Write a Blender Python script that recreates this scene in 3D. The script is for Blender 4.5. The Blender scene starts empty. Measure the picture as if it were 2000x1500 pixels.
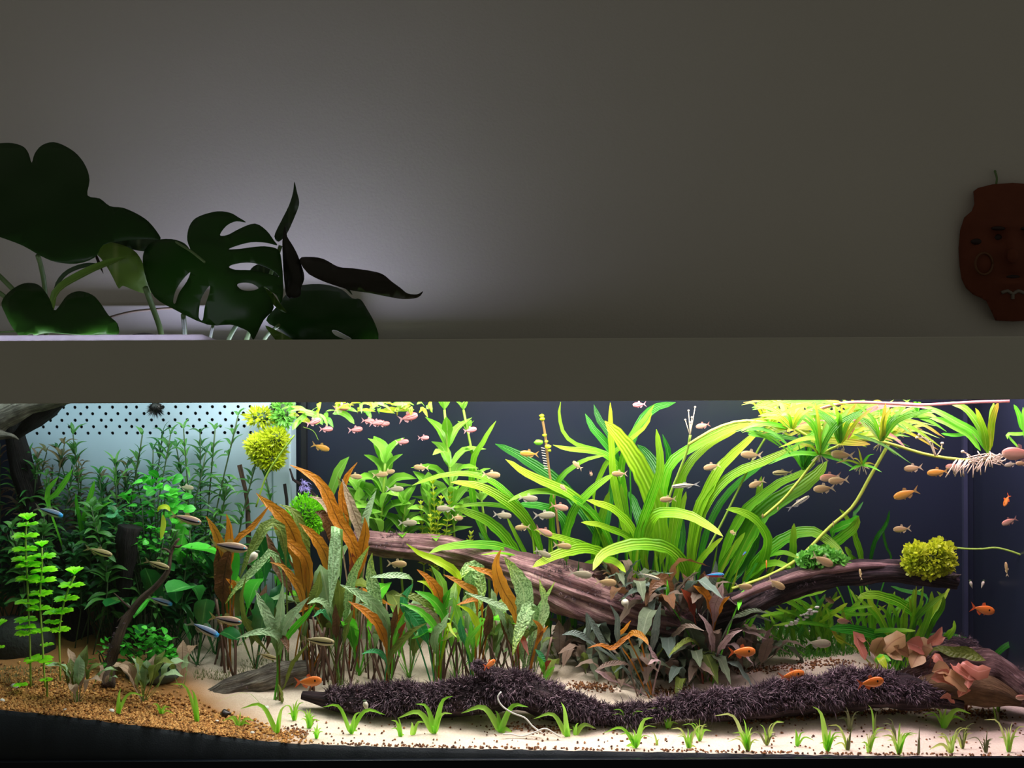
import bpy, bmesh, math, random
from mathutils import Vector, Matrix, noise, geometry

random.seed(11)
PI = math.pi
sc = bpy.context.scene
COL = sc.collection

# ------------------------------------------------------------------ camera
D, ZE, ROLL, FPX = 2.2, 1.5, 0.0044, 2200.0        # distance to the front glass, eye height, camera roll, focal length in pixels
cam_d = bpy.data.cameras.new('camera'); cam = bpy.data.objects.new('camera', cam_d); COL.objects.link(cam)
cam.location = (0, -D, ZE); cam.rotation_euler = (PI / 2, ROLL, 0)
cam_d.sensor_width = 36.0; cam_d.lens = 36.0 * FPX / 2000.0
cam_d.shift_y = -(750 - 665) / 2000.0
cam_d.clip_start = 0.05
sc.camera = cam
# ------------------------------------------------------------------ world and lamps
wd = bpy.data.worlds.new('room_dusk'); sc.world = wd; wd.use_nodes = True
wd.node_tree.nodes['Background'].inputs[0].default_value = (1.0, 0.955, 0.80, 1)
wd.node_tree.nodes['Background'].inputs[1].default_value = 0.094
sc.view_settings.view_transform = 'Standard'; sc.view_settings.look = 'None'
sc.view_settings.exposure = 0.0; sc.view_settings.gamma = 1.0
sc.view_settings.use_curve_mapping = False

def area(name, loc, rot, sx, sy, power, col, spread=180):
    l = bpy.data.lights.new(name, 'AREA'); l.shape = 'RECTANGLE'; l.size = sx; l.size_y = sy
    l.energy = power; l.color = col; l.spread = math.radians(spread)
    o = bpy.data.objects.new(name, l); COL.objects.link(o); o.location = loc; o.rotation_euler = rot
    return o
# (X centre, Y, length, watts, colour) of the LED bars that hang inside the hood
LED = [(-0.97, 0.24, 0.50, 1.75, (0.76, 0.98, 0.96)), (-0.46, 0.24, 0.42, 5.2, (0.97, 1.0, 0.97)),
       (0.02, 0.24, 0.42, 8.0, (1.0, 0.95, 0.91)), (0.50, 0.21, 0.42, 7.6, (1.0, 0.90, 0.95)), (0.95, 0.19, 0.36, 6.0, (1.0, 0.74, 0.93))]
for i, (x, y, ln, w, c) in enumerate(LED):
    area('led_light', (x, y, ZE - 0.036), (0, 0, 0), ln, 0.30, w, c)
area('added_spill_light', (-0.60, 0.46, ZE - 0.05), (math.radians(180 - 12), 0, 0), 0.55, 0.10, 1.6, (0.70, 0.69, 1.0))  # added lamp standing in for tank light spilling up through the hood opening

# ------------------------------------------------------------------ pixel <-> place helpers
def P(x, y, Y):
    dx, dy = x - 1000.0, y - 665.0
    dx, dy = dx - ROLL * dy, dy + ROLL * dx
    s = (Y + D) / FPX
    return Vector((dx * s, Y, ZE - dy * s))
def W(w, Y=0.0): return w * (Y + D) / FPX
TX0, TX1, TY1 = -1.32, 1.128, 0.56                   # inner left, right and rear faces of the tank
_prof = [(-400, 1380), (0, 1386), (150, 1402), (300, 1422), (450, 1440), (560, 1452), (760, 1459), (1000, 1464), (1500, 1473), (2000, 1480), (2300, 1482)]
_pz = [(P(x, y, 0).x, P(x, y, 0).z) for x, y in _prof]
def G(X, Y):
    z = _pz[-1][1]
    for (a, za), (b, zb) in zip(_pz, _pz[1:]):
        if X <= b:
            t = max(0, (X - a) / (b - a)); z = za + (zb - za) * t; break
    e = min(1, max(0, (X - 0.80) / 0.16)); z += 0.10 * (max(Y, 0) / 0.55) ** 1.25 * (1 - 0.9 * e * e * (3 - 2 * e))
    return z + 0.005 * noise.noise(Vector((X * 7, Y * 9, 3.1))) * min(1, Y / 0.06)
def ground(x, y):
    Y = 0.004
    while Y < TY1 - 0.02:
        p = P(x, y, Y)
        if p.z <= G(p.x, Y): break
        Y += 0.004
    p = P(x, y, Y); p.z = G(p.x, Y)
    return p
def on_ground(x, Y):
    p = P(x, 1300, Y); return Vector((p.x, Y, G(p.x, Y)))
def px(p):
    s = FPX / (p.y + D); return (1000 + p.x * s, 665 + (ZE - p.z) * s)

# ------------------------------------------------------------------ object helpers
def tag(o, label=None, cat=None, group=None, kind=None):
    if label: o['label'] = label
    if cat: o['category'] = cat
    if group: o['group'] = group
    if kind: o['kind'] = kind
    return o
def thing(name, loc, label, cat, group=None):
    o = bpy.data.objects.new(name, None); COL.objects.link(o); o.location = loc; o.empty_display_size = 0.02
    return tag(o, label, cat, group)
def mesh(name, verts, faces, uvs=None, smooth=True, mats=(), fmat=None):
    m = bpy.data.meshes.new(name)
    m.from_pydata([tuple(v) for v in verts], [], faces)
    if uvs:
        ul = m.uv_layers.new(name='UVMap')
        flat = []
        for f in faces:
            for vi in f: flat += [uvs[vi][0], uvs[vi][1]]
        ul.data.foreach_set('uv', flat)
    for mt in mats: m.materials.append(mt)
    if fmat: m.polygons.foreach_set('material_index', fmat)
    if smooth: m.polygons.foreach_set('use_smooth', [True] * len(m.polygons))
    m.update()
    return m
def obj(name, me, parent=None, mat=None, loc=None):
    o = bpy.data.objects.new(name, me); COL.objects.link(o)
    if mat and not me.materials: me.materials.append(mat)
    if parent: o.parent = parent
    if loc is not None: o.location = loc
    return o
class MB:
    """collects shapes for ONE mesh"""
    def __init__(s): s.v = []; s.f = []; s.uv = []
    def add(s, v, f, uv=None):
        n = len(s.v); s.v += [Vector(q) for q in v]; s.f += [tuple(i + n for i in q) for q in f]
        s.uv += list(uv) if uv else [(0, 0)] * len(v)
    def box(s, a, b):
        x0, y0, z0 = a; x1, y1, z1 = b
        s.add([(x0, y0, z0), (x1, y0, z0), (x1, y1, z0), (x0, y1, z0), (x0, y0, z1), (x1, y0, z1), (x1, y1, z1), (x0, y1, z1)],
              [(0, 3, 2, 1), (4, 5, 6, 7), (0, 1, 5, 4), (1, 2, 6, 5), (2, 3, 7, 6), (3, 0, 4, 7)])
    def tube(s, pts, rad, n=6, cap=True):
        v, f, uv = tube_data(pts, rad, n, cap); s.add(v, f, uv)
    def ball(s, c, r, seg=8, ring=5, sc=(1, 1, 1), rnd=0):
        v = [Vector((0, 0, 1))]; f = []
        for i in range(1, ring):
            for j in range(seg):
                a = PI * i / ring; b = 2 * PI * j / seg
                v.append(Vector((math.sin(a) * math.cos(b), math.sin(a) * math.sin(b), math.cos(a))) * (1 + rnd * random.uniform(-1, 1)))
        v.append(Vector((0, 0, -1)))
        for j in range(seg):
            f.append((0, 1 + j, 1 + (j + 1) % seg))
            e = 1 + (ring - 2) * seg
            f.append((len(v) - 1, e + (j + 1) % seg, e + j))
        for i in range(ring - 2):
            for j in range(seg):
                a = 1 + i * seg; f.append((a + j, a + seg + j, a + seg + (j + 1) % seg, a + (j + 1) % seg))
        c = Vector(c)
        s.add([c + Vector((q.x * sc[0], q.y * sc[1], q.z * sc[2])) * r for q in v], f)
    def build(s, name, mat, parent=None, loc=None, smooth=True, bevel=0, kind=None):
        off = loc if loc is not None else (parent.location if parent else Vector((0, 0, 0)))
        me = mesh(name, [q - Vector(off) for q in s.v], s.f, s.uv, smooth, [mat])
        o = obj(name, me, parent)
        if not parent and loc is not None: o.location = loc
        if bevel:
            b = o.modifiers.new('bevel', 'BEVEL'); b.width = bevel; b.segments = 2
        if kind: o['kind'] = kind
        return o
def spline(pts, n):
    """n+1 points along a Catmull-Rom curve, even by arc length"""
    p = [Vector(q) for q in pts]
    if len(p) == 2: return [p[0].lerp(p[1], i / n) for i in range(n + 1)]
    e = [p[0] * 2 - p[1]] + p + [p[-1] * 2 - p[-2]]
    fine = []
    for i in range(1, len(e) - 2):
        a, b, c, d = e[i - 1:i + 3]
        for k in range(10):
            t = k / 10
            fine.append(0.5 * (2 * b + (c - a) * t + (2 * a - 5 * b + 4 * c - d) * t * t + (3 * b - a - 3 * c + d) * t ** 3))
    fine.append(p[-1])
    L = [0]
    for a, b in zip(fine, fine[1:]): L.append(L[-1] + (b - a).length)
    out = []; j = 0
    for i in range(n + 1):
        s = L[-1] * i / n
        while j < len(L) - 2 and L[j + 1] < s: j += 1
        out.append(fine[j].lerp(fine[j + 1], min(1, (s - L[j]) / max(1e-9, L[j + 1] - L[j]))))
    return out
def tube_data(pts, rad, n=6, cap=True):
    v = []; f = []; uv = []
    m = len(pts)
    for i, p in enumerate(pts):
        t = (pts[min(i + 1, m - 1)] - pts[max(i - 1, 0)]).normalized()
        u = t.cross(Vector((0.13, 1, 0.07))); u = u.normalized() if u.length > 1e-6 else Vector((1, 0, 0))
        w = t.cross(u)
        r = rad[i] if isinstance(rad, (list, tuple)) else rad
        for j in range(n):
            a = 2 * PI * j / n
            v.append(p + (u * math.cos(a) + w * math.sin(a)) * r); uv.append((j / n, i / (m - 1)))
    for i in range(m - 1):
        for j in range(n):
            f.append((i * n + j, i * n + (j + 1) % n, (i + 1) * n + (j + 1) % n, (i + 1) * n + j))
    if cap: f.append(tuple(range(n - 1, -1, -1))); f.append(tuple(range((m - 1) * n, m * n)))
    return v, f, uv
PROF = {'strap': (0.35, 0.42), 'lance': (0.75, 0.95), 'grass': (0.22, 0.8), 'spoon': (1.4, 0.5), 'oval': (0.6, 0.5), 'willow': (0.55, 0.9)}
def prof(kind, t):
    a, b = PROF[kind]; m = a / (a + b)
    t = min(max(t, 0), 1)
    return (t ** a * (1 - t) ** b) / (m ** a * (1 - m) ** b)
def ribbon_data(pts, w, kind='strap', pet=0.0, petw=0.15, wav=0.0, freq=6.0, fold=0.15, face=(0, -0.8, 0.6), nseg=10, twist=0.0, ph=0.0):
    """a leaf blade along pts (base first): three columns of vertices, a keel fold, wavy margins"""
    q = spline(pts, nseg)
    v = []; f = []; uv = []
    fc = Vector(face).normalized(); prev = None
    for i, p in enumerate(q):
        t = i / nseg
        T = (q[min(i + 1, nseg)] - q[max(i - 1, 0)]).normalized()
        s = T.cross(fc)
        if s.length < 0.15: s = prev if prev else T.cross(Vector((0.9, 0.3, 0.2)))
        s.normalize()
        if prev and s.dot(prev) < 0: s = -s
        prev = s.copy()
        nrm = s.cross(T).normalized()
        a = twist * t; s2 = s * math.cos(a) + nrm * math.sin(a); n2 = nrm * math.cos(a) - s * math.sin(a)
        b = (t - pet) / (1 - pet) if pet < 1 else 0
        hw = max(prof(kind, b) if b > 0 else 0, petw * (1 if t < 0.98 else 0.3)) * w / 2
        wob = wav * w * (hw / (w / 2))
        e1 = math.sin(freq * 2 * PI * t + ph) * wob; e2 = math.sin(freq * 2 * PI * t * 1.13 + ph + 1.9) * wob
        wm1 = 1 + 0.9 * wav * math.sin(freq * 4 * PI * t + ph); wm2 = 1 + 0.9 * wav * math.sin(freq * 4.4 * PI * t + ph + 2)
        v += [p - s2 * hw * wm1 + n2 * (fold * hw + e1), p, p + s2 * hw * wm2 + n2 * (fold * hw + e2)]
        uv += [(0, b if b > 0 else 0), (0.5, b if b > 0 else 0), (1, b if b > 0 else 0)]
    for i in range(nseg):
        k = i * 3
        f += [(k, k + 1, k + 4, k + 3), (k + 1, k + 2, k + 5, k + 4)]
    return v, f, uv
def leaf(parent, mat, pts, w, name='leaf', **k):
    v, f, uv = ribbon_data(pts, w, **k)
    off = parent.location
    return obj(name, mesh(name, [q - off for q in v], f, uv, True, [mat]), parent)
def traced(parent, mat, pp, w, Y0, Y1, root=None, tipfirst=True, name='leaf', bow=0.0, **k):
    """a leaf through photograph points; depth runs from Y0 (base) to Y1 (tip); root: place on the ground that its stalk leaves from"""
    pp = list(pp)
    if tipfirst: pp = pp[::-1]
    n = len(pp) - 1
    pts = [P(x, y, Y0 + (Y1 - Y0) * i / n + bow * math.sin(PI * i / n)) for i, (x, y) in enumerate(pp)]
    wm = W(w, (Y0 + Y1) / 2)
    if root is not None:
        r = Vector(root); ll = sum((b - a).length for a, b in zip(pts, pts[1:])); rl = (pts[0] - r).length
        mid = r.lerp(pts[0], 0.55) + Vector((0, 0, 0.12 * rl * 0.5))
        if rl > 0.012:
            pts = [r, mid] + pts; k.setdefault('pet', min(0.75, rl / (rl + ll))); k.setdefault('petw', max(0.1, 0.0035 / wm))
            k['nseg'] = k.get('nseg', 12) + 5
    k.setdefault('nseg', 12)
    k.setdefault('face', (random.uniform(-0.35, 0.35), -0.85, 0.55)); k.setdefault('ph', random.uniform(0, 6))
    return leaf(parent, mat, pts, wm, name, **k)

# ------------------------------------------------------------------ materials
class N:
    def __init__(s, name):
        s.m = bpy.data.materials.new(name); s.m.use_nodes = True
        s.t = s.m.node_tree; s.t.nodes.clear()
        s.out = s.t.nodes.new('ShaderNodeOutputMaterial')
    def n(s, typ, **k):
        o = s.t.nodes.new('ShaderNode' + typ)
        for a, b in k.items():
            if a in ('op',): o.operation = b
            elif a.startswith('i_'):
                key = a[2:]; key = int(key) if key.isdigit() else key
                s.put(o.inputs[key], b)
            else: setattr(o, a, b)
        return o
    def put(s, inp, b):
        if isinstance(b, bpy.types.NodeSocket): s.t.links.new(b, inp)
        elif isinstance(b, tuple) and len(b) == 3 and inp.type == 'RGBA': inp.default_value = (*b, 1)
        else: inp.default_value = b
    def math(s, op, a, b=0.0, clamp=False):
        o = s.t.nodes.new('ShaderNodeMath'); o.operation = op; o.use_clamp = clamp
        s.put(o.inputs[0], a); s.put(o.inputs[1], b); return o.outputs[0]
    def mix(s, f, a, b, blend='MIX'):
        o = s.t.nodes.new('ShaderNodeMix'); o.data_type = 'RGBA'; o.blend_type = blend
        s.put(o.inputs[0], f); s.put(o.inputs[6], a); s.put(o.inputs[7], b); return o.outputs[2]
    def ramp(s, f, stops):
        o = s.t.nodes.new('ShaderNodeValToRGB'); s.put(o.inputs[0], f); e = o.color_ramp.elements
        while len(e) < len(stops): e.new(0.5)
        for el, (p, c) in zip(e, stops):
            el.position = p; el.color = (*c, 1) if not isinstance(c, (int, float)) else (c, c, c, 1)
        return o.outputs[0]
    def noise(s, scale, detail=3.0, co=None, rough=0.55):
        o = s.t.nodes.new('ShaderNodeTexNoise'); o.inputs['Scale'].default_value = scale; o.inputs['Detail'].default_value = detail
        o.inputs['Roughness'].default_value = rough
        if co is not None: s.t.links.new(co, o.inputs['Vector'])
        return o.outputs[0]
    def coord(s, which='Object'): return s.n('TexCoord').outputs[which]
    def bump(s, h, strength=0.3, dist=0.01):
        o = s.t.nodes.new('ShaderNodeBump'); s.put(o.inputs['Height'], h); o.inputs['Strength'].default_value = strength
        o.inputs['Distance'].default_value = dist; return o.outputs[0]
    def pbr(s, col, rough=0.5, nrm=None, spec=0.5, metal=0.0, emit=None, es=0.0, alpha=None):
        o = s.t.nodes.new('ShaderNodeBsdfPrincipled')
        s.put(o.inputs['Base Color'], col); s.put(o.inputs['Roughness'], rough); o.inputs['Metallic'].default_value = metal
        o.inputs['Specular IOR Level'].default_value = spec
        if nrm is not None: s.t.links.new(nrm, o.inputs['Normal'])
        if emit is not None: s.put(o.inputs['Emission Color'], emit); o.inputs['Emission Strength'].default_value = es
        return o.outputs[0]
    def end(s, sh): s.t.links.new(sh, s.out.inputs[0]); return s.m
def lin(r, g, b):
    f = lambda c: (c / 255 / 12.92) if c <= 10 else ((c / 255 + 0.055) / 1.055) ** 2.4
    return (f(r), f(g), f(b))
def simple(name, c1, c2=None, scale=20, rough=0.55, bump=0.0, bscale=None, spec=0.4, metal=0.0):
    b = N(name); co = b.coord()
    col = b.mix(b.noise(scale, 4, co), c1, c2) if c2 else c1
    nr = b.bump(b.noise(bscale or scale * 4, 4, co), 0.6, bump) if bump else None
    return b.end(b.pbr(col, rough, nr, spec, metal))
def leafmat(name, c1, c2, rib=None, stripes=0, bull=0.0, trans=0.35, rough=0.38, tip=None, ribw=0.05, var=0.25, spots=None, base=None, scale=60):
    b = N(name); co = b.coord('Object'); uv = b.n('SeparateXYZ', i_0=b.coord('UV'))
    u, v = uv.outputs[0], uv.outputs[1]
    rnd = b.n('ObjectInfo').outputs['Random']
    col = b.mix(b.math('ADD', b.math('MULTIPLY', b.noise(scale, 3, co), 0.9), b.math('MULTIPLY', b.math('SUBTRACT', rnd, 0.5), 0.9), True), c1, c2)
    if base: col = b.mix(b.ramp(v, [(0.0, 1.0), (0.35, 0.0)]), col, base)
    if tip: col = b.mix(b.ramp(v, [(0.55, 0.0), (1.0, 1.0)]), col, tip)
    d = b.math('ABSOLUTE', b.math('SUBTRACT', u, 0.5))
    h = None
    if stripes:
        wv = b.math('SINE', b.math('MULTIPLY', u, stripes * 6.283)); h = wv
        col = b.mix(b.math('MULTIPLY', b.math('ADD', b.math('MULTIPLY', wv, 0.5), 0.5), 0.28), col, b.mix(1.0, col, (0.35, 0.45, 0.25), 'MULTIPLY'))
    if spots:
        sp = b.ramp(b.noise(scale * 5, 2, co), [(0.45, 0.0), (0.62, 1.0)]); col = b.mix(b.math('MULTIPLY', sp, 0.8), col, spots)
    if rib: col = b.mix(b.ramp(d, [(0.0, 1.0), (ribw, 0.0)]), col, rib)
    if bull:
        w1 = b.math('SINE', b.math('ADD', b.math('ADD', b.math('MULTIPLY', v, 70.0), b.math('MULTIPLY', b.noise(scale * 1.5, 2, co), 9.0)), b.math('MULTIPLY', d, 12.0)))
        h = b.math('MULTIPLY', w1, b.ramp(d, [(0.0, 0.1), (0.2, 0.55)])); h = b.math('ADD', h, b.math('MULTIPLY', b.noise(scale * 4, 3, co), 2.4))
    val = b.n('HueSaturation', i_Color=col, i_Value=b.math('ADD', b.math('MULTIPLY', rnd, var), 1 - var / 2))
    col = val.outputs[0]
    nr = b.bump(h, 0.55 if bull else 0.3, 0.004 if not bull else 0.0032 * bull) if h is not None else None
    p = b.pbr(col, rough, nr, 0.45)
    tr = b.n('BsdfTranslucent'); b.put(tr.inputs[0], col)
    ms = b.n('MixShader'); ms.inputs[0].default_value = trans
    b.t.links.new(p, ms.inputs[1]); b.t.links.new(tr.outputs[0], ms.inputs[2])
    return b.end(ms.outputs[0])
M = {}
M['strap'] = leafmat('bright_strap_leaf', lin(78, 165, 14), lin(112, 186, 26), lin(150, 205, 60), 5, tip=lin(150, 195, 45), trans=0.42)
M['strapy'] = leafmat('yellow_green_strap_leaf', lin(112, 180, 18), lin(140, 192, 34), lin(165, 208, 66), 5, tip=lin(175, 195, 48), trans=0.42)
M['strapd'] = leafmat('deep_green_strap_leaf', lin(30, 118, 20), lin(56, 146, 30), lin(90, 170, 60), 5, trans=0.4)
M['hyg'] = leafmat('pale_lime_leaf', lin(112, 180, 40), lin(146, 200, 80), lin(180, 215, 120), 0, trans=0.42)
M['lime'] = leafmat('lime_leaf', lin(80, 190, 35), lin(130, 215, 60), lin(170, 225, 100), 0, trans=0.4)
M['ylime'] = leafmat('yellow_lime_leaf', lin(185, 205, 20), lin(170, 210, 40), lin(215, 225, 80), 0, trans=0.4)
M['orange'] = leafmat('amber_brown_leaf', lin(205, 122, 28), lin(172, 118, 34), lin(95, 50, 15), 0, trans=0.38, bull=0.35)
M['brown'] = leafmat('brown_leaf', lin(120, 75, 40), lin(95, 65, 40), lin(70, 40, 25), 0, trans=0.3, bull=0.35)
M['red'] = leafmat('rust_red_leaf', lin(165, 70, 40), lin(140, 60, 40), lin(100, 40, 25), 0, trans=0.35)
M['mauve'] = leafmat('pale_mauve_brown_leaf', lin(190, 165, 140), lin(165, 135, 110), lin(120, 85, 60), 0, trans=0.3, bull=0.4)
M['olive'] = leafmat('olive_leaf', lin(120, 135, 50), lin(95, 115, 50), lin(150, 160, 80), 0, trans=0.35, bull=0.5)
M['silver'] = leafmat('silvery_green_leaf', lin(165, 195, 150), lin(140, 175, 120), lin(190, 210, 165), 0, trans=0.28, bull=0.6, base=lin(110, 160, 60))
M['bull'] = leafmat('bumpy_pale_green_leaf', lin(180, 215, 150), lin(150, 200, 115), lin(200, 225, 160), 0, trans=0.3, bull=1.0, spots=lin(80, 125, 60), tip=lin(170, 195, 50))
M['teal'] = leafmat('blue_green_leaf', lin(60, 165, 95), lin(90, 180, 120), lin(130, 200, 150), 0, trans=0.3, bull=0.4)
M['dark'] = leafmat('dark_grey_green_leaf', lin(108, 118, 92), lin(86, 98, 74), lin(136, 144, 118), 0, trans=0.2, bull=0.5)
M['darkteal'] = leafmat('dark_bluish_leaf', lin(112, 128, 118), lin(92, 108, 96), lin(140, 152, 142), 0, trans=0.2, bull=0.5)
M['taupe'] = leafmat('taupe_leaf', lin(140, 115, 100), lin(112, 96, 84), lin(90, 70, 60), 0, trans=0.25, bull=0.5)
M['pinkgrey'] = leafmat('pinkish_grey_leaf', lin(195, 165, 165), lin(165, 135, 135), lin(120, 90, 90), 0, trans=0.25, bull=0.6)
M['sag'] = leafmat('grass_green_leaf', lin(160, 240, 70), lin(200, 246, 110), None, 0, trans=0.6)
M['sagp'] = leafmat('pale_grass_leaf', lin(210, 238, 120), lin(226, 240, 155), None, 0, trans=0.6)
M['carpet'] = leafmat('carpet_grass_leaf', lin(85, 160, 55), lin(130, 180, 80), None, 0, trans=0.5)
M['sagd'] = leafmat('dull_grass_leaf', lin(120, 130, 85), lin(145, 150, 105), None, 0, trans=0.35)
M['will'] = leafmat('dark_willow_leaf', lin(44, 104, 40), lin(74, 130, 54), lin(110, 150, 80), 0, trans=0.35, var=0.5)
M['willd'] = leafmat('deep_green_leaf', lin(24, 86, 34), lin(48, 118, 48), lin(90, 150, 80), 0, trans=0.3, var=0.6)
M['willred'] = leafmat('reddish_shoot_leaf', lin(120, 90, 70), lin(90, 110, 60), None, 0, trans=0.35)
M['whorl'] = leafmat('neon_green_whorl_leaf', lin(150, 245, 25), lin(180, 250, 50), lin(200, 250, 90), 0, trans=0.5)
M['round'] = leafmat('round_green_leaf', lin(45, 165, 35), lin(85, 195, 60), lin(120, 210, 90), 0, trans=0.38, var=0.5)
M['broad'] = leafmat('dark_broad_leaf', lin(20, 92, 40), lin(40, 112, 50), lin(80, 140, 70), 0, trans=0.25, rough=0.3, var=0.6)
M['moss'] = leafmat('yellow_green_moss', lin(190, 205, 30), lin(220, 225, 80), None, 0, trans=0.5)
M['mossg'] = leafmat('green_moss', lin(95, 175, 60), lin(150, 210, 100), None, 0, trans=0.45)
M['mossf'] = leafmat('lime_moss', lin(110, 200, 20), lin(150, 215, 40), None, 0, trans=0.4)
M['lotus'] = leafmat('salmon_pink_lily_leaf', lin(205, 125, 105), lin(175, 110, 90), lin(215, 150, 135), 0, trans=0.35)
M['lotusb'] = leafmat('tan_lily_leaf', lin(165, 125, 85), lin(180, 140, 100), lin(150, 100, 75), 0, trans=0.35)
M['float'] = leafmat('yellow_floating_leaf', lin(135, 170, 22), lin(178, 172, 40), lin(185, 190, 80), 3, trans=0.4, tip=lin(190, 150, 60))
M['floatg'] = leafmat('green_floating_leaf', lin(70, 150, 18), lin(110, 178, 36), lin(140, 195, 70), 3, trans=0.4)
M['floatpink'] = leafmat('pink_runner_leaf', lin(170, 100, 84), lin(155, 90, 74), lin(185, 130, 112), 0, trans=0.35)
M['stemg'] = simple('green_stem', lin(140, 170, 60), lin(110, 140, 50), 60)
M['stemy'] = simple('yellow_runner', lin(190, 200, 80), lin(165, 180, 70), 40)
M['stempink'] = simple('pink_runner', lin(215, 150, 135), lin(200, 120, 130), 30)
M['stemb'] = simple('purple_brown_stalk', lin(110, 80, 65), lin(85, 60, 50), 60)
M['stemd'] = simple('dark_stem', lin(38, 60, 32), lin(55, 75, 40), 60)
M['root'] = simple('pale_root', lin(220, 205, 180), lin(190, 170, 140), 80)
M['white'] = simple('white_root', lin(235, 232, 225), lin(215, 210, 200), 40)
M['mon'] = leafmat('monstera_leaf', lin(30, 72, 16), lin(40, 90, 18), None, 0, trans=0.35, rough=0.4, scale=9, var=0.2, ribw=0.02)
M['monl'] = leafmat('young_monstera_leaf', lin(95, 140, 45), lin(120, 155, 60), lin(150, 175, 90), 0, trans=0.35, scale=9)
M['mond'] = leafmat('old_monstera_leaf', lin(26, 34, 20), lin(40, 30, 20), None, 0, trans=0.12, scale=9)
M['mongrey'] = leafmat('grey_green_leaf_back', lin(70, 95, 60), lin(60, 85, 55), lin(100, 120, 80), 0, trans=0.25, scale=9)
M['petiole'] = simple('leaf_stalk', lin(120, 150, 90), lin(95, 125, 75), 30, 0.45)
# ------------------------------------------------------------------ setting materials
b = N('painted_plaster_wall'); co = b.coord()
M['wall'] = b.end(b.pbr(b.mix(b.noise(3, 4, co), lin(206, 202, 192), lin(214, 210, 201)), 0.85, b.bump(b.noise(160, 5, co), 0.25, 0.003), 0.2))
M['hood'] = simple('white_painted_board', lin(212, 210, 196), lin(204, 202, 188), 6, 0.55, 0.0006, 220, 0.3)
M['panelw'] = simple('white_plastic', lin(164, 184, 200), lin(152, 172, 190), 8, 0.5)
M['ledge'] = simple('white_ledge_board', lin(216, 214, 210), lin(208, 205, 202), 8, 0.5)
M['backglass'] = simple('navy_painted_glass', lin(30, 36, 52), lin(25, 30, 44), 3, 0.28, 0, None, 0.4)
M['black'] = simple('black_silicone', lin(14, 15, 20), lin(20, 21, 27), 20, 0.4)
M['seam'] = simple('dark_seam', lin(52, 56, 78), lin(40, 44, 62), 20, 0.3)
M['rail'] = simple('blue_black_rail', lin(18, 24, 34), lin(24, 30, 42), 10, 0.35)
M['floor'] = simple('dark_wood_floor', lin(70, 58, 48), lin(60, 50, 42), 8, 0.5)
M['cab'] = simple('cabinet_board', lin(60, 60, 62), lin(52, 52, 55), 8, 0.5)
M['lamph'] = simple('aluminium_housing', lin(170, 172, 175), lin(150, 152, 156), 30, 0.35, 0, None, 0.5, 0.9)
b = N('frosted_acrylic_edge'); p_ = b.pbr(lin(225, 222, 232), 0.25); tr = b.n('BsdfTranslucent'); tr.inputs[0].default_value = (0.9, 0.88, 0.95, 1); ms = b.n('MixShader'); ms.inputs[0].default_value = 0.6
b.t.links.new(p_, ms.inputs[1]); b.t.links.new(tr.outputs[0], ms.inputs[2]); M['acry'] = b.end(ms.outputs[0])
b = N('added_lilac_glow'); M['glowstrip'] = b.end(b.pbr((1, 1, 1), 0.5, emit=(0.86, 0.82, 1.0), es=16.0))  # emission of the added strip behind the acrylic edge
M['dome'] = simple('black_plastic', lin(16, 15, 16), lin(24, 22, 22), 40, 0.45)
b = N('clear_tank_glass'); tr = b.n('BsdfTransparent'); tr.inputs[0].default_value = (0.985, 0.995, 0.99, 1)
gl = b.n('BsdfGlossy'); gl.inputs['Roughness'].default_value = 0.02
fr = b.n('Fresnel'); fr.inputs[0].default_value = 1.35
ms = b.n('MixShader'); b.t.links.new(b.math('MULTIPLY', fr.outputs[0], 0.5), ms.inputs[0]); b.t.links.new(tr.outputs[0], ms.inputs[1]); b.t.links.new(gl.outputs[0], ms.inputs[2])
M['glass'] = b.end(ms.outputs[0])
b = N('led_diffuser'); M['led'] = b.end(b.pbr((1, 1, 1), 0.5, emit=(1, 1, 0.97), es=1.0))

# ------------------------------------------------------------------ room
WY = 0.74
m = MB(); m.box((-2.6, WY, 0), (2.6, WY + 0.1, 3.0)); tag(m.build('wall_back', M['wall'], smooth=False), 'plain pale plaster wall behind the aquarium', kind='structure')
m = MB(); m.box((-2.6, -3.0, -0.08), (2.6, WY, 0)); tag(m.build('floor', M['floor'], smooth=False), 'dark floor under the aquarium stand', kind='structure')
# low ledge along the wall behind the hood
lx0, lx1 = P(-60, 600, 0.68).x, P(705, 600, 0.68).x
lz = P(400, 596, 0.68).z
m = MB(); m.box((lx0, 0.66, 0.9), (lx1, WY, lz)); tag(m.build('wall_ledge', M['ledge'], loc=Vector((lx0, 0.66, 0.9)), smooth=False, bevel=0.004), 'narrow white ledge on the wall behind the monstera stalks', 'ledge')

# ------------------------------------------------------------------ aquarium
ZB = ZE - 0.865                                           # underside of the glass box
cabi = thing('aquarium_cabinet', (0, 0.28, 0), 'low dark cabinet that carries the aquarium', 'cabinet')
m = MB(); m.box((TX0 - 0.02, -0.02, 0.0), (TX1 + 0.02, TY1 + 0.03, ZB - 0.012)); m.build('body', M['cab'], cabi, smooth=False)
for i in range(4):
    x0 = TX0 + i * (TX1 - TX0) / 4; m = MB(); m.box((x0 + 0.005, -0.04, 0.06), (x0 + (TX1 - TX0) / 4 - 0.005, -0.0205, ZB - 0.03)); m.build('door', M['cab'], cabi, smooth=False, bevel=0.003)
tank = thing('aquarium', (0, 0.28, ZB), 'long glass aquarium with navy rear pane and black corner seams', 'aquarium')
m = MB(); m.box((TX0, -0.012, ZB), (TX1, -0.002, ZE - 0.10)); m.build('front_pane', M['glass'], tank, smooth=False)
m = MB(); m.box((TX0, TY1, ZB), (TX1 + 0.012, TY1 + 0.012, ZE - 0.06)); m.build('rear_pane', M['backglass'], tank, smooth=False)
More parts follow.
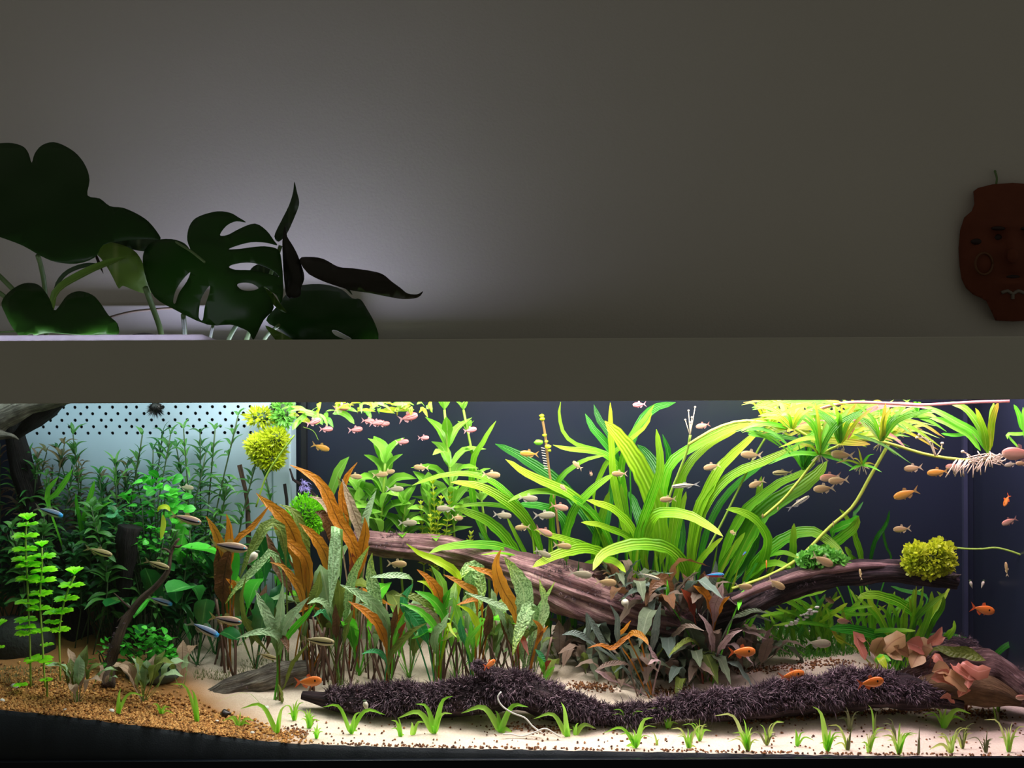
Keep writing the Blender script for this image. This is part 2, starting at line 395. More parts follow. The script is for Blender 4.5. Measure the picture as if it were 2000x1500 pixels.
m = MB(); m.box((TX1, -0.012, ZB), (TX1 + 0.012, TY1, ZE - 0.06)); o = m.build('side_pane', M['backglass'], tank, smooth=False)
m = MB(); m.box((TX0 - 0.012, -0.012, ZB), (TX0, TY1, ZE - 0.06)); m.build('side_pane', M['backglass'], tank, smooth=False)
m = MB(); m.box((TX0, -0.012, ZB - 0.012), (TX1, TY1 + 0.012, ZB)); m.build('bottom_pane', M['black'], tank, smooth=False)
zr = P(1000, 1481, -0.014).z
m = MB(); m.box((TX0 - 0.012, -0.022, ZB - 0.012), (TX1 + 0.012, -0.0125, zr)); m.build('bottom_rail', M['rail'], tank, smooth=False, bevel=0.001)
for xa, xb in ((1880, 1888), (1906, 1911)):                # seams of the rear corner
    a, c = P(xa, 900, TY1 - 0.006).x, P(xb, 900, TY1 - 0.006).x
    m = MB(); m.box((a, TY1 - 0.012, ZB + 0.02), (c, TY1, ZE - 0.07)); m.build('corner_seam', M['seam'], tank, smooth=False)
a = P(590, 900, TY1 - 0.01).x
m = MB(); m.box((a, TY1 - 0.02, ZE - 0.36), (a + 0.012, TY1, ZE - 0.07)); m.build('cable_channel', M['black'], tank, smooth=False)
# hood
hood = thing('aquarium_hood', (0, 0.28, ZE - 0.12), 'long white board hood across the top of the aquarium', 'hood')
zt, zb_ = P(1000, 661.5, -0.03).z, P(1000, 784, -0.03).z
m = MB(); m.box((TX0 - 0.03, -0.032, zb_), (TX1 + 0.05, -0.0125, zt)); m.build('front_board', M['hood'], hood, smooth=False, bevel=0.0012)
m = MB(); m.box((TX0 - 0.03, TY1 + 0.0125, zb_), (TX1 + 0.05, TY1 + 0.032, zt)); m.build('rear_board', M['hood'], hood, smooth=False, bevel=0.0012)
for xs in (TX0 - 0.03, TX1 + 0.03):
    m = MB(); m.box((xs, -0.0125, zb_), (xs + 0.02, TY1 + 0.0125, zt)); m.build('side_board', M['hood'], hood, smooth=False)
m = MB(); m.box((-0.20, -0.0125, zt - 0.016), (TX1 + 0.03, TY1 + 0.0125, zt - 0.001)); m.build('lid', M['hood'], hood, smooth=False)
m = MB(); m.box((TX0, -0.0125, zt - 0.016), (-0.20, 0.36, zt - 0.001)); m.build('lid', M['hood'], hood, smooth=False)
# clear acrylic cover lying over the opening behind the front board
z0, z1 = zt, P(0, 655, 0.0).z
xa_, xb_, xc_ = P(-120, 660, 0.0).x, P(395, 660, 0.0).x, P(423, 660, 0.0).x
m = MB(); m.add([(xa_, 0.0, z0), (xc_, 0.0, z0), (xc_, 0.003, z0), (xa_, 0.003, z0), (xa_, 0.0, z1), (xb_, 0.0, z1), (xb_, 0.003, z1), (xa_, 0.003, z1)],
      [(0, 3, 2, 1), (4, 5, 6, 7), (0, 1, 5, 4), (1, 2, 6, 5), (2, 3, 7, 6), (3, 0, 4, 7)])
tag(m.build('acrylic_cover', M['acry'], loc=Vector((xa_, 0.0, z0)), smooth=False), 'frosted acrylic strip glowing pale lilac on the hood edge under the monstera', 'strip')
t = thing('led_strip', Vector(((xa_ + xb_) / 2, 0.03, z0)), 'added unseen glowing strip just behind the acrylic, lighting its edge', 'lamp')  # added glow source, unseen, that makes the acrylic edge shine
m = MB(); m.box((xa_, 0.02, z0), (xb_, 0.03, z0 + 0.003)); m.build('carrier', M['lamph'], t, smooth=False)
m = MB(); m.box((xa_, 0.021, z0 + 0.003), (xb_, 0.029, z0 + 0.006)); m.build('diffuser', M['glowstrip'], t, smooth=False)
m = MB(); c = P(282, 662, 0.40); m.ball((c.x, c.y, zt), 0.043, 20, 10, (1, 1, 0.42))
tag(m.build('pump_cap', M['dome'], loc=Vector((c.x, c.y, zt - 0.02))), 'black domed cap poking up behind the acrylic strip', 'cap')
# LED bars in the hood
for i, (x, y, ln, w, c) in enumerate(LED):
    t = thing('led_bar', (x, y, ZE - 0.03), ['LED bar under the hood over the dark thicket', 'LED bar under the hood over the amber crypts', 'LED bar under the hood over the strap leaves', 'LED bar under the hood over the forked branch', 'LED bar under the hood over the red lily'][i], 'lamp', 'LED bars inside the hood')
    m = MB(); m.box((x - ln / 2, y - 0.05, ZE - 0.030), (x + ln / 2, y + 0.05, ZE - 0.0145)); m.build('housing', M['lamph'], t, smooth=False, bevel=0.003)
    m = MB(); m.box((x - ln / 2 + 0.01, y - 0.04, ZE - 0.0335), (x + ln / 2 - 0.01, y + 0.04, ZE - 0.030)); m.build('diffuser', M['led'], t, smooth=False)

# ------------------------------------------------------------------ substrate
b = N('aquarium_sand'); co = b.coord()
sep = b.n('SeparateXYZ', i_0=co)
base = b.mix(b.noise(14, 4, co), lin(232, 216, 200), lin(212, 192, 172))
base = b.mix(b.ramp(b.noise(240, 3, co), [(0.35, 0.0), (0.75, 0.35)]), base, lin(170, 140, 115))
sx = b.math('ADD', b.math('ADD', sep.outputs[0], b.math('MULTIPLY', sep.outputs[1], 1.15)), b.math('MULTIPLY', b.math('SUBTRACT', b.noise(7, 3, co), 0.5), 0.16))
br = b.ramp(b.math('ADD', b.math('MULTIPLY', sx, 1.0), 1.0), [(0.50, 1.0), (0.66, 0.0)])
base = b.mix(br, base, lin(150, 105, 62))
M['sand'] = b.end(b.pbr(base, 0.9, b.bump(b.noise(420, 4, co), 0.5, 0.003), 0.2))
M['skirt_shade'] = simple('shaded_front_skirt', lin(20, 27, 34), lin(28, 35, 42), 60, 0.6, 0.001, 300, 0.4)  # shade put into the dark colour of the sand bed's front face
nx, ny = 240, 60
v = []; f = []; fm = []
for j in range(ny + 1):
    for i in range(nx + 1):
        X = TX0 + (TX1 - TX0) * i / nx; Y = TY1 * (j / ny) ** 1.3
        v.append((X, Y, G(X, Y) + (0.0025 * noise.noise(Vector((X * 40, Y * 40, 0))))))
for j in range(ny):
    for i in range(nx):
        a = j * (nx + 1) + i; f.append((a, a + 1, a + nx + 2, a + nx + 1)); fm.append(0)
n0 = len(v)
for i in range(nx + 1):
    X = TX0 + (TX1 - TX0) * i / nx; v.append((X, 0.0, ZB))
for i in range(nx): f.append((n0 + i, n0 + i + 1, i + 1, i)); fm.append(1)
sub = obj('aquarium_sand', mesh('aquarium_sand', v, f, None, True, [M['sand'], M['skirt_shade']], fm))
tag(sub, 'pale sand bed sloping up toward the back of the aquarium', 'sand', kind='stuff')
# brown clay pellets: one mass over the left front, patches along the logs
def pellets(name, label, spots, mat, r0=0.0028):
    mb = MB()
    for X, Y in spots:
        r = r0 * random.uniform(0.6, 1.25)
        q = []
        for a in range(5): q.append(Vector((math.cos(a * 1.2566), math.sin(a * 1.2566), 0)) * random.uniform(0.8, 1.15))
        c = Vector((X, Y, G(X, Y) + r * 0.5)); rot = random.uniform(0, 6)
        R = Matrix.Rotation(rot, 3, 'Z') @ Matrix.Rotation(random.uniform(-0.6, 0.6), 3, 'X')
        vv = [c + R @ (p * r) for p in q] + [c + R @ Vector((0, 0, r * 0.85)), c + R @ Vector((0, 0, -r * 0.85))]
        ff = []
        for a in range(5): ff += [(a, (a + 1) % 5, 5), ((a + 1) % 5, a, 6)]
        mb.add(vv, ff)
    o = mb.build(name, mat, smooth=False)
    return tag(o, label, 'gravel', kind='stuff')
b = N('brown_clay_pellets'); isl = b.n('NewGeometry').outputs['Random Per Island']
M['pel'] = b.end(b.pbr(b.ramp(isl, [(0, lin(120, 78, 40)), (0.4, lin(176, 122, 66)), (0.8, lin(205, 155, 92)), (1, lin(88, 58, 36))]), 0.85, spec=0.2))
b = N('dark_brown_grains'); isl = b.n('NewGeometry').outputs['Random Per Island']
M['pel2'] = b.end(b.pbr(b.ramp(isl, [(0, lin(70, 45, 38)), (0.5, lin(120, 78, 50)), (1, lin(160, 108, 70))]), 0.85, spec=0.2))
sp = []
while len(sp) < 5600:
    x = random.uniform(-60, 640); Y = random.uniform(0.003, 0.24) * random.uniform(0.2, 1)
    p = P(x, 1400, Y)
    lim = 0.21 if x < 200 else 0.21 - (x - 200) / 390 * 0.17
    if x > 480 and random.random() < (x - 480) / 150: continue
    if Y < lim * random.uniform(0.7, 1.1): sp.append((p.x, Y))
pellets('clay_gravel', 'coarse ochre clay gravel banked up along the front glass by the thicket', sp, M['pel'], 0.0034)
sp = []
for (xa, ya, xb, yb, k, sd) in ((1040, 1428, 1110, 1424, 110, 9), (960, 1424, 1050, 1420, 80, 6), (1430, 1412, 1640, 1395, 420, 7), (1640, 1395, 1830, 1388, 320, 6), (1880, 1392, 1960, 1398, 260, 10), (1120, 1340, 1200, 1345, 200, 9), (1270, 1355, 1340, 1350, 200, 8), (1440, 1310, 1560, 1305, 220, 9), (1560, 1300, 1660, 1295, 180, 9), (560, 1425, 600, 1435, 80, 8)):
    for _ in range(k):
        t = random.random(); g = ground(xa + (xb - xa) * t + random.gauss(0, sd), ya + (yb - ya) * t + random.gauss(0, sd * 0.5)); sp.append((g.x, g.y))
for _ in range(420):
    g = ground(random.uniform(600, 2000), random.uniform(1400, 1478)); sp.append((g.x, g.y))
for _ in range(420):
    X = random.uniform(P(600, 0, 0).x, TX1 - 0.02); sp.append((X, random.uniform(0.002, 0.012)))
pellets('scattered_grains', 'dark brown grains strewn over the pale sand and along the logs', sp, M['pel2'], 0.0026)
# white pebbles, snail shells
M['peb'] = simple('white_pebble', lin(232, 230, 222), lin(200, 195, 185), 90, 0.6)
def pebble(x, y, r, label, sc_=(1, 0.8, 0.7)):
    g = ground(x, y); mb = MB(); mb.ball((g.x, g.y, g.z + W(r) * 0.5), W(r, g.y), 8, 6, sc_, 0.12)
    tag(mb.build('white_pebble', M['peb'], loc=g), label, 'pebble', 'white pebbles on the gravel')
for a in ((218, 1393, 6, 'white pebble beside the lone two-blade grass on the ochre gravel'), (127, 1390, 4, 'tiny white pebble at the gravel edge before the pale crypt'),
          (28, 1345, 8, 'oblong white pebble lying on the gravel behind the whorled stems', ), (4, 1373, 6, 'white pebble half out at the far end of the gravel slope'),
          (520, 1386, 6, 'white pebble by the arching grass where gravel meets sand'), (493, 1435, 5, 'white pebble at the front glass where gravel turns to sand'), (424, 1412, 4, 'small white pebble among the low grass in the gravel')):
    pebble(*a)

# ------------------------------------------------------------------ wood and stone
def woodmat(name, c1, c2, c3, sc_=30):
    b = N(name); co = b.coord(); uv = b.n('SeparateXYZ', i_0=b.coord('UV'))
    g = b.n('Mapping'); b.t.links.new(b.coord('UV'), g.inputs[0]); g.inputs['Scale'].default_value = (14, 2.2, 1)
    n1 = b.noise(3.0, 6, g.outputs[0], 0.7)
    col = b.ramp(n1, [(0.3, c1), (0.5, c2), (0.68, c3)])
    col = b.mix(b.ramp(b.noise(sc_, 4, co), [(0.4, 0.0), (0.7, 0.7)]), col, c1)
    return b.end(b.pbr(col, 0.8, b.bump(n1, 1.0, 0.014), 0.25))
M['bark'] = woodmat('purple_brown_bark', lin(100, 66, 74), lin(184, 138, 140), lin(236, 196, 190))
M['darkbark'] = woodmat('dark_bark', lin(34, 26, 32), lin(66, 50, 56), lin(118, 92, 94))
M['greybark'] = woodmat('weathered_grey_bark', lin(70, 62, 58), lin(140, 130, 118), lin(195, 188, 172))
M['twig'] = woodmat('brown_twig', lin(58, 44, 38), lin(110, 86, 72), lin(165, 135, 115))
M['blackwood'] = woodmat('black_wood', lin(14, 13, 14), lin(26, 23, 24), lin(44, 38, 38))
b = N('purple_black_fuzz'); isl = b.n('NewGeometry').outputs['Random Per Island']
M['fuzz'] = b.end(b.pbr(b.ramp(isl, [(0, lin(46, 38, 42)), (0.5, lin(84, 69, 78)), (1, lin(146, 120, 130))]), 0.9, spec=0.15))
def log_data(pts, rad, n=14, seg=28, amp=0.18, seed=0, flat=1.0, rid=0.12):
    q = spline(pts, seg); ns = len(rad) - 1
    r = []
    for i in range(seg + 1):
        t = i / seg * ns; k = min(int(t), ns - 1); r.append(rad[k] + (rad[k + 1] - rad[k]) * (t - k))
    v, f, uv = tube_data(q, r, n, True)
    for i in range(len(v)):
        c = q[i // n]; d = v[i] - c; ri = r[i // n]
        an = 2 * PI * (i % n) / n; k = 1 + rid * noise.noise(Vector((math.cos(an) * 3.2 + seed, math.sin(an) * 3.2, (i // n) / seg * 5))) + amp * noise.noise(v[i] * 22 + Vector((seed, 0, 0))) * 1.6 + 0.09 * math.sin((i % n) * 2.4 + seed) + amp * 0.5 * noise.noise(v[i] * 60)
        d = Vector((d.x, d.y, d.z * flat)); v[i] = c + d * k
    return v, f, uv
def log(parent, name, pts, rad, mat, **k):
    mb = MB(); mb.add(*log_data(pts, rad, **k)); return mb.build(name, mat, parent)
def fuzz(parent, pts, rad, count, ln, mat, top=0.2, name='algae_fuzz', rng=(0, 1), droop=0.3, per=9):
    """feathery tufts standing off a log: each tuft is a fan of fine curved hairs, longer and denser in patches"""
    q = spline(pts, 40); mb = MB(); ns = len(rad) - 1
    for _ in range(count // per):
        t = random.uniform(*rng); i = t * 39; k = min(int(i), 39); c = q[k].lerp(q[k + 1], i - k)
        tt = t * ns; kk = min(int(tt), ns - 1); r = rad[kk] + (rad[kk + 1] - rad[kk]) * (tt - kk)
        T = (q[k + 1] - q[k]).normalized(); U = T.cross(Vector((0, 1, 0))).normalized()
        if U.z < 0: U = -U
        V = Vector((0, -1, 0)); a = random.uniform(-1.2, 1.75)
        d = (U * math.cos(a) + V * math.sin(a)).normalized()
        p0 = c + d * r * 0.97
        den = 0.75 + 0.9 * noise.noise(p0 * 26)
        if random.random() > den + 0.25: continue
        l0 = ln * random.uniform(0.55, 1.25) * max(0.35, den)
        main = (d + Vector((random.uniform(-0.8, 0.8), random.uniform(-0.5, 0.2), random.uniform(-0.3, 0.4) - droop))).normalized()
        for _h in range(per):
            l = l0 * random.uniform(0.5, 1.1); p = p0 + Vector((random.gauss(0, 1), random.gauss(0, 1), random.gauss(0, 1))) * ln * 0.13
            dv = (main + Vector((random.gauss(0, .33), random.gauss(0, .33), random.gauss(0, .33)))).normalized()
            s = dv.cross(Vector((random.uniform(-1, 1), random.uniform(-1, 1), random.uniform(-1, 1)))).normalized() * (ln * 0.035)
            e = p + dv * l * 0.6; tipp = e + (dv + Vector((random.uniform(-.3, .3), 0, -droop * 1.6))).normalized() * l * 0.45
            mb.add([p - s, p + s, e + s * .8, e - s * .8, tipp], [(0, 1, 2, 3), (3, 2, 4)])
    return mb.build(name, mat, parent, kind='stuff')
# front mossy log lying across the sand
def gp(x, y, dz=0.0, Y=None):
    g = ground(x, y) if Y is None else P(x, y, Y); return g + Vector((0, 0, dz))
t = thing('mossy_log', ground(1180, 1405), 'long dark log furred with purple-black algae lying along the front sand', 'driftwood')
A = [P(590, 1358, 0.15), P(680, 1372, 0.14), P(800, 1372, 0.135), P(900, 1368, 0.13), P(1000, 1350, 0.13), P(1100, 1378, 0.12), P(1190, 1402, 0.11), P(1260, 1398, 0.11), P(1340, 1385, 0.12), P(1450, 1378, 0.13), P(1570, 1362, 0.145), P(1700, 1350, 0.155), P(1800, 1358, 0.155), P(1880, 1376, 0.15)]
R = [W(q) for q in (9, 24, 31, 32, 36, 30, 18, 15, 28, 31, 34, 38, 32, 10)]
log(t, 'trunk', A, R, M['darkbark'], seg=70, n=16, amp=0.16, seed=2)
fuzz(t, A, R, 44000, 0.024, M['fuzz'], rng=(0.04, 1.0))
A2 = [P(1010, 1345, 0.13), P(965, 1325, 0.12), P(935, 1308, 0.115), P(920, 1296, 0.11)]; R2 = [W(q) for q in (26, 22, 15, 5)]
log(t, 'knob', A2, R2, M['darkbark'], seg=14, seed=4); fuzz(t, A2, R2, 5000, 0.014, M['fuzz'])
# pointed grey log on the left
A = [P(375, 1366, 0.17), P(430, 1350, 0.19), P(490, 1334, 0.21), P(545, 1318, 0.23), P(600, 1305, 0.24)]; R = [W(q) for q in (3, 16, 24, 26, 14)]
t = thing('weathered_log', ground(440, 1375), 'tapering weathered grey log slanting out of the ochre gravel', 'driftwood')
log(t, 'trunk', A, R, M['greybark'], seg=40, n=30, amp=0.16, seed=7, rid=0.4)
fuzz(t, A, R, 500, 0.006, M['fuzz'], rng=(0.45, 1))
# big slanting log and its hub
t = thing('slanting_log', on_ground(1340, 0.30), 'thick purple-brown log slanting down from the amber crypts to the dark crypts', 'driftwood')
A = [P(690, 1056, 0.41), P(760, 1064, 0.405), P(850, 1072, 0.40), P(930, 1090, 0.40), P(1010, 1112, 0.395), P(1090, 1142, 0.39), P(1170, 1172, 0.39), P(1250, 1200, 0.39), P(1330, 1222, 0.39), P(1390, 1240, 0.39)]
R = [W(q, 0.35) for q in (18, 25, 27, 29, 32, 44, 50, 48, 46, 30)]
log(t, 'trunk', A, R, M['bark'], seg=80, n=44, amp=0.10, seed=11, rid=0.34)
fuzz(t, A, R, 7000, 0.012, M['fuzz'], rng=(0.5, 1.0)); fuzz(t, A, R, 1500, 0.010, M['fuzz'], rng=(0.0, 0.18)); 
A = [P(1180, 1205, 0.38), P(1240, 1240, 0.38), P(1300, 1260, 0.37), P(1330, 1285, 0.37)]; R = [W(q, 0.3) for q in (30, 30, 26, 22)]
log(t, 'root', A, R, M['blackwood'], seg=16, seed=5)
A = [P(1350, 1215, 0.38), P(1420, 1235, 0.38), P(1440, 1270, 0.38)]; R = [W(q, 0.3) for q in (40, 30, 14)]
log(t, 'root', A, R, M['blackwood'], seg=16, seed=9)
# raised branch on the right
t = thing('raised_branch', on_ground(1400, 0.27), 'forked dark branch rising from the dark crypts with a leafy clump on its end', 'driftwood')
A = [P(1370, 1212, 0.36), P(1440, 1188, 0.33), P(1500, 1158, 0.29), P(1570, 1132, 0.25), P(1650, 1120, 0.24), P(1730, 1114, 0.23), P(1800, 1122, 0.23), P(1868, 1136, 0.23)]
R = [W(q, 0.25) for q in (26, 28, 26, 25, 23, 20, 22, 14)]
log(t, 'branch', A, R, M['darkbark'], seg=60, n=36, amp=0.14, seed=21, rid=0.4)
fuzz(t, A, R, 3500, 0.008, M['fuzz'], rng=(0.0, 0.6))
log(t, 'ridge', [P(1430, 1172, 0.245), P(1500, 1142, 0.238), P(1580, 1120, 0.225), P(1680, 1106, 0.215), P(1760, 1104, 0.215)], [W(q, 0.25) for q in (5, 9, 9, 8, 3)], M['bark'], seg=24, n=10, seed=3)
log(t, 'stub', [P(1850, 1128, 0.225), P(1870, 1124, 0.21), P(1877, 1122, 0.205)], [W(8), W(5), W(1.5)], M['greybark'], seg=6, n=8)
# hollow bark shelter on the right
t = thing('bark_shelter', ground(1890, 1385), 'rounded hollow bark piece with a tan inner face beside the red lily', 'driftwood')
M['tan'] = woodmat('tan_inner_bark', lin(88, 66, 46), lin(128, 98, 66), lin(146, 116, 82))
M['mulch'] = woodmat('mottled_bark_crust', lin(70, 50, 50), lin(120, 90, 85), lin(185, 155, 150), 60)
A = [P(1755, 1330, 0.20), P(1800, 1312, 0.22), P(1860, 1296, 0.24), P(1930, 1310, 0.24), P(1985, 1345, 0.22), P(2040, 1375, 0.20)]; R = [W(q, 0.2) for q in (14, 26, 34, 40, 36, 16)]
log(t, 'outer_bark', A, R, M['mulch'], seg=30, n=16, seed=31)
fuzz(t, A, R, 1500, 0.008, M['fuzz'], rng=(0.0, 0.9))
A = [P(1770, 1340, 0.168), P(1830, 1340, 0.170), P(1900, 1345, 0.172), P(1960, 1360, 0.170), P(1992, 1372, 0.168)]; R = [W(q, 0.17) for q in (10, 25, 33, 30, 8)]
log(t, 'inner_face', A, R, M['tan'], seg=26, n=16, amp=0.06, seed=33)
t = thing('fuzzy_stump', ground(1850, 1290), 'dark algae-furred stump end behind the red lily', 'driftwood')
A = [P(1800, 1275, 0.36), P(1850, 1262, 0.37), P(1900, 1275, 0.37), P(1930, 1300, 0.36)]; R = [W(q, 0.36) for q in (14, 24, 24, 10)]
log(t, 'stump', A, R, M['darkbark'], seg=18, seed=41); fuzz(t, A, R, 1500, 0.011, M['fuzz'])
log_ = thing('pale_stick', ground(1940, 1290), 'short pale stick leaning up behind the hollow bark', 'driftwood')
log(log_, 'stick', [P(1934, 1298, 0.42), P(1960, 1275, 0.43), P(1985, 1258, 0.44)], [W(5, .4), W(5, .4), W(4, .4)], M['greybark'], seg=8, n=8)
# upright trunks and twigs of the left
t = thing('upright_driftwood', on_ground(60, 0.36), 'dark upright driftwood trunk in the gloom behind the neon whorled stems', 'driftwood')
log(t, 'trunk', [on_ground(165, 0.34), P(150, 1230, 0.35), P(130, 1150, 0.36), P(80, 1020, 0.38), P(40, 900, 0.38), P(20, 800, 0.36)], [W(q, 0.35) for q in (26, 24, 22, 24, 20, 18)], M['blackwood'], seg=36, seed=51)
t = thing('pale_root_wood', P(0, 850, 0.30), 'pale weathered root wood arching in below the hood at the upper corner', 'driftwood')
log(t, 'root', [P(-70, 835, 0.30), P(0, 812, 0.28), P(50, 792, 0.27), P(115, 778, 0.26), P(180, 770, 0.25)], [W(q, 0.3) for q in (34, 30, 22, 14, 6)], M['greybark'], seg=24, seed=61)
log(t, 'spur', [P(-40, 845, 0.27), P(0, 850, 0.25), P(24, 852, 0.24), P(36, 858, 0.235)], [W(q, 0.25) for q in (18, 14, 7, 1.5)], M['greybark'], seg=14, seed=63)
log(t, 'shadowed_root', [P(30, 850, 0.33), P(70, 815, 0.32), P(105, 790, 0.31), P(130, 772, 0.30)], [W(q, 0.3) for q in (10, 20, 18, 10)], M['blackwood'], seg=14, seed=64)  # root in the black wood colour
t = thing('bent_branch', ground(222, 1335), 'thin forked brown branch bending up from the gravel past the round-leaved bush', 'driftwood')
A = [ground(212, 1345), P(216, 1300, 0.19), P(228, 1255, 0.19), P(250, 1205, 0.20), P(275, 1172, 0.20), P(305, 1145, 0.20), P(328, 1115, 0.20), P(333, 1085, 0.20), P(342, 1062, 0.20), P(350, 1052, 0.20)]
R = [W(q, 0.2) for q in (13, 12, 10, 9, 9, 7.5, 6, 5, 4, 2)]
log(t, 'branch', A, R, M['twig'], seg=40, n=10, seed=71); fuzz(t, A, R, 700, 0.010, M['fuzz'], rng=(0.1, 0.5))
for pp in ([(262, 1192), (245, 1180), (230, 1165), (222, 1158)], [(258, 1200), (240, 1205), (228, 1215)], [(335, 1080), (322, 1072), (316, 1073)], [(340, 1066), (348, 1068), (356, 1064)]):
    log(t, 'twig', [P(x, y, 0.20) for x, y in pp], [W(3.5), W(2.5), W(1)], M['twig'], seg=8, n=6)
t = thing('broken_stump', on_ground(255, 0.30), 'dark broken stump top standing among the thicket leaves', 'driftwood')
log(t, 'stump', [on_ground(235, 0.30), P(240, 1180, 0.30), P(246, 1110, 0.29), P(250, 1060, 0.28), P(256, 1028, 0.28)], [W(q, 0.3) for q in (16, 14, 13, 18, 22)], M['blackwood'], seg=24, seed=81)
log(t, 'spur', [P(240, 1100, 0.285), P(232, 1085, 0.28), P(238, 1062, 0.275)], [W(4), W(7), W(8)], M['twig'], seg=8, n=8)
t = thing('thin_stick', on_ground(488, 0.44), 'thin dark stick standing before the white panel beside the yellow moss', 'driftwood')
log(t, 'stick', [on_ground(490, 0.44), P(484, 1000, 0.43), P(475, 940, 0.43), P(468, 908, 0.43)], [W(5), W(5), W(6), W(5)], M['twig'], seg=14, n=8)
t = thing('dark_rod', on_ground(560, 0.40), 'short black rod standing behind the amber crypts', 'rod')
log(t, 'rod', [on_ground(562, 0.42), P(561, 1000, 0.42), P(556, 945, 0.42)], [W(4), W(4), W(4)], M['blackwood'], seg=10, n=8)
t = thing('side_branch', on_ground(600, 0.46), 'dark jagged branch with a tuft coloured as violet light behind the amber crypts', 'driftwood')
log(t, 'branch', [on_ground(640, 0.46), P(630, 1010, 0.46), P(605, 960, 0.46), P(575, 940, 0.46), P(566, 915, 0.46)], [W(8), W(9), W(9), W(7), W(2)], M['darkbark'], seg=16, n=9)
M['violet'] = simple('violet_lit_tuft', lin(150, 130, 215), lin(190, 180, 240), 90)  # violet light put into the tuft's own colour
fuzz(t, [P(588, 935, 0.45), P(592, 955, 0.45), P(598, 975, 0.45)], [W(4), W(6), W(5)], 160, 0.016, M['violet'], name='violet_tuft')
M['stone'] = simple('grey_green_stone', lin(88, 100, 96), lin(66, 76, 74), 30, 0.7, 0.002, 140)
g = ground(290, 1340); mb = MB(); mb.ball((g.x, g.y + 0.03, g.z + 0.014), 0.05, 16, 10, (1.15, 0.7, 0.42), 0.03)
tag(mb.build('grey_stone', M['stone'], loc=g), 'smooth dark grey stone under the pale crypts by the round-leaved bush', 'stone')
M['rock'] = simple('dark_rock', lin(44, 48, 44), lin(30, 34, 32), 30, 0.8, 0.004, 90)
g = ground(10, 1290); mb = MB(); mb.ball((g.x, g.y + 0.05, g.z + 0.02), 0.08, 16, 10, (1.1, 0.6, 0.8), 0.06)
tag(mb.build('dark_rock', M['rock'], loc=g), 'large dim rock in the dark behind the neon whorled stems', 'stone')

# white perforated filter panel
pan = thing('filter_box', on_ground(300, 0.50), 'white perforated plastic filter box behind the thicket', 'filter box')
Yp = 0.47
def perforated():
    mb = MB(); x0, x1 = P(48, 900, Yp).x, P(531, 900, Yp).x; zt_, zl, zb2 = P(300, 776, Yp).z, P(300, 852, Yp).z, ZE - 0.62
    rows = 6; ch = (zt_ - zl) / rows; cw = 0.0298; ncol = int((x1 - x0 - cw) / cw)
    for r in range(rows):
        off = (cw / 2 if r % 2 else 0) ; za = zt_ - r * ch; zc = za - ch
        xa = x0 + off
        if off: mb.add([(x0, Yp, zc), (x0 + off, Yp, zc), (x0 + off, Yp, za), (x0, Yp, za)], [(0, 1, 2, 3)])
        for c in range(ncol):
            l, rr = xa + c * cw, xa + (c + 1) * cw; cx, cz = (l + rr) / 2 + random.uniform(-0.003, 0.003), (za + zc) / 2; hr = 0.0042
            outer = [(l, zc), (cx, zc), (rr, zc), (rr, cz), (rr, za), (cx, za), (l, za), (l, cz)]
            inner = [(cx + hr * math.cos(a), cz + hr * math.sin(a)) for a in [PI * 1.25 + k * PI / 4 for k in range(8)]]
            v = [(p[0], Yp, p[1]) for p in outer] + [(p[0], Yp, p[1]) for p in inner] + [(p[0], Yp + 0.004, p[1]) for p in inner]
            f = []
            for k in range(8):
                j = (k + 1) % 8; f += [(k, j, 8 + j, 8 + k), (8 + k, 8 + j, 16 + j, 16 + k)]
            mb.add(v, f)
        xe = xa + ncol * cw
        mb.add([(xe, Yp, zc), (x1, Yp, zc), (x1, Yp, za), (xe, Yp, za)], [(0, 1, 2, 3)])
    mb.add([(x0, Yp, zb2), (x1, Yp, zb2), (x1, Yp, zl), (x0, Yp, zl)], [(0, 1, 2, 3)])
    return mb, x0, x1, zt_, zb2
mb, x0, x1, zt_, zb2 = perforated(); mb.build('perforated_panel', M['panelw'], pan, smooth=False)
mb = MB(); mb.box((x1, Yp - 0.002, zb2), (P(568, 900, Yp).x, Yp + 0.07, zt_)); mb.build('corner_post', M['panelw'], pan, smooth=False, bevel=0.004)
mb = MB(); mb.box((x0, Yp + 0.03, zb2), (x1, Yp + 0.034, zt_)); mb.build('inner_wall', M['black'], pan, smooth=False)
mb = MB(); mb.box((x0, Yp + 0.004, zt_ - 0.001), (x1, Yp + 0.07, zt_ + 0.003)); mb.build('top_plate', M['black'], pan, smooth=False)
# dark hanging roots at the top of the panel
def hangball(x, y, Y, r, label, n=600):
    c = P(x, y, Y); t = thing('hanging_roots', c, label, 'roots'); mb = MB()
    for _ in range(n):
        d = Vector((random.gauss(0, 1), random.gauss(0, 0.7), random.gauss(0, 0.8))).normalized(); l = r * random.uniform(0.4, 1.0)
        s = d.cross(Vector((0.3, 1, 0.2))).normalized() * 0.0012
        e = c + d * l + Vector((0, 0, -l * 0.3)); mb.add([c - s, c + s, e], [(0, 1, 2)])
    mb.ball(c, r * 0.55, 10, 6, (1, 0.7, 0.9), 0.1)
    mb.build('root_mass', M['dome'], t, kind='stuff')
hangball(304, 796, 0.42, 0.026, 'dark tuft of roots hanging before the perforated panel')
hangball(536, 792, 0.40, 0.016, 'small dark tuft of roots at the top of the filter box corner', 300)
# ------------------------------------------------------------------ plants
R_ = random.uniform
ORD = [w + ' from the left, ' for w in 'first second third fourth fifth sixth seventh eighth ninth tenth eleventh twelfth thirteenth fourteenth fifteenth sixteenth seventeenth eighteenth nineteenth twentieth'.split()]
def rx(a, b): return R_(a, b)
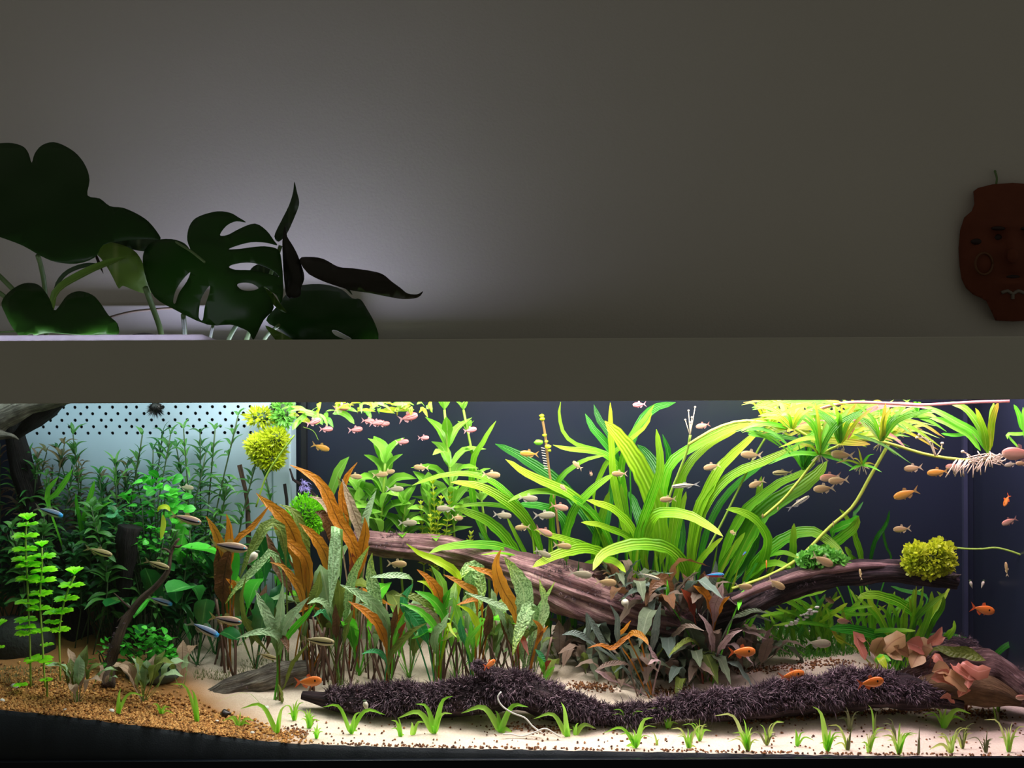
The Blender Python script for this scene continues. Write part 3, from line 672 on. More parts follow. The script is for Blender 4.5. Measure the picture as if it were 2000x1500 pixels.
# --- big strap-leaved plants. (material, width px, tip-first points, tip depth)
def plant(name, label, cat, root, leaves, Yb, group=None, kind='strap', wav=0.075, freq=6, fold=0.25, jit=26, **k):
    t = thing(name, root, label, cat, group)
    for mt, w, pp, Yt in leaves:
        r = root + Vector((R_(-1, 1) * W(jit), R_(-0.5, 0.5) * W(jit), 0)); r.z = G(r.x, r.y)
        traced(t, M[mt], pp, w * .86, Yb, Yt, root=r, kind=kind, wav=wav, freq=freq, fold=fold, nseg=24, **k)
    return t
S = 'strap'; SY = 'strapy'; SD = 'strapd'
rootA = on_ground(1285, 0.43)
A_leaves = [
 (SY, 46, [(1181, 822), (1205, 850), (1227, 877), (1255, 925), (1276, 975), (1288, 1030), (1290, 1100)], 0.30),
 (SY, 17, [(1192, 786), (1193, 830), (1195, 880), (1198, 930), (1208, 985), (1225, 1045), (1240, 1110)], 0.40),
 (S, 22, [(1282, 838), (1288, 880), (1290, 915), (1277, 960), (1257, 1015), (1244, 1065), (1240, 1130)], 0.27),
 (SD, 18, [(1294, 848), (1306, 890), (1303, 950), (1294, 1010), (1290, 1080)], 0.40),
 (S, 24, [(1510, 815), (1450, 830), (1400, 850), (1350, 875), (1312, 905), (1297, 945), (1292, 1020), (1290, 1090)], 0.36),
 (SY, 20, [(1440, 842), (1400, 860), (1365, 885), (1338, 920), (1325, 960), (1316, 1010), (1306, 1090)], 0.40),
 (SY, 28, [(1412, 1048), (1390, 1032), (1362, 1016), (1325, 1003), (1288, 1004), (1268, 1022), (1258, 1062), (1258, 1110)], 0.24),
 (SY, 32, [(1158, 1114), (1170, 1092), (1190, 1077), (1228, 1066), (1275, 1064), (1312, 1076), (1335, 1104), (1338, 1140)], 0.26),
 (SD, 30, [(1245, 868), (1270, 895), (1288, 930), (1298, 990), (1296, 1060)], 0.50),
 (SD, 26, [(1228, 960), (1240, 990), (1252, 1030), (1262, 1090)], 0.50),
 (S, 16, [(1213, 945), (1218, 985), (1232, 1035), (1248, 1100)], 0.42),
 (S, 18, [(1340, 960), (1328, 1005), (1318, 1055), (1308, 1120)], 0.42),
 (SD, 16, [(1330, 1000), (1332, 1050), (1322, 1110)], 0.46),
]
plant('strap_plant', 'tallest bright strap-leaved plant, its broad front leaf reaching up mid-tank', 'aquatic plant', rootA, A_leaves, 0.42, 'strap-leaved plants')
rootB = on_ground(1215, 0.45)
B_leaves = [
 (SY, 26, [(987, 897), (1012, 915), (1037, 930), (1062, 942), (1095, 955), (1125, 975), (1150, 1000), (1172, 1035), (1190, 1090)], 0.33),
 (SD, 28, [(967, 867), (1000, 882), (1037, 905), (1075, 930), (1112, 965), (1150, 1015), (1185, 1080)], 0.48),
 (S, 12, [(1095, 785), (1092, 812), (1100, 845), (1120, 865), (1150, 876), (1182, 886), (1208, 920), (1222, 980), (1226, 1060)], 0.42),
 (S, 17, [(1080, 869), (1112, 878), (1150, 880), (1185, 890), (1212, 925), (1222, 1000)], 0.40),
 (S, 13, [(1182, 890), (1150, 896), (1125, 908), (1100, 928), (1082, 955), (1078, 1010), (1090, 1070)], 0.40),
 (S, 18, [(992, 980), (1020, 966), (1050, 960), (1087, 962), (1125, 977), (1162, 1007), (1190, 1055), (1200, 1110)], 0.34),
 (SY, 18, [(1135, 1020), (1170, 1026), (1200, 1037), (1232, 1053), (1250, 1085)], 0.30),
 (SY, 22, [(1145, 977), (1187, 990), (1215, 1010), (1238, 1040), (1250, 1080)], 0.31),
 (SY, 18, [(1045, 1034), (1075, 1046), (1112, 1056), (1150, 1070), (1175, 1090), (1190, 1120)], 0.32),
 (SY, 26, [(1040, 1108), (1072, 1090), (1112, 1076), (1150, 1072), (1182, 1086), (1200, 1120)], 0.28),
 (SD, 20, [(1143, 808), (1160, 840), (1185, 868), (1205, 900), (1214, 960)], 0.46),
 (SD, 18, [(1160, 790), (1168, 815), (1182, 836), (1196, 860), (1206, 930)], 0.46),
 (S, 16, [(1278, 790), (1262, 815), (1240, 842), (1222, 875), (1212, 930), (1212, 1010)], 0.40),
 (SY, 12, [(1273, 806), (1263, 830), (1240, 852), (1218, 868), (1195, 890), (1172, 930), (1160, 980)], 0.38),
 (S, 22, [(1200, 925), (1165, 950), (1130, 985), (1110, 1030), (1104, 1090)], 0.38),
 (S, 20, [(1190, 960), (1178, 1000), (1165, 1050), (1160, 1110)], 0.40),
 (SD, 16, [(1206, 880), (1200, 930), (1190, 990), (1182, 1060)], 0.48),
 (SY, 18, [(1222, 1118), (1205, 1100), (1180, 1092), (1160, 1098), (1140, 1112)], 0.27),
 (SD, 22, [(1320, 786), (1296, 792), (1274, 800), (1250, 830), (1232, 880)], 0.46),
]
plant('strap_plant', 'strap-leaved plant with drooping leaves spreading over the middle of the slanting log', 'aquatic plant', rootB, B_leaves, 0.44, 'strap-leaved plants')
rootC = on_ground(1062, 0.46)
C_leaves = [
 (S, 16, [(805, 948), (850, 932), (900, 925), (937, 930), (975, 950), (1007, 982), (1037, 1022), (1056, 1075), (1064, 1130)], 0.34),
 (SY, 24, [(880, 942), (925, 947), (962, 962), (1000, 987), (1025, 1012), (1046, 1045), (1058, 1100)], 0.34),
 (S, 12, [(877, 992), (912, 987), (950, 985), (985, 990), (1015, 1005), (1042, 1035), (1056, 1085)], 0.36),
 (S, 26, [(890, 992), (925, 1005), (955, 1020), (980, 1042), (1000, 1068), (1022, 1110)], 0.38),
 (S, 22, [(838, 1081), (870, 1069), (925, 1064), (975, 1068), (1012, 1084), (1042, 1112)], 0.30),
 (S, 7, [(940, 1083), (985, 1080), (1020, 1093), (1042, 1112)], 0.31),
 (S, 15, [(969, 822), (955, 843), (940, 870), (927, 890), (922, 920), (922, 960), (932, 1010), (960, 1070)], 0.42),
 (SD, 20, [(935, 1040), (955, 1060), (985, 1090), (1010, 1120)], 0.46),
 (SD, 22, [(1010, 985), (1050, 988), (1085, 1000), (1105, 1030), (1100, 1090)], 0.44),
 (S, 12, [(1075, 965), (1076, 1010), (1076, 1060), (1072, 1120)], 0.44),
 (S, 10, [(990, 1010), (1010, 1050), (1030, 1090), (1045, 1130)], 0.46),
]
plant('strap_plant', 'strap-leaved plant arching over the upper end of the slanting log', 'aquatic plant', rootC, C_leaves, 0.45, 'strap-leaved plants')
rootD = on_ground(1400, 0.44)
D_leaves = [
 (SY, 26, [(1485, 838), (1450, 872), (1412, 908), (1387, 950), (1364, 1000), (1352, 1060), (1350, 1120)], 0.36),
 (SY, 21, [(1606, 856), (1545, 878), (1490, 903), (1440, 922), (1400, 955), (1372, 1000), (1358, 1060), (1354, 1120)], 0.33),
 (SD, 16, [(1508, 893), (1470, 922), (1430, 955), (1395, 1005), (1372, 1070), (1364, 1130)], 0.44),
 (S, 22, [(1592, 905), (1562, 926), (1525, 943), (1487, 970), (1450, 1005), (1422, 1060), (1405, 1120)], 0.38),
 (S, 40, [(1616, 900), (1598, 925), (1570, 948), (1535, 970), (1492, 1000), (1460, 1050), (1430, 1120)], 0.40),
 (S, 26, [(1418, 995), (1450, 1001), (1478, 1020), (1496, 1048), (1494, 1082), (1478, 1118), (1456, 1146)], 0.25),
 (S, 28, [(1650, 1084), (1622, 1060), (1595, 1042), (1562, 1040), (1535, 1052), (1505, 1072), (1475, 1105), (1450, 1150)], 0.30),
 (S, 19, [(1551, 1022), (1550, 1060), (1546, 1100), (1530, 1150)], 0.30),
 (S, 22, [(1487, 930), (1478, 980), (1456, 1030), (1430, 1090)], 0.44),
 (SD, 30, [(1478, 1030), (1470, 1065), (1450, 1100), (1425, 1140)], 0.46),
 (SY, 15, [(1412, 1050), (1390, 1070), (1365, 1100), (1352, 1140)], 0.36),
 (S, 16, [(1455, 1040), (1430, 1075), (1402, 1120), (1390, 1150)], 0.36),
 (S, 20, [(1545, 1108), (1510, 1100), (1480, 1110), (1450, 1140)], 0.32),
 (S, 16, [(1560, 1090), (1530, 1080), (1500, 1085), (1470, 1110)], 0.33),
]
plant('strap_plant', 'strap-leaved plant fanning out behind the foot of the forked branch', 'aquatic plant', rootD, D_leaves, 0.43, 'strap-leaved plants')
# slender bare stalks and thin leaves bundled at the feet of the strap plants
for i, (x0, x1, n, nm) in enumerate(((1225, 1330, 24, 'sheaf of thin upright green blades behind the dark crypts'), (1060, 1130, 12, 'sheaf of thin upright blades above the middle of the slanting log'), (1350, 1450, 18, 'sheaf of thin leaning blades behind the foot of the forked branch'))):
    rt = on_ground((x0 + x1) / 2, 0.47); t = thing('blade_sheaf', rt, nm, 'aquatic plant', 'thin blade sheaves')
    for k in range(n):
        xb = R_(x0, x1); lean = [R_(-25, 35), R_(-25, 10), R_(20, 110)][i]; h = R_(90, 190)
        r0 = on_ground(xb, R_(0.42, 0.5)); yb = px(r0)[1]
        traced(t, M[random.choice([S, S, SD, SY])], [(xb, yb), (xb + lean * 0.3, yb - h * 0.55), (xb + lean, yb - h - 40)], R_(5, 9), r0.y, r0.y - R_(0, 0.1), tipfirst=False, kind='strap', nseg=6)
# --- runners, flower stalks
def runner(name, label, pp, w, mat, Y0, Y1, cat='plant stalk', seg=24):
    n = len(pp) - 1; pts = [P(x, y, Y0 + (Y1 - Y0) * i / n) for i, (x, y) in enumerate(pp)]
    t = thing(name, pts[0], label, cat); mb = MB(); mb.tube(spline(pts, seg), W(w / 2, (Y0 + Y1) / 2), 7); mb.build('stalk', mat, t)
    return t
runner('plant_runner', 'long straight yellow runner slanting from the floating leaves down to the forked branch', [(1735, 868), (1700, 930), (1665, 990), (1620, 1030), (1560, 1090), (1500, 1125), (1430, 1150)], 6.5, M['stemy'], 0.30, 0.34)
t = runner('plant_stalk', 'thin grey-green stalk with budding filaments at its top behind the arching strap leaves', [(1348, 850), (1342, 880), (1325, 925), (1305, 980), (1296, 1060)], 5, M['stemg'], 0.34, 0.42)
for dx, dy in ((-6, -30), (-2, -48), (2, -35), (6, -55), (0, -25)):
    mb = MB(); a, c = P(1348, 852, 0.34), P(1348 + dx * 1.6, 850 + dy, 0.335); mb.tube([a, c], 0.0009, 5); mb.ball(c, 0.0024, 6, 4); mb.build('filament', M['root'], t)
runner('plant_stalk', 'slanting grey-green stalk crossing the dark gap between strap leaves', [(1512, 830), (1480, 880), (1440, 960), (1400, 1040), (1350, 1130)], 4.5, M['stemg'], 0.36, 0.42)
t = runner('plant_stalk', 'brown jointed stalk standing alone before the navy rear pane', [(1058, 812), (1064, 845), (1068, 880), (1074, 930), (1084, 985), (1092, 1050), (1096, 1110)], 5, simple('brown_jointed_stalk', lin(165, 115, 75), lin(120, 110, 60), 40), 0.40, 0.45)
for x, y, r in ((1058, 812, 5), (1059, 818, 5), (1064, 850, 4.5), (1067, 862, 4), (1070, 872, 6), (1073, 880, 4)):
    mb = MB(); mb.ball(P(x, y, 0.40), W(r, .4), 8, 5, (1, 1, 0.7), 0.2); mb.build('node', M['moss'], t)
mb = MB(); mb.ball(P(1052, 864, 0.39), W(7, .4), 8, 6, (1.3, 1, 0.8), 0.1); mb.build('bud', M['hyg'], t)
for k in range(9):
    mb = MB(); a = P(1064 + k * 0.8, 876 + k * 5, 0.395); mb.tube([a, a + Vector((-0.009, 0, 0.002))], 0.0009, 4); mb.build('rootlet', M['root'], t)
# --- pale lime stem plants of the left middle
def stemplant(name, label, top, base, nodes, L, w, mat, Y, kind='lance', group=None, stem=5, per=3, arch=0.7, up=0.55, jit=0.3, foli=False, taper=0.6, stemmat=None, start=0.15, bend=0.02, wild=0.0):
    a, c = (base if isinstance(base, Vector) else P(*base, Y + 0.03)), P(*top, Y)
    mid = a.lerp(c, 0.5) + Vector((R_(-1, 1) * bend, 0, 0))
    t = thing(name, a, label, 'aquatic plant', group); q = spline([a, mid, c], nodes * 2)
    mb = MB(); mb.tube(spline([a, mid, c], 12), W(stem / 2, Y), 6); mb.build('stem', stemmat or M['stemg'], t)
    fb = MB()
    for i in range(nodes):
        u = start + (1 - start) * (i + 1) / nodes; p = q[min(len(q) - 1, int(u * (len(q) - 1)))]
        a0 = R_(0, 6.3); ll = W(L, Y) * (1 - (1 - taper) * max(0, u - 0.6) / 0.4) * R_(0.8, 1.15)
        for k in range(per):
            th = a0 + 2 * PI * k / per + R_(-jit, jit)
            d = Vector((math.cos(th), math.sin(th) * 0.8, 0)); el = up + (0.6 if u > 0.85 else 0) + R_(-0.15, 0.15) + R_(-wild, wild); ll2 = ll; ll = ll * R_(1 - wild * .5, 1 + wild * .3)
            d1 = (d + Vector((0, 0, el * 1.3))).normalized(); d2 = (d + Vector((0, 0, el - arch))).normalized()
            pts = [p, p + d1 * ll * 0.5, p + d1 * ll * 0.55 + d2 * ll * 0.45]
            kw = dict(kind=kind, nseg=6, fold=0.25, face=(d.x * -0.2, -0.4, 0.9), petw=0.12, ph=R_(0, 6), wav=0.03)
            ll = ll2
            if foli: fb.add(*ribbon_data(pts, W(w, Y), **kw))
            else: leaf(t, mat, pts, W(w, Y), **kw)
    if foli: fb.build('leaves', mat, t, kind='stuff')
    return t
for (tx, ty, bx, n, L, w, lab) in (
 (868, 800, 890, 6, 108, 23, 'tallest pale lime stem plant reaching the surface beside the pink-striped shoal'),
 (752, 905, 760, 6, 105, 32, 'pale lime broad-leaved stem plant just behind the top of the slanting log'),
 (835, 960, 850, 5, 90, 24, 'pale lime stem plant below the tallest lime one, over the log'),
 (700, 960, 720, 4, 80, 24, 'pale lime stem plant standing behind the amber crypt leaves'),
 (790, 985, 800, 5, 80, 24, 'short pale lime stem plant close behind the log')):
    stemplant('lime_stem_plant', lab, (tx, ty), on_ground(bx, 0.47), n, L, w, M['hyg'], 0.43, per=3, up=0.9, arch=0.9, group='pale lime stem plants', start=0.5 if ty > 900 else 0.45)
t = thing('lime_leaf_plant', on_ground(655, 0.47), 'single tall rounded lime leaf standing behind the amber crypts', 'aquatic plant')
traced(t, M['hyg'], [(682, 892), (672, 905), (660, 925), (652, 950), (646, 975)], 26, 0.46, 0.42, root=on_ground(655, 0.47), kind='strap')
t = stemplant('lime_stem_plant', 'thin lime stem leaning up beside the tallest lime plant', (905, 800), on_ground(960, 0.48), 5, 48, 12, M['hyg'], 0.46, per=3, up=0.9, arch=0.8, group='pale lime stem plants', start=0.6)
for kk, (tx, ty, bx) in enumerate(((845, 945, 838), (862, 975, 858), (822, 985, 820), (880, 965, 885), (840, 1010, 842), (920, 1045, 925))):
    stemplant('needle_stem_plant', ['tallest', 'second tallest', 'third tallest', 'rightward leaning', 'short', 'lone far right'][kk] + ' fine-leaved yellowish stem in the tuft behind the slanting log', (tx, ty), on_ground(bx, 0.45), 14, 16, 5, M['moss'], 0.42, kind='willow', per=4, up=0.4, arch=0.1, foli=True, group='fine yellowish stems behind the log', stem=2.5, start=0.55)
# --- surface plants at the upper left of the dark pane
t = thing('surface_plant', P(700, 795, 0.30), 'mat of pale and yellow floating leaves under the hood above the pink-striped shoal', 'floating plant')
for k in range(62):
    x = R_(560, 850); y = R_(782, 806) if x > 640 else R_(785, 830)
    a = R_(0, 6.28); l = R_(20, 42)
    traced(t, M[random.choice(['hyg', 'lime', 'float', 'ylime'])], [(x, y), (x + math.cos(a) * l * 0.5, y - 2 + math.sin(a) * l * 0.15), (x + math.cos(a) * l, y + abs(math.sin(a)) * l * 0.3)], R_(6, 12), 0.32 + R_(-.06, .06), 0.30 + R_(-.06, .06), tipfirst=False, kind='lance', nseg=6)
for pp, w in (([(630, 830), (618, 812), (600, 806), (585, 800)], 14), ([(692, 828), (678, 812), (662, 805), (650, 808)], 13), ([(571, 840), (580, 826), (592, 815), (600, 806)], 12), ([(640, 832), (632, 815), (622, 808)], 6), ([(724, 818), (720, 806), (716, 800)], 8)):
    traced(t, M['hyg'], pp, w, 0.32, 0.30, kind='strap', nseg=8)
mb = MB(); q = spline([P(575, 850, .32), P(545, 890, .33), P(520, 930, .34), P(500, 990, .35)], 14); mb.tube(q, W(2), 5); mb.build('stem', M['stemg'], t)
mb = MB(); q = spline([P(592, 834, .32), P(612, 842, .32), P(622, 860, .32)], 10); mb.tube(q, W(0.8), 5); mb.build('rootlet', M['stemg'], t)
# --- floating runner plants, upper right
def rosette_px(t, cx, cy, Y, n, L, w, mats, spread=2.6, tilt=-1.57, kind='grass', droop=0.2, yl=784):
    for k in range(n):
        a = tilt + spread * ((k + 0.5) / n - 0.5) + R_(-0.45, 0.45); l = L * R_(0.5, 1.3)
        x1, y1 = cx + math.cos(a) * l * 0.55, cy + math.sin(a) * l * 0.6
        x2, y2 = cx + math.cos(a) * l * 1.05, cy + math.sin(a) * l * 0.9 + droop * l * abs(math.cos(a))
        y1, y2 = max(y1, yl - 8 + R_(0, 6)), max(y2, yl - 6 + R_(0, 14))
        traced(t, M[random.choice(mats)], [(cx + R_(-3, 3), cy), (x1, y1), (x2, y2)], w * R_(0.7, 1.2), Y, Y + R_(-0.10, 0.05), tipfirst=False, kind=kind, nseg=8, fold=0.2)
def floatplant(label, cx, cy, Y, n, L, w, mats, roots=8, **k):
    t = thing('floating_plantlet', P(cx, cy, Y), label, 'floating plant', 'plantlets along the floating runners')
    rosette_px(t, cx, cy, Y, n, L, w, mats, **k)
    mb = MB()
    for _ in range(roots):
        a = R_(0.3, 2.8); l = R_(8, 22); mb.tube(spline([P(cx, cy, Y), P(cx + math.cos(a) * l * 0.5, cy + 5, Y), P(cx + math.cos(a) * l, cy + math.sin(a) * l, Y)], 4), W(0.8), 4)
    if roots: mb.build('roots', M['root'], t, kind='stuff')
    return t
floatplant('yellow rosette on the runner nearest the arching strap tips', 1545, 836, 0.26, 16, 95, 10, ['float', 'float', 'sag', 'lime'], 4, spread=4.2)
floatplant('yellow-green rosette with a white knot on the lower floating runner', 1602, 888, 0.26, 14, 75, 9, ['float', 'sag', 'lime'], 8, spread=3.2)
floatplant('amber and yellow rosette just under the hood amid the floating mass', 1642, 865, 0.24, 15, 90, 11, ['float', 'float', 'ylime', 'sag'], 5, spread=3.4)
floatplant('bright green rosette at the crossing with the long straight runner', 1722, 864, 0.27, 22, 92, 8, ['sag', 'lime', 'hyg', 'float'], 8, spread=2.4)
floatplant('grassy green plantlet hanging below the strap tips under the floating mass', 1570, 918, 0.36, 16, 100, 6, ['strapd', 'strapd', 'lime'], 0, spread=1.5)
floatplant('bushy green plantlet at the right edge of the floating mass', 1745, 845, 0.33, 18, 80, 6, ['sag', 'lime', 'hyg'], 4, spread=2.8)
floatplant('yellow blades crowding the surface above the arching strap tips', 1500, 825, 0.30, 14, 60, 9, ['float', 'ylime', 'sag'], 0, spread=3.0)
floatplant('pale blades crowding the surface where the pink runner begins', 1600, 830, 0.34, 22, 75, 9, ['hyg', 'sag', 'float'], 0, spread=3.4)
floatplant('lime blades crowding the surface under the pink runner', 1680, 830, 0.36, 20, 80, 9, ['hyg', 'lime', 'float'], 0, spread=3.4)
floatplant('short light green blades at the surface beyond the pink runner arch', 1790, 812, 0.36, 12, 60, 10, ['lime', 'hyg'], 0, spread=3.6)
floatplant('curled yellow plantlet trailing white roots beneath the floating mass', 1683, 908, 0.25, 7, 45, 6, ['float', 'lime'], 12, spread=3.6)
runner('plant_runner', 'yellow floating runner linking the rosettes and sinking toward the rooted plantlet', [(1345, 868), (1400, 836), (1460, 822), (1545, 836), (1590, 856), (1660, 858), (1720, 862), (1810, 888), (1880, 898), (1925, 898)], 6, M['stemy'], 0.26, 0.24)
runner('plant_runner', 'lower yellow runner from the white knot rosette to the strap leaves', [(1700, 840), (1660, 862), (1604, 888), (1560, 940), (1530, 975), (1490, 1010)], 5.5, M['stemy'], 0.25, 0.34)
runner('plant_runner', 'pink runner lying along the underside of the hood at the surface', [(1560, 815), (1610, 796), (1660, 786), (1740, 788), (1800, 791), (1860, 788), (1920, 785), (1972, 784)], 6, M['stempink'], 0.20, 0.06)
t = thing('pink_leaf_runner', P(1540, 835, 0.22), 'dull pink ribbon leaves arching through the floating mass', 'floating plant')
for pp, w in (([(1768, 873), (1740, 850), (1700, 832), (1665, 818), (1640, 814)], 10), ([(1672, 822), (1690, 805), (1715, 795), (1745, 790), (1790, 792), (1830, 800)], 11), ([(1640, 840), (1620, 823), (1595, 820), (1570, 828), (1548, 836)], 8), ([(1655, 860), (1675, 820), (1700, 802), (1730, 794)], 9), ([(1700, 868), (1670, 865), (1620, 860), (1590, 856)], 18)):
    traced(t, M['floatpink'] if w < 15 else M['float'], pp, w, 0.23, 0.19, kind='strap', nseg=10)
t = thing('surface_blade_plant', P(1620, 800, 0.26), 'tangle of long yellow and lime blades lying across each other under the hood', 'floating plant')
for k in range(58):
    x, y = R_(1450, 1800), R_(786, 850); a = R_(-.55, .55) + random.choice([0, PI]); l = R_(60, 150); Yk = R_(.18, .34)
    x2, y2 = x + math.cos(a) * l, y + math.sin(a) * l * .8 + R_(-5, 25)
    if x2 < 1435 or x2 > 1850: continue
    traced(t, M[random.choice(['float', 'float', 'floatg', 'floatg', 'strap', 'strapy'])], [(x, max(786, y)), ((x + x2) / 2, max(784, (y + y2) / 2 - R_(4, 22))), (x2, max(786, y2))], R_(6, 13), Yk, Yk + R_(-.06, .06), tipfirst=False, kind='grass', nseg=9, fold=.25)
for i_, (cx, cy, nn) in enumerate(((1548, 838, 9), (1604, 886, 9), (1642, 866, 10), (1722, 862, 12))):
    t = thing('upright_plantlet', P(cx, cy, .15), ['upright yellow blades on the first node of the floating runner', 'upright yellow blades on the white knot node', 'upright amber blades on the middle node of the floating runner', 'upright green blades where the straight runner crosses'][i_], 'floating plant', 'upright plantlets along the floating runners')
    for k in range(nn):
        dx = R_(-80, 80); traced(t, M[random.choice(['float', 'floatg', 'float', 'floatg', 'strap'] if i_ < 3 else ['floatg', 'strap', 'float', 'floatg'])], [(cx + R_(-4, 4), cy), (cx + dx * .45, cy - (cy - 788) * .55), (cx + dx * R_(.9, 1.5), 788 + R_(-2, 26))], R_(6, 11), .15, .15 + R_(-.05, .04), tipfirst=False, kind='strap', nseg=9)
t = thing('rooted_plantlet', P(1932, 895, 0.22), 'broad-leaved plantlet with a beard of white roots hanging before the corner seam', 'floating plant')
for mt, w, pp in (('lime', 18, [(1816, 817), (1840, 822), (1866, 835), (1890, 848), (1915, 880)]), ('lime', 15, [(1800, 792), (1835, 806), (1870, 825), (1905, 845), (1925, 880)]), ('strapy', 16, [(1905, 797), (1912, 815), (1922, 845), (1928, 885)]),
                  ('hyg', 18, [(1850, 786), (1880, 795), (1900, 815), (1918, 845), (1930, 885)]), ('float', 14, [(1950, 785), (1942, 805), (1936, 830), (1933, 880)]), ('lime', 12, [(1940, 785), (1938, 800), (1934, 850)]), ('lime', 8, [(1838, 847), (1862, 850), (1890, 848)])):
    traced(t, M[mt], pp, w, 0.22, 0.19, kind='strap', nseg=10)
mb = MB()
for _ in range(46):
    a = R_(-0.6, 3.7); l = R_(15, 45); cx, cy = 1930 + R_(-6, 6), 893 + R_(-8, 8)
    mb.tube(spline([P(cx, cy, .22), P(cx + math.cos(a) * l * 0.5, cy + R_(-4, 10), .21), P(cx + math.cos(a) * l, cy + math.sin(a) * l * 0.5, .21)], 4), W(1.3), 4)
for _ in range(26):
    x = R_(1862, 1925); mb.tube(spline([P(x, 898, .22), P(x - R_(2, 10), 908, .21), P(x - R_(5, 25), 915 + R_(0, 18), .21)], 4), W(1.2), 4)
mb.build('roots', M['root'], t, kind='stuff')
for pts in ([(1828, 890), (1815, 865), (1796, 849)], [(1826, 890), (1812, 858), (1791, 855)], [(1828, 890), (1823, 875), (1820, 862)], [(1830, 890), (1838, 878), (1840, 866)], [(1925, 880), (1912, 862), (1897, 843)], [(1895, 890), (1885, 884), (1880, 882)]):
    mb = MB(); mb.tube(spline([P(x, y, 0.225) for x, y in pts], 6), W(1.5), 5); e = P(*pts[-1], 0.225); mb.ball(e, W(4), 7, 5, (1, 1, 0.8), 0.15); mb.build('sprout', M['root'], t)
t = thing('edge_plantlet', P(1995, 880, 0.16), 'green blades of a plantlet cut off by the photograph edge near the corner', 'floating plant')
for pp, w in (([(1968, 858), (1968, 848), (1985, 848), (2010, 846)], 8), ([(1990, 875), (1978, 862), (1968, 850)], 5), ([(1980, 790), (1990, 810), (1996, 840)], 10), ([(1998, 795), (1999, 830), (2003, 860)], 12)):
    traced(t, M['lime'], pp, w, 0.16, 0.15, kind='strap', nseg=8)
runner('plant_runner', 'thin pale runner crossing the corner seam at the height of the leafy clump', [(1866, 1070), (1890, 1072), (1920, 1072), (1945, 1070), (1975, 1077), (2010, 1090)], 4, M['stemg'], 0.36, 0.30)
# --- sword leaves of the right rear
rootE = on_ground(1690, 0.46)
E = [('lime', 22, [(1625, 1048), (1642, 1030), (1665, 1020), (1678, 1008)][::-1], .36), (S, 24, [(1677, 1008), (1668, 1030), (1645, 1050), (1620, 1068), (1600, 1085)], .36), (S, 18, [(1640, 995), (1655, 1015), (1668, 1045), (1680, 1085), (1684, 1120)], .42), (SD, 8, [(1686, 980), (1676, 995), (1668, 1015)], .48),
     (SD, 10, [(1737, 997), (1730, 1025), (1712, 1050), (1702, 1080), (1698, 1110)], .44), (SD, 6, [(1733, 1022), (1725, 1040), (1732, 1070), (1740, 1095)], .44), (S, 16, [(1650, 1068), (1660, 1085), (1672, 1105)], .40)]
plant('strap_plant', 'slender strap-leaved plant rising behind the forked branch toward the dark corner', 'aquatic plant', rootE, E, 0.46, 'strap-leaved plants', jit=10)
rootF = on_ground(1760, 0.40)
Fl = [(S, 26, [(1675, 1168), (1700, 1162), (1730, 1168), (1760, 1180), (1785, 1200), (1796, 1222)], .33), (S, 14, [(1820, 1155), (1818, 1180), (1812, 1205), (1802, 1235), (1795, 1260)], .36), (S, 12, [(1830, 1155), (1842, 1170), (1838, 1190), (1822, 1215), (1808, 1250)], .38),
      (SD, 26, [(1620, 1228), (1660, 1230), (1700, 1238), (1735, 1250)], .32), (S, 12, [(1788, 1232), (1750, 1230), (1710, 1232), (1690, 1240)], .34), (S, 16, [(1863, 1212), (1860, 1230), (1845, 1248), (1820, 1265), (1805, 1280)], .30), (S, 14, [(1785, 1150), (1783, 1190), (1780, 1250)], .42),
      (SY, 12, [(1775, 1165), (1780, 1200), (1782, 1255)], .38), (S, 9, [(1700, 1150), (1705, 1200), (1712, 1255)], .44), (S, 9, [(1660, 1150), (1680, 1190), (1700, 1255)], .45), (S, 11, [(1690, 1145), (1698, 1170), (1703, 1250)], .46), (SD, 10, [(1740, 1145), (1770, 1155), (1800, 1160), (1810, 1175)], .45),
      (S, 8, [(1765, 1175), (1750, 1205), (1735, 1250)], .42), (S, 8, [(1735, 1170), (1755, 1210), (1775, 1250)], .42), (SD, 7, [(1918, 1268), (1895, 1252), (1860, 1240), (1810, 1242)], .40), (S, 8, [(1800, 1150), (1788, 1160), (1770, 1175), (1745, 1200)], .44)] + [(random.choice([S, SY, S]), R_(8, 14), [(1690 + 150 * u + R_(-30, 30), R_(1140, 1185)), (1715 + 95 * u + R_(-15, 15), 1205), (1735 + 55 * u, 1250)], R_(.32, .44)) for u in [k / 13 for k in range(14)]]
plant('strap_plant', 'bright strap-leaved plant under the end of the forked branch', 'aquatic plant', rootF, Fl, 0.42, 'strap-leaved plants', jit=30)
rootG = on_ground(1600, 0.44)
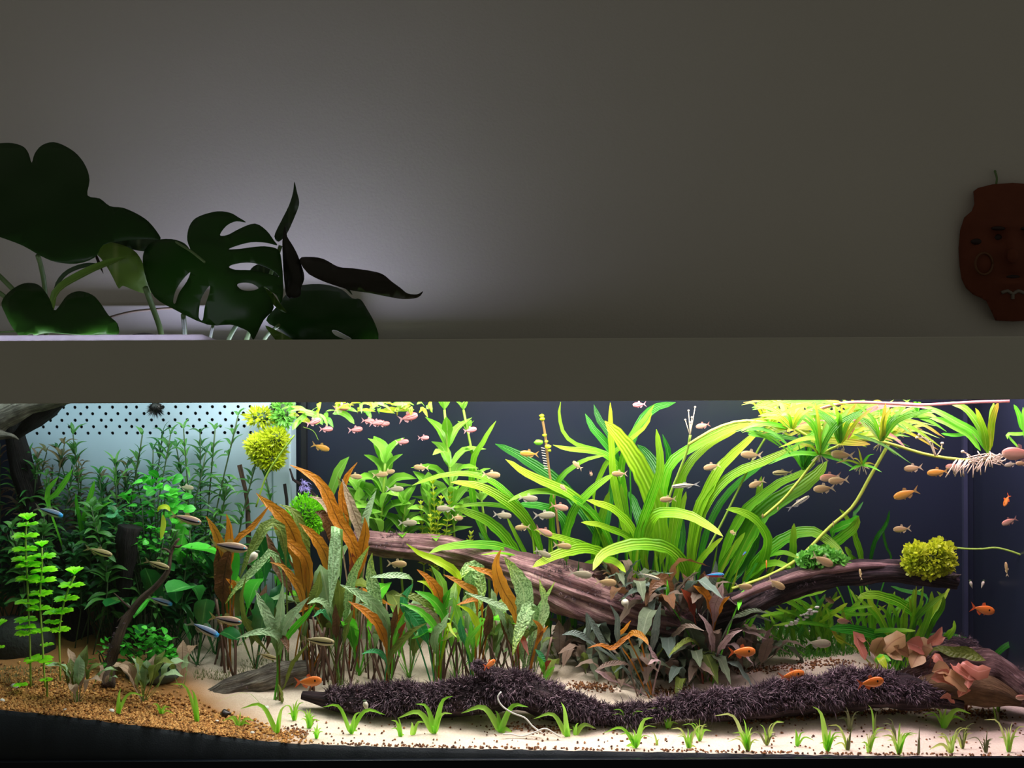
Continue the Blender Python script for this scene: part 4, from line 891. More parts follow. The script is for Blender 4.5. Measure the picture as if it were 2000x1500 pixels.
Gl = [(S, 24, [(1485, 1190), (1530, 1170), (1575, 1158), (1615, 1152)][::-1], .36), (SD, 18, [(1560, 1245), (1575, 1215), (1595, 1185), (1612, 1160)][::-1], .35), (SY, 11, [(1655, 1178), (1630, 1195), (1605, 1212), (1590, 1222)], .33), (S, 11, [(1705, 1184), (1670, 1188), (1640, 1194), (1610, 1198)], .34), (S, 9, [(1704, 1200), (1660, 1200), (1630, 1196)], .36),
      (S, 9, [(1510, 1222), (1560, 1216), (1610, 1222), (1640, 1235)], .34), (S, 10, [(1505, 1200), (1512, 1220), (1514, 1250)], .34), (S, 9, [(1538, 1185), (1532, 1210), (1525, 1245)], .36), (S, 10, [(1635, 1155), (1622, 1180), (1612, 1200)], .42), (S, 9, [(1480, 1205), (1530, 1196), (1570, 1200)], .38), (SD, 9, [(1590, 1150), (1600, 1185), (1605, 1230)], .46)] + [(random.choice([S, SY, S]), R_(8, 14), [(1490 + 190 * u + R_(-25, 25), R_(1150, 1215)), (1545 + 90 * u + R_(-15, 15), R_(1190, 1222)), (1575 + 45 * u, 1245)], R_(.32, .44)) for u in [k / 13 for k in range(14)]]
plant('strap_plant', 'low splayed strap-leaved plant beneath the middle of the forked branch', 'aquatic plant', rootG, Gl, 0.44, 'strap-leaved plants', jit=30)
for k in range(16):
    x = 1480 + 220 * (k + R_(.1, .9)) / 16; r = on_ground(x, R_(.44, .52)); yb = px(r)[1]
    t = thing('ribbon_plant', r, ORD[k] + 'thin bright blade in the row behind the forked branch', 'aquatic plant', 'thin blades behind the branch'); ln = R_(-50, 70)
    traced(t, M[random.choice([S, SY, S])], [(x, yb), (x + ln * .3, yb - 50), (x + ln, yb - R_(70, 110))], R_(6, 11), r.y, r.y - .05, tipfirst=False, nseg=6)
t = thing('white_bloom', P(1570, 1215, 0.30), 'small cluster of white buds on the low strap leaves', 'flower')
for k in range(22):
    u = random.random(); x, y = 1535 + 62 * u + R_(-6, 6), 1228 - 40 * u + R_(-6, 6)
    mb = MB(); mb.ball(P(x, y, .30), W(R_(2.5, 4)), 6, 4, (1.5, 1, .8), .2); mb.build('bud', M['white'], t)
# right-edge leaf
t = thing('corner_blade_plant', on_ground(1990, 0.40), 'dark green arching blade in the dim corner behind the hollow bark', 'aquatic plant')
traced(t, M['strapd'], [(2010, 1250), (1985, 1253), (1960, 1265), (1940, 1285), (1932, 1298)], 11, .40, .34, kind='strap')
traced(t, M['sagp'], [(1994, 1225), (2010, 1228)], 5, .36, .36, kind='strap')
# --- grass carpet
mb = MB()
for _ in range(3600):
    x, y = R_(1480, 1690), R_(1226, 1304)
    if y > 1290 - abs(x - 1580) * 0.12: continue
    g = ground(x, y); l = R_(.010, .034) * (.6 + .8 * abs(noise.noise(g * 30))); a = R_(0, 6.3); e = g + Vector((math.cos(a) * l * .9, math.sin(a) * l * .3, l * .75)); s = Vector((math.sin(a), 0.2, 0)) * .0011; mi = g.lerp(e, .5) + Vector((0, 0, l * .25))
    mb.add([g - s, g + s, mi + s * .8, mi - s * .8, e], [(0, 1, 2, 3), (3, 2, 4)])
tag(mb.build('grass_carpet', M['carpet'], loc=ground(1580, 1270)), 'wispy green grass carpet on the sand under the forked branch', 'grass', kind='stuff')
mb = MB()
for (xa, ya, xb, yb, n) in ((560, 1400, 640, 1400, 0), (470, 1290, 600, 1330, 260), (380, 1310, 480, 1330, 220), (0, 1305, 130, 1345, 400), (640, 1330, 700, 1345, 120), (780, 1340, 930, 1345, 160)):
    for _ in range(n):
        g = ground(R_(xa, xb), R_(min(ya, yb), max(ya, yb))); l = R_(.008, .016); a = R_(0, 6.3); e = g + Vector((math.cos(a) * l * .5, math.sin(a) * l * .3, l * .7)); s = Vector((math.sin(a), .2, 0)) * .0011
        mb.add([g - s, g + s, e], [(0, 1, 2)])
tag(mb.build('short_algae_grass', M['sagd'], loc=ground(420, 1320)), 'short dull green fuzz on the sand around the crypt stalks', 'grass', kind='stuff')

# ------------------------------------------------------------------ crypts
def crypt(name, label, root, leaves, Yb, group='crypt plants', jit=14, kind='lance', wav=0.11, freq=5, fold=0.3):
    t = thing(name, root, label, 'aquatic plant', group)
    for mt, w, pp, Yt in leaves:
        r = root + Vector((R_(-1, 1) * W(jit), R_(-.6, .6) * W(jit), 0)); r.z = G(r.x, r.y)
        Yl = min(Yb, r.y + .02)
        traced(t, M[mt], pp, w * .92, Yl, Yt, root=r, kind=kind, wav=wav, freq=freq, fold=fold, nseg=20)
    return t
O, B = 'orange', 'brown'
r1 = on_ground(602, 0.30)
crypt('amber_crypt', 'tall crypt with long rippled amber leaves in front of the slanting log top', r1, [
 (O, 36, [(500, 963), (525, 985), (548, 1005), (566, 1030), (580, 1065), (588, 1110), (594, 1160)], .26),
 (O, 28, [(566, 908), (600, 924), (628, 948), (645, 980), (662, 1020), (685, 1055), (697, 1090), (696, 1130)], .26),
 (O, 24, [(536, 1028), (552, 1050), (575, 1068), (594, 1086), (604, 1118), (602, 1160)], .23),
 (O, 26, [(584, 1022), (606, 1040), (624, 1062), (638, 1090), (640, 1130)], .25),
 (B, 30, [(615, 1000), (632, 1005), (645, 1025), (650, 1060)], .30),
 ('olive', 26, [(545, 985), (575, 1000), (590, 1040), (596, 1090), (600, 1140)], .29),
 (B, 24, [(520, 1040), (530, 1070), (545, 1110), (570, 1160)], .30)], .29)
r2 = on_ground(690, 0.32)
crypt('amber_crypt', 'crypt with a pale mauve and rust leaf pair standing against the log end', r2, [
 (O, 18, [(698, 903), (678, 930), (668, 965), (672, 1010), (680, 1060)], .30), ('mauve', 24, [(668, 935), (682, 975), (696, 1015), (710, 1052), (712, 1100)], .29),
 (O, 26, [(712, 1010), (714, 1040), (706, 1085), (698, 1130)], .27), ('mauve', 16, [(604, 970), (622, 975), (640, 995), (660, 1030)], .28), ('red', 22, [(688, 1080), (692, 1105), (690, 1140)], .28), ('silver', 20, [(735, 958), (724, 985), (716, 1015), (710, 1060)], .28),
 ('olive', 16, [(660, 930), (668, 960), (676, 1000), (684, 1040)], .31)], .31)
r3 = on_ground(440, 0.28)
crypt('amber_crypt', 'crypt with three upright amber leaves and a brown foot before the white panel', r3, [
 (O, 28, [(442, 1003), (449, 1030), (451, 1062), (446, 1110), (442, 1150)], .24), (O, 20, [(402, 1008), (416, 1030), (430, 1065), (436, 1120)], .24), (O, 14, [(528, 985), (508, 1012), (486, 1036), (466, 1052), (450, 1090)], .25),
 (B, 38, [(452, 1065), (442, 1100), (436, 1145), (436, 1180)], .25), (B, 24, [(425, 1070), (428, 1110), (434, 1160)], .26), ('orange', 12, [(441, 1130), (450, 1137), (458, 1148)], .24)], .27)
r4 = on_ground(560, 0.25)
crypt('olive_crypt', 'crypt with long rippled olive leaves drooping toward the thicket', r4, [
 ('olive', 26, [(468, 1130), (485, 1090), (505, 1052), (528, 1022), (548, 1035), (558, 1090)], .22), ('bull', 20, [(440, 1180), (462, 1150), (490, 1120), (515, 1095), (532, 1078), (550, 1120)], .21), ('olive', 14, [(481, 1125), (473, 1165), (478, 1205), (490, 1232), (520, 1270)], .20),
 (O, 16, [(527, 1098), (552, 1106), (572, 1130), (588, 1158), (592, 1200)], .21), ('olive', 18, [(620, 1130), (615, 1155), (606, 1180)], .24)], .24, wav=.1)
r5 = on_ground(541, 0.17)
crypt('silver_crypt', 'pale silver-green crypt with an upright pair of leaves above the weathered log', r5, [
 ('silver', 24, [(499, 1152), (510, 1180), (524, 1208), (536, 1238), (541, 1275)], .15), ('silver', 24, [(552, 1140), (551, 1170), (548, 1205), (543, 1240), (541, 1275)], .15), ('silver', 17, [(462, 1247), (492, 1237), (525, 1234), (548, 1250), (545, 1282)], .13), ('silver', 22, [(604, 1166), (585, 1186), (566, 1208), (552, 1234), (545, 1270)], .14),
 ('lime', 14, [(616, 1180), (596, 1205), (572, 1230), (552, 1262)], .15), (B, 14, [(563, 1275), (560, 1258), (552, 1246), (545, 1252)], .14), ('olive', 10, [(604, 1255), (588, 1275), (570, 1300), (556, 1340)], .15), ('olive', 10, [(543, 1335), (550, 1350), (552, 1365), (548, 1385)], .13)], .17, jit=8)
r6 = on_ground(660, 0.24)
crypt('silver_crypt', 'crypt with a long pale drooping leaf hanging like a ribbon among amber leaves', r6, [
 ('silver', 26, [(645, 1188), (647, 1150), (650, 1105), (653, 1060), (656, 1025), (668, 1060)], .19), ('bull', 20, [(722, 1066), (704, 1094), (688, 1128), (680, 1170), (672, 1220)], .20), ('olive', 20, [(625, 1115), (622, 1150), (612, 1185)], .21), ('silver', 16, [(600, 1180), (620, 1172), (640, 1185), (650, 1215)], .19),
 ('olive', 22, [(660, 1130), (664, 1170), (662, 1215)], .22), (B, 20, [(655, 1180), (658, 1220), (655, 1250)], .22), ('olive', 18, [(690, 1190), (680, 1220), (672, 1255)], .20), ('teal', 14, [(612, 1205), (630, 1195), (648, 1215)], .20)], .24, wav=.09)
r7 = on_ground(757, 0.24)
crypt('mixed_crypt', 'crypt with a rust leaf on thick purple stalks, first behind the mossy log', r7, [
 ('bull', 28, [(727, 1080), (723, 1106), (726, 1136), (733, 1170), (745, 1215)], .20), ('silver', 24, [(664, 1142), (700, 1158), (728, 1178), (752, 1206), (760, 1245)], .17), (O, 22, [(680, 1174), (708, 1191), (732, 1212), (747, 1240), (755, 1270)], .15), ('silver', 22, [(696, 1178), (728, 1192), (752, 1214), (758, 1250)], .19),
 ('olive', 17, [(833, 1217), (808, 1231), (786, 1252), (766, 1276), (758, 1305)], .17), (B, 18, [(776, 1180), (772, 1210), (765, 1250)], .19), ('red', 12, [(793, 1215), (784, 1232), (776, 1252)], .18), ('silver', 14, [(722, 1128), (760, 1124), (790, 1126), (806, 1138)], .19), ('lime', 14, [(790, 1195), (780, 1225), (768, 1260)], .19), ('teal', 12, [(706, 1278), (725, 1272), (744, 1276), (755, 1295)], .17),
 (O, 14, [(795, 1150), (790, 1180), (776, 1225)], .22)], .22, jit=8)
r8 = on_ground(853, 0.24)
crypt('mixed_crypt', 'crypt with fresh lime leaves and a small amber leaf behind the log knob', r8, [
 ('ylime', 18, [(794, 1062), (822, 1082), (856, 1096), (893, 1122), (895, 1165)], .17), (O, 22, [(814, 1112), (832, 1127), (847, 1143), (857, 1164), (860, 1200)], .17), ('teal', 18, [(807, 1140), (795, 1158), (788, 1177), (800, 1215)], .18), ('lime', 17, [(782, 1178), (818, 1193), (840, 1213), (853, 1236), (855, 1265)], .16), ('lime', 22, [(810, 1154), (838, 1167), (860, 1190), (870, 1222)], .17),
 ('silver', 22, [(877, 1197), (867, 1220), (850, 1242), (852, 1280)], .15), ('olive', 18, [(766, 1162), (800, 1164), (832, 1178), (848, 1210)], .19), ('mauve', 17, [(796, 1177), (826, 1190), (850, 1210), (854, 1250)], .18), ('teal', 28, [(788, 1190), (803, 1200), (818, 1220), (835, 1255)], .2), ('hyg', 20, [(842, 1105), (856, 1125), (866, 1150), (866, 1195)], .2), ('lime', 18, [(880, 1150), (872, 1170), (862, 1200)], .2), ('ylime', 12, [(815, 1135), (838, 1142), (852, 1170)], .19), ('ylime', 8, [(892, 1245), (882, 1232), (876, 1215), (870, 1235)], .17)], .22, jit=9)
r9 = on_ground(925, 0.25)
crypt('mixed_crypt', 'crypt with a yellow-brown leaf between the lime crypt and the tall amber spear', r9, [
 (O, 17, [(866, 1122), (888, 1133), (910, 1146), (928, 1158), (932, 1195)], .18), ('bull', 28, [(934, 1194), (941, 1164), (939, 1138), (929, 1112), (918, 1130), (922, 1190)], .2), ('bull', 28, [(895, 1140), (905, 1118), (922, 1106), (936, 1118), (935, 1170)], .21), (O, 15, [(914, 1105), (940, 1114), (966, 1127), (968, 1170)], .19), (O, 12, [(892, 1182), (914, 1174), (934, 1172), (942, 1200)], .18), ('ylime', 17, [(895, 1182), (915, 1193), (926, 1209), (931, 1226), (930, 1255)], .17),
 ('lime', 11, [(948, 1209), (928, 1234), (912, 1256), (918, 1285)], .17), ('lime', 16, [(920, 1212), (922, 1235), (924, 1265)], .2), ('teal', 16, [(900, 1204), (901, 1228), (910, 1262)], .2), ('silver', 22, [(960, 1150), (962, 1175), (950, 1215)], .2), ('hyg', 18, [(885, 1165), (893, 1195), (905, 1235)], .21), (B, 20, [(953, 1180), (955, 1208), (948, 1245)], .2), ('silver', 14, [(908, 1157), (948, 1172), (985, 1186), (1010, 1196)], .17)], .24, jit=14)
r10 = on_ground(1008, 0.25)
crypt('amber_crypt', 'crypt with one bold amber spear leaf over the slanting log', r10, [
 (O, 28, [(979, 1072), (969, 1100), (974, 1130), (987, 1160), (1004, 1188), (1010, 1225)], .15), ('red', 12, [(1033, 1280), (1026, 1262), (1020, 1246), (1012, 1260)], .17), ('olive', 18, [(985, 1195), (995, 1215), (1002, 1250)], .19), (B, 14, [(975, 1200), (985, 1225), (998, 1260)], .2), ('silver', 18, [(963, 1185), (978, 1200), (992, 1222), (1000, 1260)], .18), ('olive', 18, [(1055, 1225), (1035, 1232), (1018, 1255)], .2)], .23, jit=10)
r11 = on_ground(1022, 0.23)
crypt('bumpy_crypt', 'crypt with large bumpy pale leaves, one hanging down to a yellow tip', r11, [
 ('bull', 40, [(984, 1087), (1004, 1118), (1021, 1150), (1024, 1185), (1022, 1225)], .16), ('bull', 30, [(1001, 1281), (1010, 1245), (1022, 1213), (1034, 1186), (1042, 1200), (1036, 1240)], .12), ('bull', 25, [(1053, 1131), (1059, 1160), (1062, 1188), (1056, 1214), (1042, 1250)], .13), ('bull', 13, [(1084, 1136), (1068, 1165), (1054, 1188), (1042, 1230)], .14), (O, 14, [(1040, 1210), (1052, 1222), (1056, 1238), (1045, 1265)], .15), (O, 10, [(1070, 1222), (1060, 1232), (1052, 1248)], .15)], .22, jit=8)
r12 = on_ground(1063, 0.22)
crypt('small_crypt', 'small crypt with a rust leaf at the bare sand edge by the mossy log', r12, [
 ('red', 12, [(1077, 1290), (1068, 1297), (1062, 1312)], .2), ('lime', 12, [(1049, 1282), (1058, 1295), (1062, 1315)], .2), ('lime', 8, [(1084, 1302), (1074, 1310), (1066, 1325)], .2), ('teal', 14, [(1045, 1268), (1056, 1280), (1062, 1305)], .21)], .21, jit=3)
# bare purple stalks of the middle crypts
for i, (x, n, nm) in enumerate(((757, 12, 'thick sheaf of bare purple stalks behind the mossy log'), (857, 9, 'sheaf of bare purple stalks behind the log knob'), (1000, 16, 'row of bare brown stalks right of the log knob'), (930, 12, 'thin bare stalks between the two purple sheaves and the knob'), (640, 16, 'dark sheaf of stalks below the hanging pale leaf'), (440, 8, 'dim sheaf of stalks under the three upright amber leaves'), (580, 10, 'dim stalks behind the weathered log'), (700, 10, 'dim thin stalks behind the weathered log tip'))):
    rt = on_ground(x, 0.23); t = thing('stalk_sheaf', rt, nm, 'aquatic plant', 'bare crypt stalks')
    sp_ = [8, 8, 45, 40, 30, 25, 45, 40][i]
    for k in range(n):
        r0 = on_ground(x + R_(-1, 1) * sp_, R_(.22, .32)); e = r0 + Vector((R_(-.04, .04), R_(-.01, .03), R_(.09, .16)))
        mb = MB(); mb.tube(spline([r0, r0.lerp(e, .5) + Vector((R_(-.005, .005), 0, 0)), e], 5), R_(.0016, .003), 5); mb.build('stalk', M['stemb'], t)
# unit leaves for repeated rosettes
UNIT = {}
def unit_leaf(key, kind, w, arch, pet, wav, freq, fold=.3):
    pts = [Vector((0, 0, 0)), Vector((.10 + .1 * arch, 0, .33)), Vector((.25 * arch + .12, 0, .66)), Vector((.75 * arch + .1, 0, .95 - .38 * arch))]
    v, f, uv = ribbon_data(pts, w, kind, pet=pet, petw=.09, wav=wav, freq=freq, fold=fold, face=(-.8, 0, .6), nseg=16)
    UNIT[key] = (v, f, uv)
UM = {}
def unit_mesh(key, mat):
    if (key, mat) not in UM:
        v, f, uv = UNIT[key]; UM[(key, mat)] = mesh(key + '_leaf', v, f, uv, True, [M[mat]])
    return UM[(key, mat)]
for nm, kd, w, pet, wav, fr in (('crypt', 'lance', .22, .42, .13, 4), ('broad', 'oval', .24, .6, .03, 3), ('blade', 'grass', .085, 0, .01, 2), ('willow', 'willow', .16, .03, .02, 3), ('narrow', 'lance', .17, .25, .13, 5)):
    for i, ar in enumerate((.25, .65, 1.05)): unit_leaf(nm + str(i), kd, w, ar, pet, wav, fr)
def rosette(name, label, loc, n, L, keys, mats, cat='aquatic plant', group=None, tilt=(.1, .8), scw=1.0, az=None):
    t = thing(name, loc, label, cat, group)
    for k in range(n):
        key = random.choice(keys); a = (2 * PI * k / n + R_(-.5, .5)) if az is None else R_(*az)
        o = obj('leaf', unit_mesh(key, random.choice(mats)), t)
        l = L * R_(.65, 1.15)
        o.rotation_euler = (R_(-.15, .15), R_(*tilt) - .15, a); o.scale = (l, l * scw * R_(.8, 1.2), l)
        o.location = (R_(-.004, .004), R_(-.004, .004), -.003)
    return t
cr = ['crypt0', 'crypt1', 'crypt2']; cn = ['narrow0', 'narrow1', 'narrow2']
# extra fullness among the middle crypts
for i, (x, Y, n, L, mats, lab) in enumerate((
 (620, .33, 10, .30, ['olive', 'silver', 'brown'], 'olive crypt filling the gap below the long amber leaves'), (700, .30, 10, .22, ['olive', 'silver', 'lime'], 'olive crypt low behind the rust-leaved crypt'),
 (800, .30, 12, .22, ['lime', 'teal', 'silver', 'olive'], 'green crypt between the rust leaf and the lime leaves'), (890, .30, 12, .22, ['lime', 'hyg', 'bull'], 'fresh green crypt behind the yellow-brown leaf'), (960, .30, 11, .21, ['silver', 'bull', 'olive'], 'pale crypt behind the bold amber spear'),
 (1040, .30, 9, .16, ['olive', 'dark', 'silver'], 'dim crypt under the slanting log beside the bumpy leaves'), (500, .30, 9, .24, ['olive', 'broad', 'brown'], 'dim olive crypt behind the upright silver pair'), (660, .36, 9, .28, ['olive', 'orange', 'silver'], 'crypt crowded behind the pale ribbon leaf'))):
    rosette('leafy_crypt', lab, on_ground(x, Y), n, L, cr[:2], mats, group='crypt plants', tilt=(-.1, .45), scw=.72)
# dark crypts round the hub of the logs
dk = ['dark', 'dark', 'darkteal', 'taupe', 'olive']
dcl = [(1145, 1315, 9, .10, 'low dull crypt in front of the dark bluish one'), (1195, 1300, 11, .13, 'leafy dark crypt between the bluish crypt and the rust leaf'), (1250, 1335, 9, .10, 'low dark crypt just before the rust arch'), (1315, 1310, 12, .13, 'leafy dark crypt right behind the pink-tipped shoot'), (1350, 1325, 10, .11, 'curled dark crypt before the densest one'), (1425, 1305, 8, .11, 'thin dark crypt between the taupe one and the orange fish'),
       (1095, 1300, 9, .10, 'dull olive crypt at the edge of the dark crypts below the slanting log'), (1125, 1290, 10, .12, 'narrow-leaved dark crypt beside the bare sand below the slanting log'), (1170, 1280, 10, .13, 'dark bluish crypt standing close under the slanting log'),
       (1210, 1345, 7, .10, 'small pale mauve crypt on open sand before the dark crypts'), (1230, 1290, 12, .14, 'dark crypt with an arching rust leaf in the middle of the hub'), (1270, 1310, 12, .13, 'dark crypt in front of the log hub with curled leaves'), (1300, 1330, 10, .12, 'dark crypt with a pink-tipped shoot at the front of the hub'), (1330, 1300, 14, .14, 'densest dark crypt with curling leaves right of the hub'),
       (1365, 1315, 12, .12, 'dark curled crypt in front of the taupe-leaved one'), (1392, 1322, 8, .17, 'tall taupe-leaved crypt with purple-grey upright leaves'), (1452, 1315, 6, .13, 'wiry brown crypt beside the orange fish'), (1478, 1308, 7, .12, 'wiry dark crypt with a black crumpled leaf'), (1340, 1340, 8, .09, 'low green crypt at the front right of the hub')]
for x, y, n, L, lab in dcl:
    rosette('dark_crypt', lab, ground(x, y), n + 3, L * 1.1, cn, ['taupe', 'pinkgrey', 'taupe', 'dark'] if 'taupe' in lab or 'mauve' in lab or 'wiry' in lab else dk, group='dark crypts at the log hub', tilt=(0, .8), scw=1.25)
for x, y, Y, n, L, lab in ((1235, 1150, .33, 10, .12, 'grey-green crypt seated on the slanting log'), (1285, 1165, .33, 10, .13, 'grey crypt with a white snail beside it on the log'), (1320, 1190, .32, 12, .14, 'dark crypt crowning the log hub'), (1365, 1195, .31, 10, .13, 'brown-leaved crypt crowning the fork'), (1205, 1130, .34, 8, .09, 'small grey crypt high on the slanting log')):
    p = P(x, y + 15, Y); rosette('dark_crypt', lab, p, n + 2, L, cn, ['darkteal', 'dark', 'taupe', 'brown'] if 'brown' not in lab else ['brown', 'taupe', 'dark', 'darkteal'], group='dark crypts at the log hub', tilt=(0, .9), scw=1.3)
t = crypt('dark_crypt', 'dark bluish spear leaves and rust leaves rising before the log hub', on_ground(1262, .24), [
 ('darkteal', 17, [(1291, 1176), (1284, 1205), (1278, 1245), (1272, 1275)], .18), ('darkteal', 13, [(1192, 1182), (1206, 1208), (1206, 1240), (1215, 1270)], .18), (O, 9, [(1232, 1212), (1220, 1228), (1206, 1250)], .18), (O, 11, [(1148, 1266), (1172, 1259), (1196, 1266), (1222, 1246), (1246, 1240)], .17), (O, 14, [(1268, 1262), (1258, 1246), (1240, 1236), (1228, 1246)], .16),
 ('darkteal', 15, [(1145, 1196), (1158, 1220), (1172, 1245), (1185, 1265)], .19), ('darkteal', 15, [(1098, 1240), (1120, 1236), (1142, 1246), (1156, 1258)], .18), ('darkteal', 12, [(1144, 1198), (1150, 1225), (1152, 1250)], .2), ('pinkgrey', 12, [(1265, 1256), (1272, 1275), (1283, 1292)], .15), ('pinkgrey', 12, [(1266, 1298), (1278, 1288), (1290, 1292)], .15), ('taupe', 12, [(1162, 1310), (1190, 1297), (1225, 1297)], .17), ('pinkgrey', 13, [(1162, 1310), (1178, 1318), (1198, 1330)], .15)], .22, 'dark crypts at the log hub', jit=20, wav=.09)
crypt('dark_crypt', 'rust-brown and pink leaves standing in the fork of the logs', on_ground(1380, .30), [
 (B, 28, [(1268, 1165), (1275, 1145), (1292, 1132), (1306, 1142), (1312, 1170)], .24), (O, 26, [(1354, 1144), (1374, 1158), (1386, 1180), (1392, 1210)], .23), ('red', 22, [(1330, 1150), (1345, 1170), (1355, 1200)], .25), ('pinkgrey', 26, [(1412, 1138), (1408, 1158), (1396, 1185), (1394, 1215)], .22), (O, 14, [(1425, 1165), (1410, 1180), (1400, 1205)], .22), ('lime', 12, [(1302, 1132), (1303, 1150), (1306, 1175)], .24), ('darkteal', 20, [(1398, 1095), (1394, 1120), (1385, 1160)], .26),
 ('pinkgrey', 16, [(1364, 1198), (1380, 1220), (1390, 1250), (1392, 1280)], .2), ('pinkgrey', 15, [(1450, 1230), (1425, 1243), (1405, 1268), (1396, 1290)], .19), ('taupe', 13, [(1375, 1232), (1345, 1222), (1322, 1236), (1312, 1250)], .19), ('dark', 12, [(1500, 1198), (1475, 1192), (1450, 1200), (1430, 1210)], .24), ('olive', 12, [(1306, 1282), (1322, 1265), (1345, 1250), (1365, 1262)], .18), ('lime', 11, [(1442, 1192), (1446, 1172), (1452, 1155)], .21)], .29, 'dark crypts at the log hub', jit=14, wav=.1)
# --- pale crypts of the left front
for x, y, n, L, lab in ((150, 1375, 13, .115, 'pale grey-green crypt in the ochre gravel beside the whorled stems'), (205, 1345, 5, .055, 'tiny pale crypt leaf beside the bent branch foot'), (278, 1372, 12, .115, 'pale grey-green crypt in front of the dark grey stone'), (355, 1345, 6, .11, 'sparse pale crypt with one leaf slanting up beside the round-leaved bush')):
    rosette('pale_crypt', lab, ground(x, y), n, L, cr[:2], ['silver', 'olive', 'mauve'], group='pale crypts in the gravel', tilt=(-.05, .5), scw=.95)
# --- neon whorled stems
def whorlplant(label, base, pts, tops):
    t = thing('whorled_stem', base, label, 'aquatic plant', 'neon whorled stems'); Y = base.y
    q = spline([base] + [P(x, y, Y) for x, y in pts], 16); mb = MB(); mb.tube(q, W(2.2), 6); mb.build('stem', M['stemg'], t)
    for x, y, r in tops:
        c = P(x, y, Y + R_(-.004, .004)); fb = MB(); n = 19; rr = W(r * 1.25)
        for k in range(n):
            a = 2 * PI * k / n; d = Vector((math.cos(a), math.sin(a) * .8, 0)); up = R_(.05, .3) + (.5 if y == min(z[1] for z in tops) else 0)
            e = c + (d + Vector((0, 0, up))).normalized() * rr
            pts_ = [c, c.lerp(e, .5) + Vector((0, 0, rr * .12)), e]
            fb.add(*ribbon_data(pts_, rr * .36, 'spoon', nseg=4, fold=.1, face=(0, -.5, .85), wav=.06, freq=2))
        fb.build('whorl', M['whorl'], t)
    return t
whorlplant('tallest neon green whorled stem in the dim front corner', ground(60, 1345), [(58, 1240), (54, 1150), (50, 1060), (52, 1020)], [(54, 1016, 17), (54, 1028, 18), (50, 1050, 22), (48, 1077, 21), (46, 1096, 20), (56, 1108, 22), (54, 1134, 20), (53, 1180, 20), (50, 1215, 19), (50, 1228, 17), (50, 1240, 18)])
whorlplant('second neon green whorled stem, just right of the tallest', ground(88, 1345), [(82, 1240), (78, 1170), (82, 1110), (82, 1070)], [(82, 1068, 14), (86, 1090, 20), (86, 1118, 22), (84, 1138, 22), (80, 1163, 20), (76, 1193, 20), (80, 1235, 16), (75, 1292, 24)])
whorlplant('third neon green whorled stem, shorter and leaning', ground(118, 1330), [(116, 1240), (122, 1190), (134, 1150), (146, 1125)], [(146, 1122, 18), (140, 1147, 22), (130, 1173, 21), (110, 1200, 22), (125, 1195, 16), (103, 1218, 16), (118, 1233, 17), (92, 1262, 12)])
whorlplant('small neon whorled sprout low in the gravel corner', ground(92, 1365), [(92, 1340), (92, 1325)], [(90, 1330, 11), (98, 1302, 10), (40, 1340, 12)])
whorlplant('neon whorl cut by the edge of the photograph', ground(-6, 1330), [(-4, 1260), (-4, 1220)], [(0, 1222, 14), (-2, 1266, 10)])
# --- round-leaved bush
def bush(name, label, x, y, rx_, ry_, Y, mat, n, lw, stemn=7):
    c = P(x, y, Y); base = on_ground(x, Y); t = thing(name, base, label, 'aquatic plant')
    for k in range(stemn):
        mb = MB(); e = P(x + R_(-.8, .8) * rx_, y + R_(-.6, .4) * ry_, Y + R_(-.02, .02)); mb.tube(spline([base + Vector((R_(-.01, .01), 0, 0)), base.lerp(e, .5) + Vector((R_(-.01, .01), 0, .01)), e], 5), W(1.4), 5); mb.build('stem', M['stemd'], t)
    me = mesh('round_leaf', *ribbon_data([Vector((0, 0, 0)), Vector((.5, 0, .12)), Vector((1, 0, .0))], .85, 'oval', nseg=5, fold=.12, face=(0, 0, 1)), True, [mat])
    for k in range(n):
        a = R_(0, 6.28); u = math.sqrt(random.random()); p = P(x + math.cos(a) * u * rx_, y + math.sin(a) * u * ry_, Y + R_(-.035, .03))
        o = obj('leaf', me, t); o.location = p - base; s = W(lw, Y) * R_(.7, 1.2); o.scale = (s, s, s); o.rotation_euler = (R_(-.5, .9), R_(-.7, .35), R_(0, 6.28))
bush('round_leaf_bush', 'dense round-leaved green bush behind the dark grey stone', 288, 1272, 58, 44, .20, M['round'], 190, 15)
bush('round_leaf_bush', 'loose round-leaved sprigs between the bent branch and the pale crypt', 205, 1290, 24, 40, .21, M['round'], 36, 13, 4)
bush('leafy_sprig', 'fresh bright green leaf cluster catching light in front of the white panel', 300, 985, 60, 58, .33, M['round'], 70, 24, 8)
bush('leafy_sprig', 'bluish green leaf cluster in the middle of the thicket', 215, 1025, 40, 45, .34, M['teal'], 24, 26, 5)
bush('leafy_sprig', 'green leaf tangle behind the broken stump top', 285, 1055, 45, 28, .30, M['round'], 60, 12, 5)
# --- dark broad-leaved plants
for x, Y, n, L, lab in ((385, .28, 9, .17, 'dark broad-leaved plant right of the bent branch'), (330, .32, 10, .22, 'dark broad-leaved plant behind the fork of the bent branch'), (270, .33, 9, .20, 'dark broad-leaved plant left of the bent branch'), (420, .34, 8, .26, 'dark broad-leaved plant behind the brown-footed crypt'), (200, .36, 8, .24, 'dark broad-leaved plant behind the third whorled stem'), (460, .38, 12, .27, 'mid green broad-leaved plant at the foot of the white panel'), (350, .40, 12, .29, 'green broad-leaved plant high in front of the white panel'), (530, .42, 10, .30, 'green broad-leaved plant before the filter box corner')):
    rosette('broad_leaf_plant', lab, on_ground(x, Y), n, L, ['broad0', 'broad1'], ['broad', 'broad', 'willd'] if Y < .38 else ['round', 'lime', 'broad'], group='broad-leaved plants of the thicket', tilt=(-.1, .6), scw=1.0 if Y < .38 else .6)
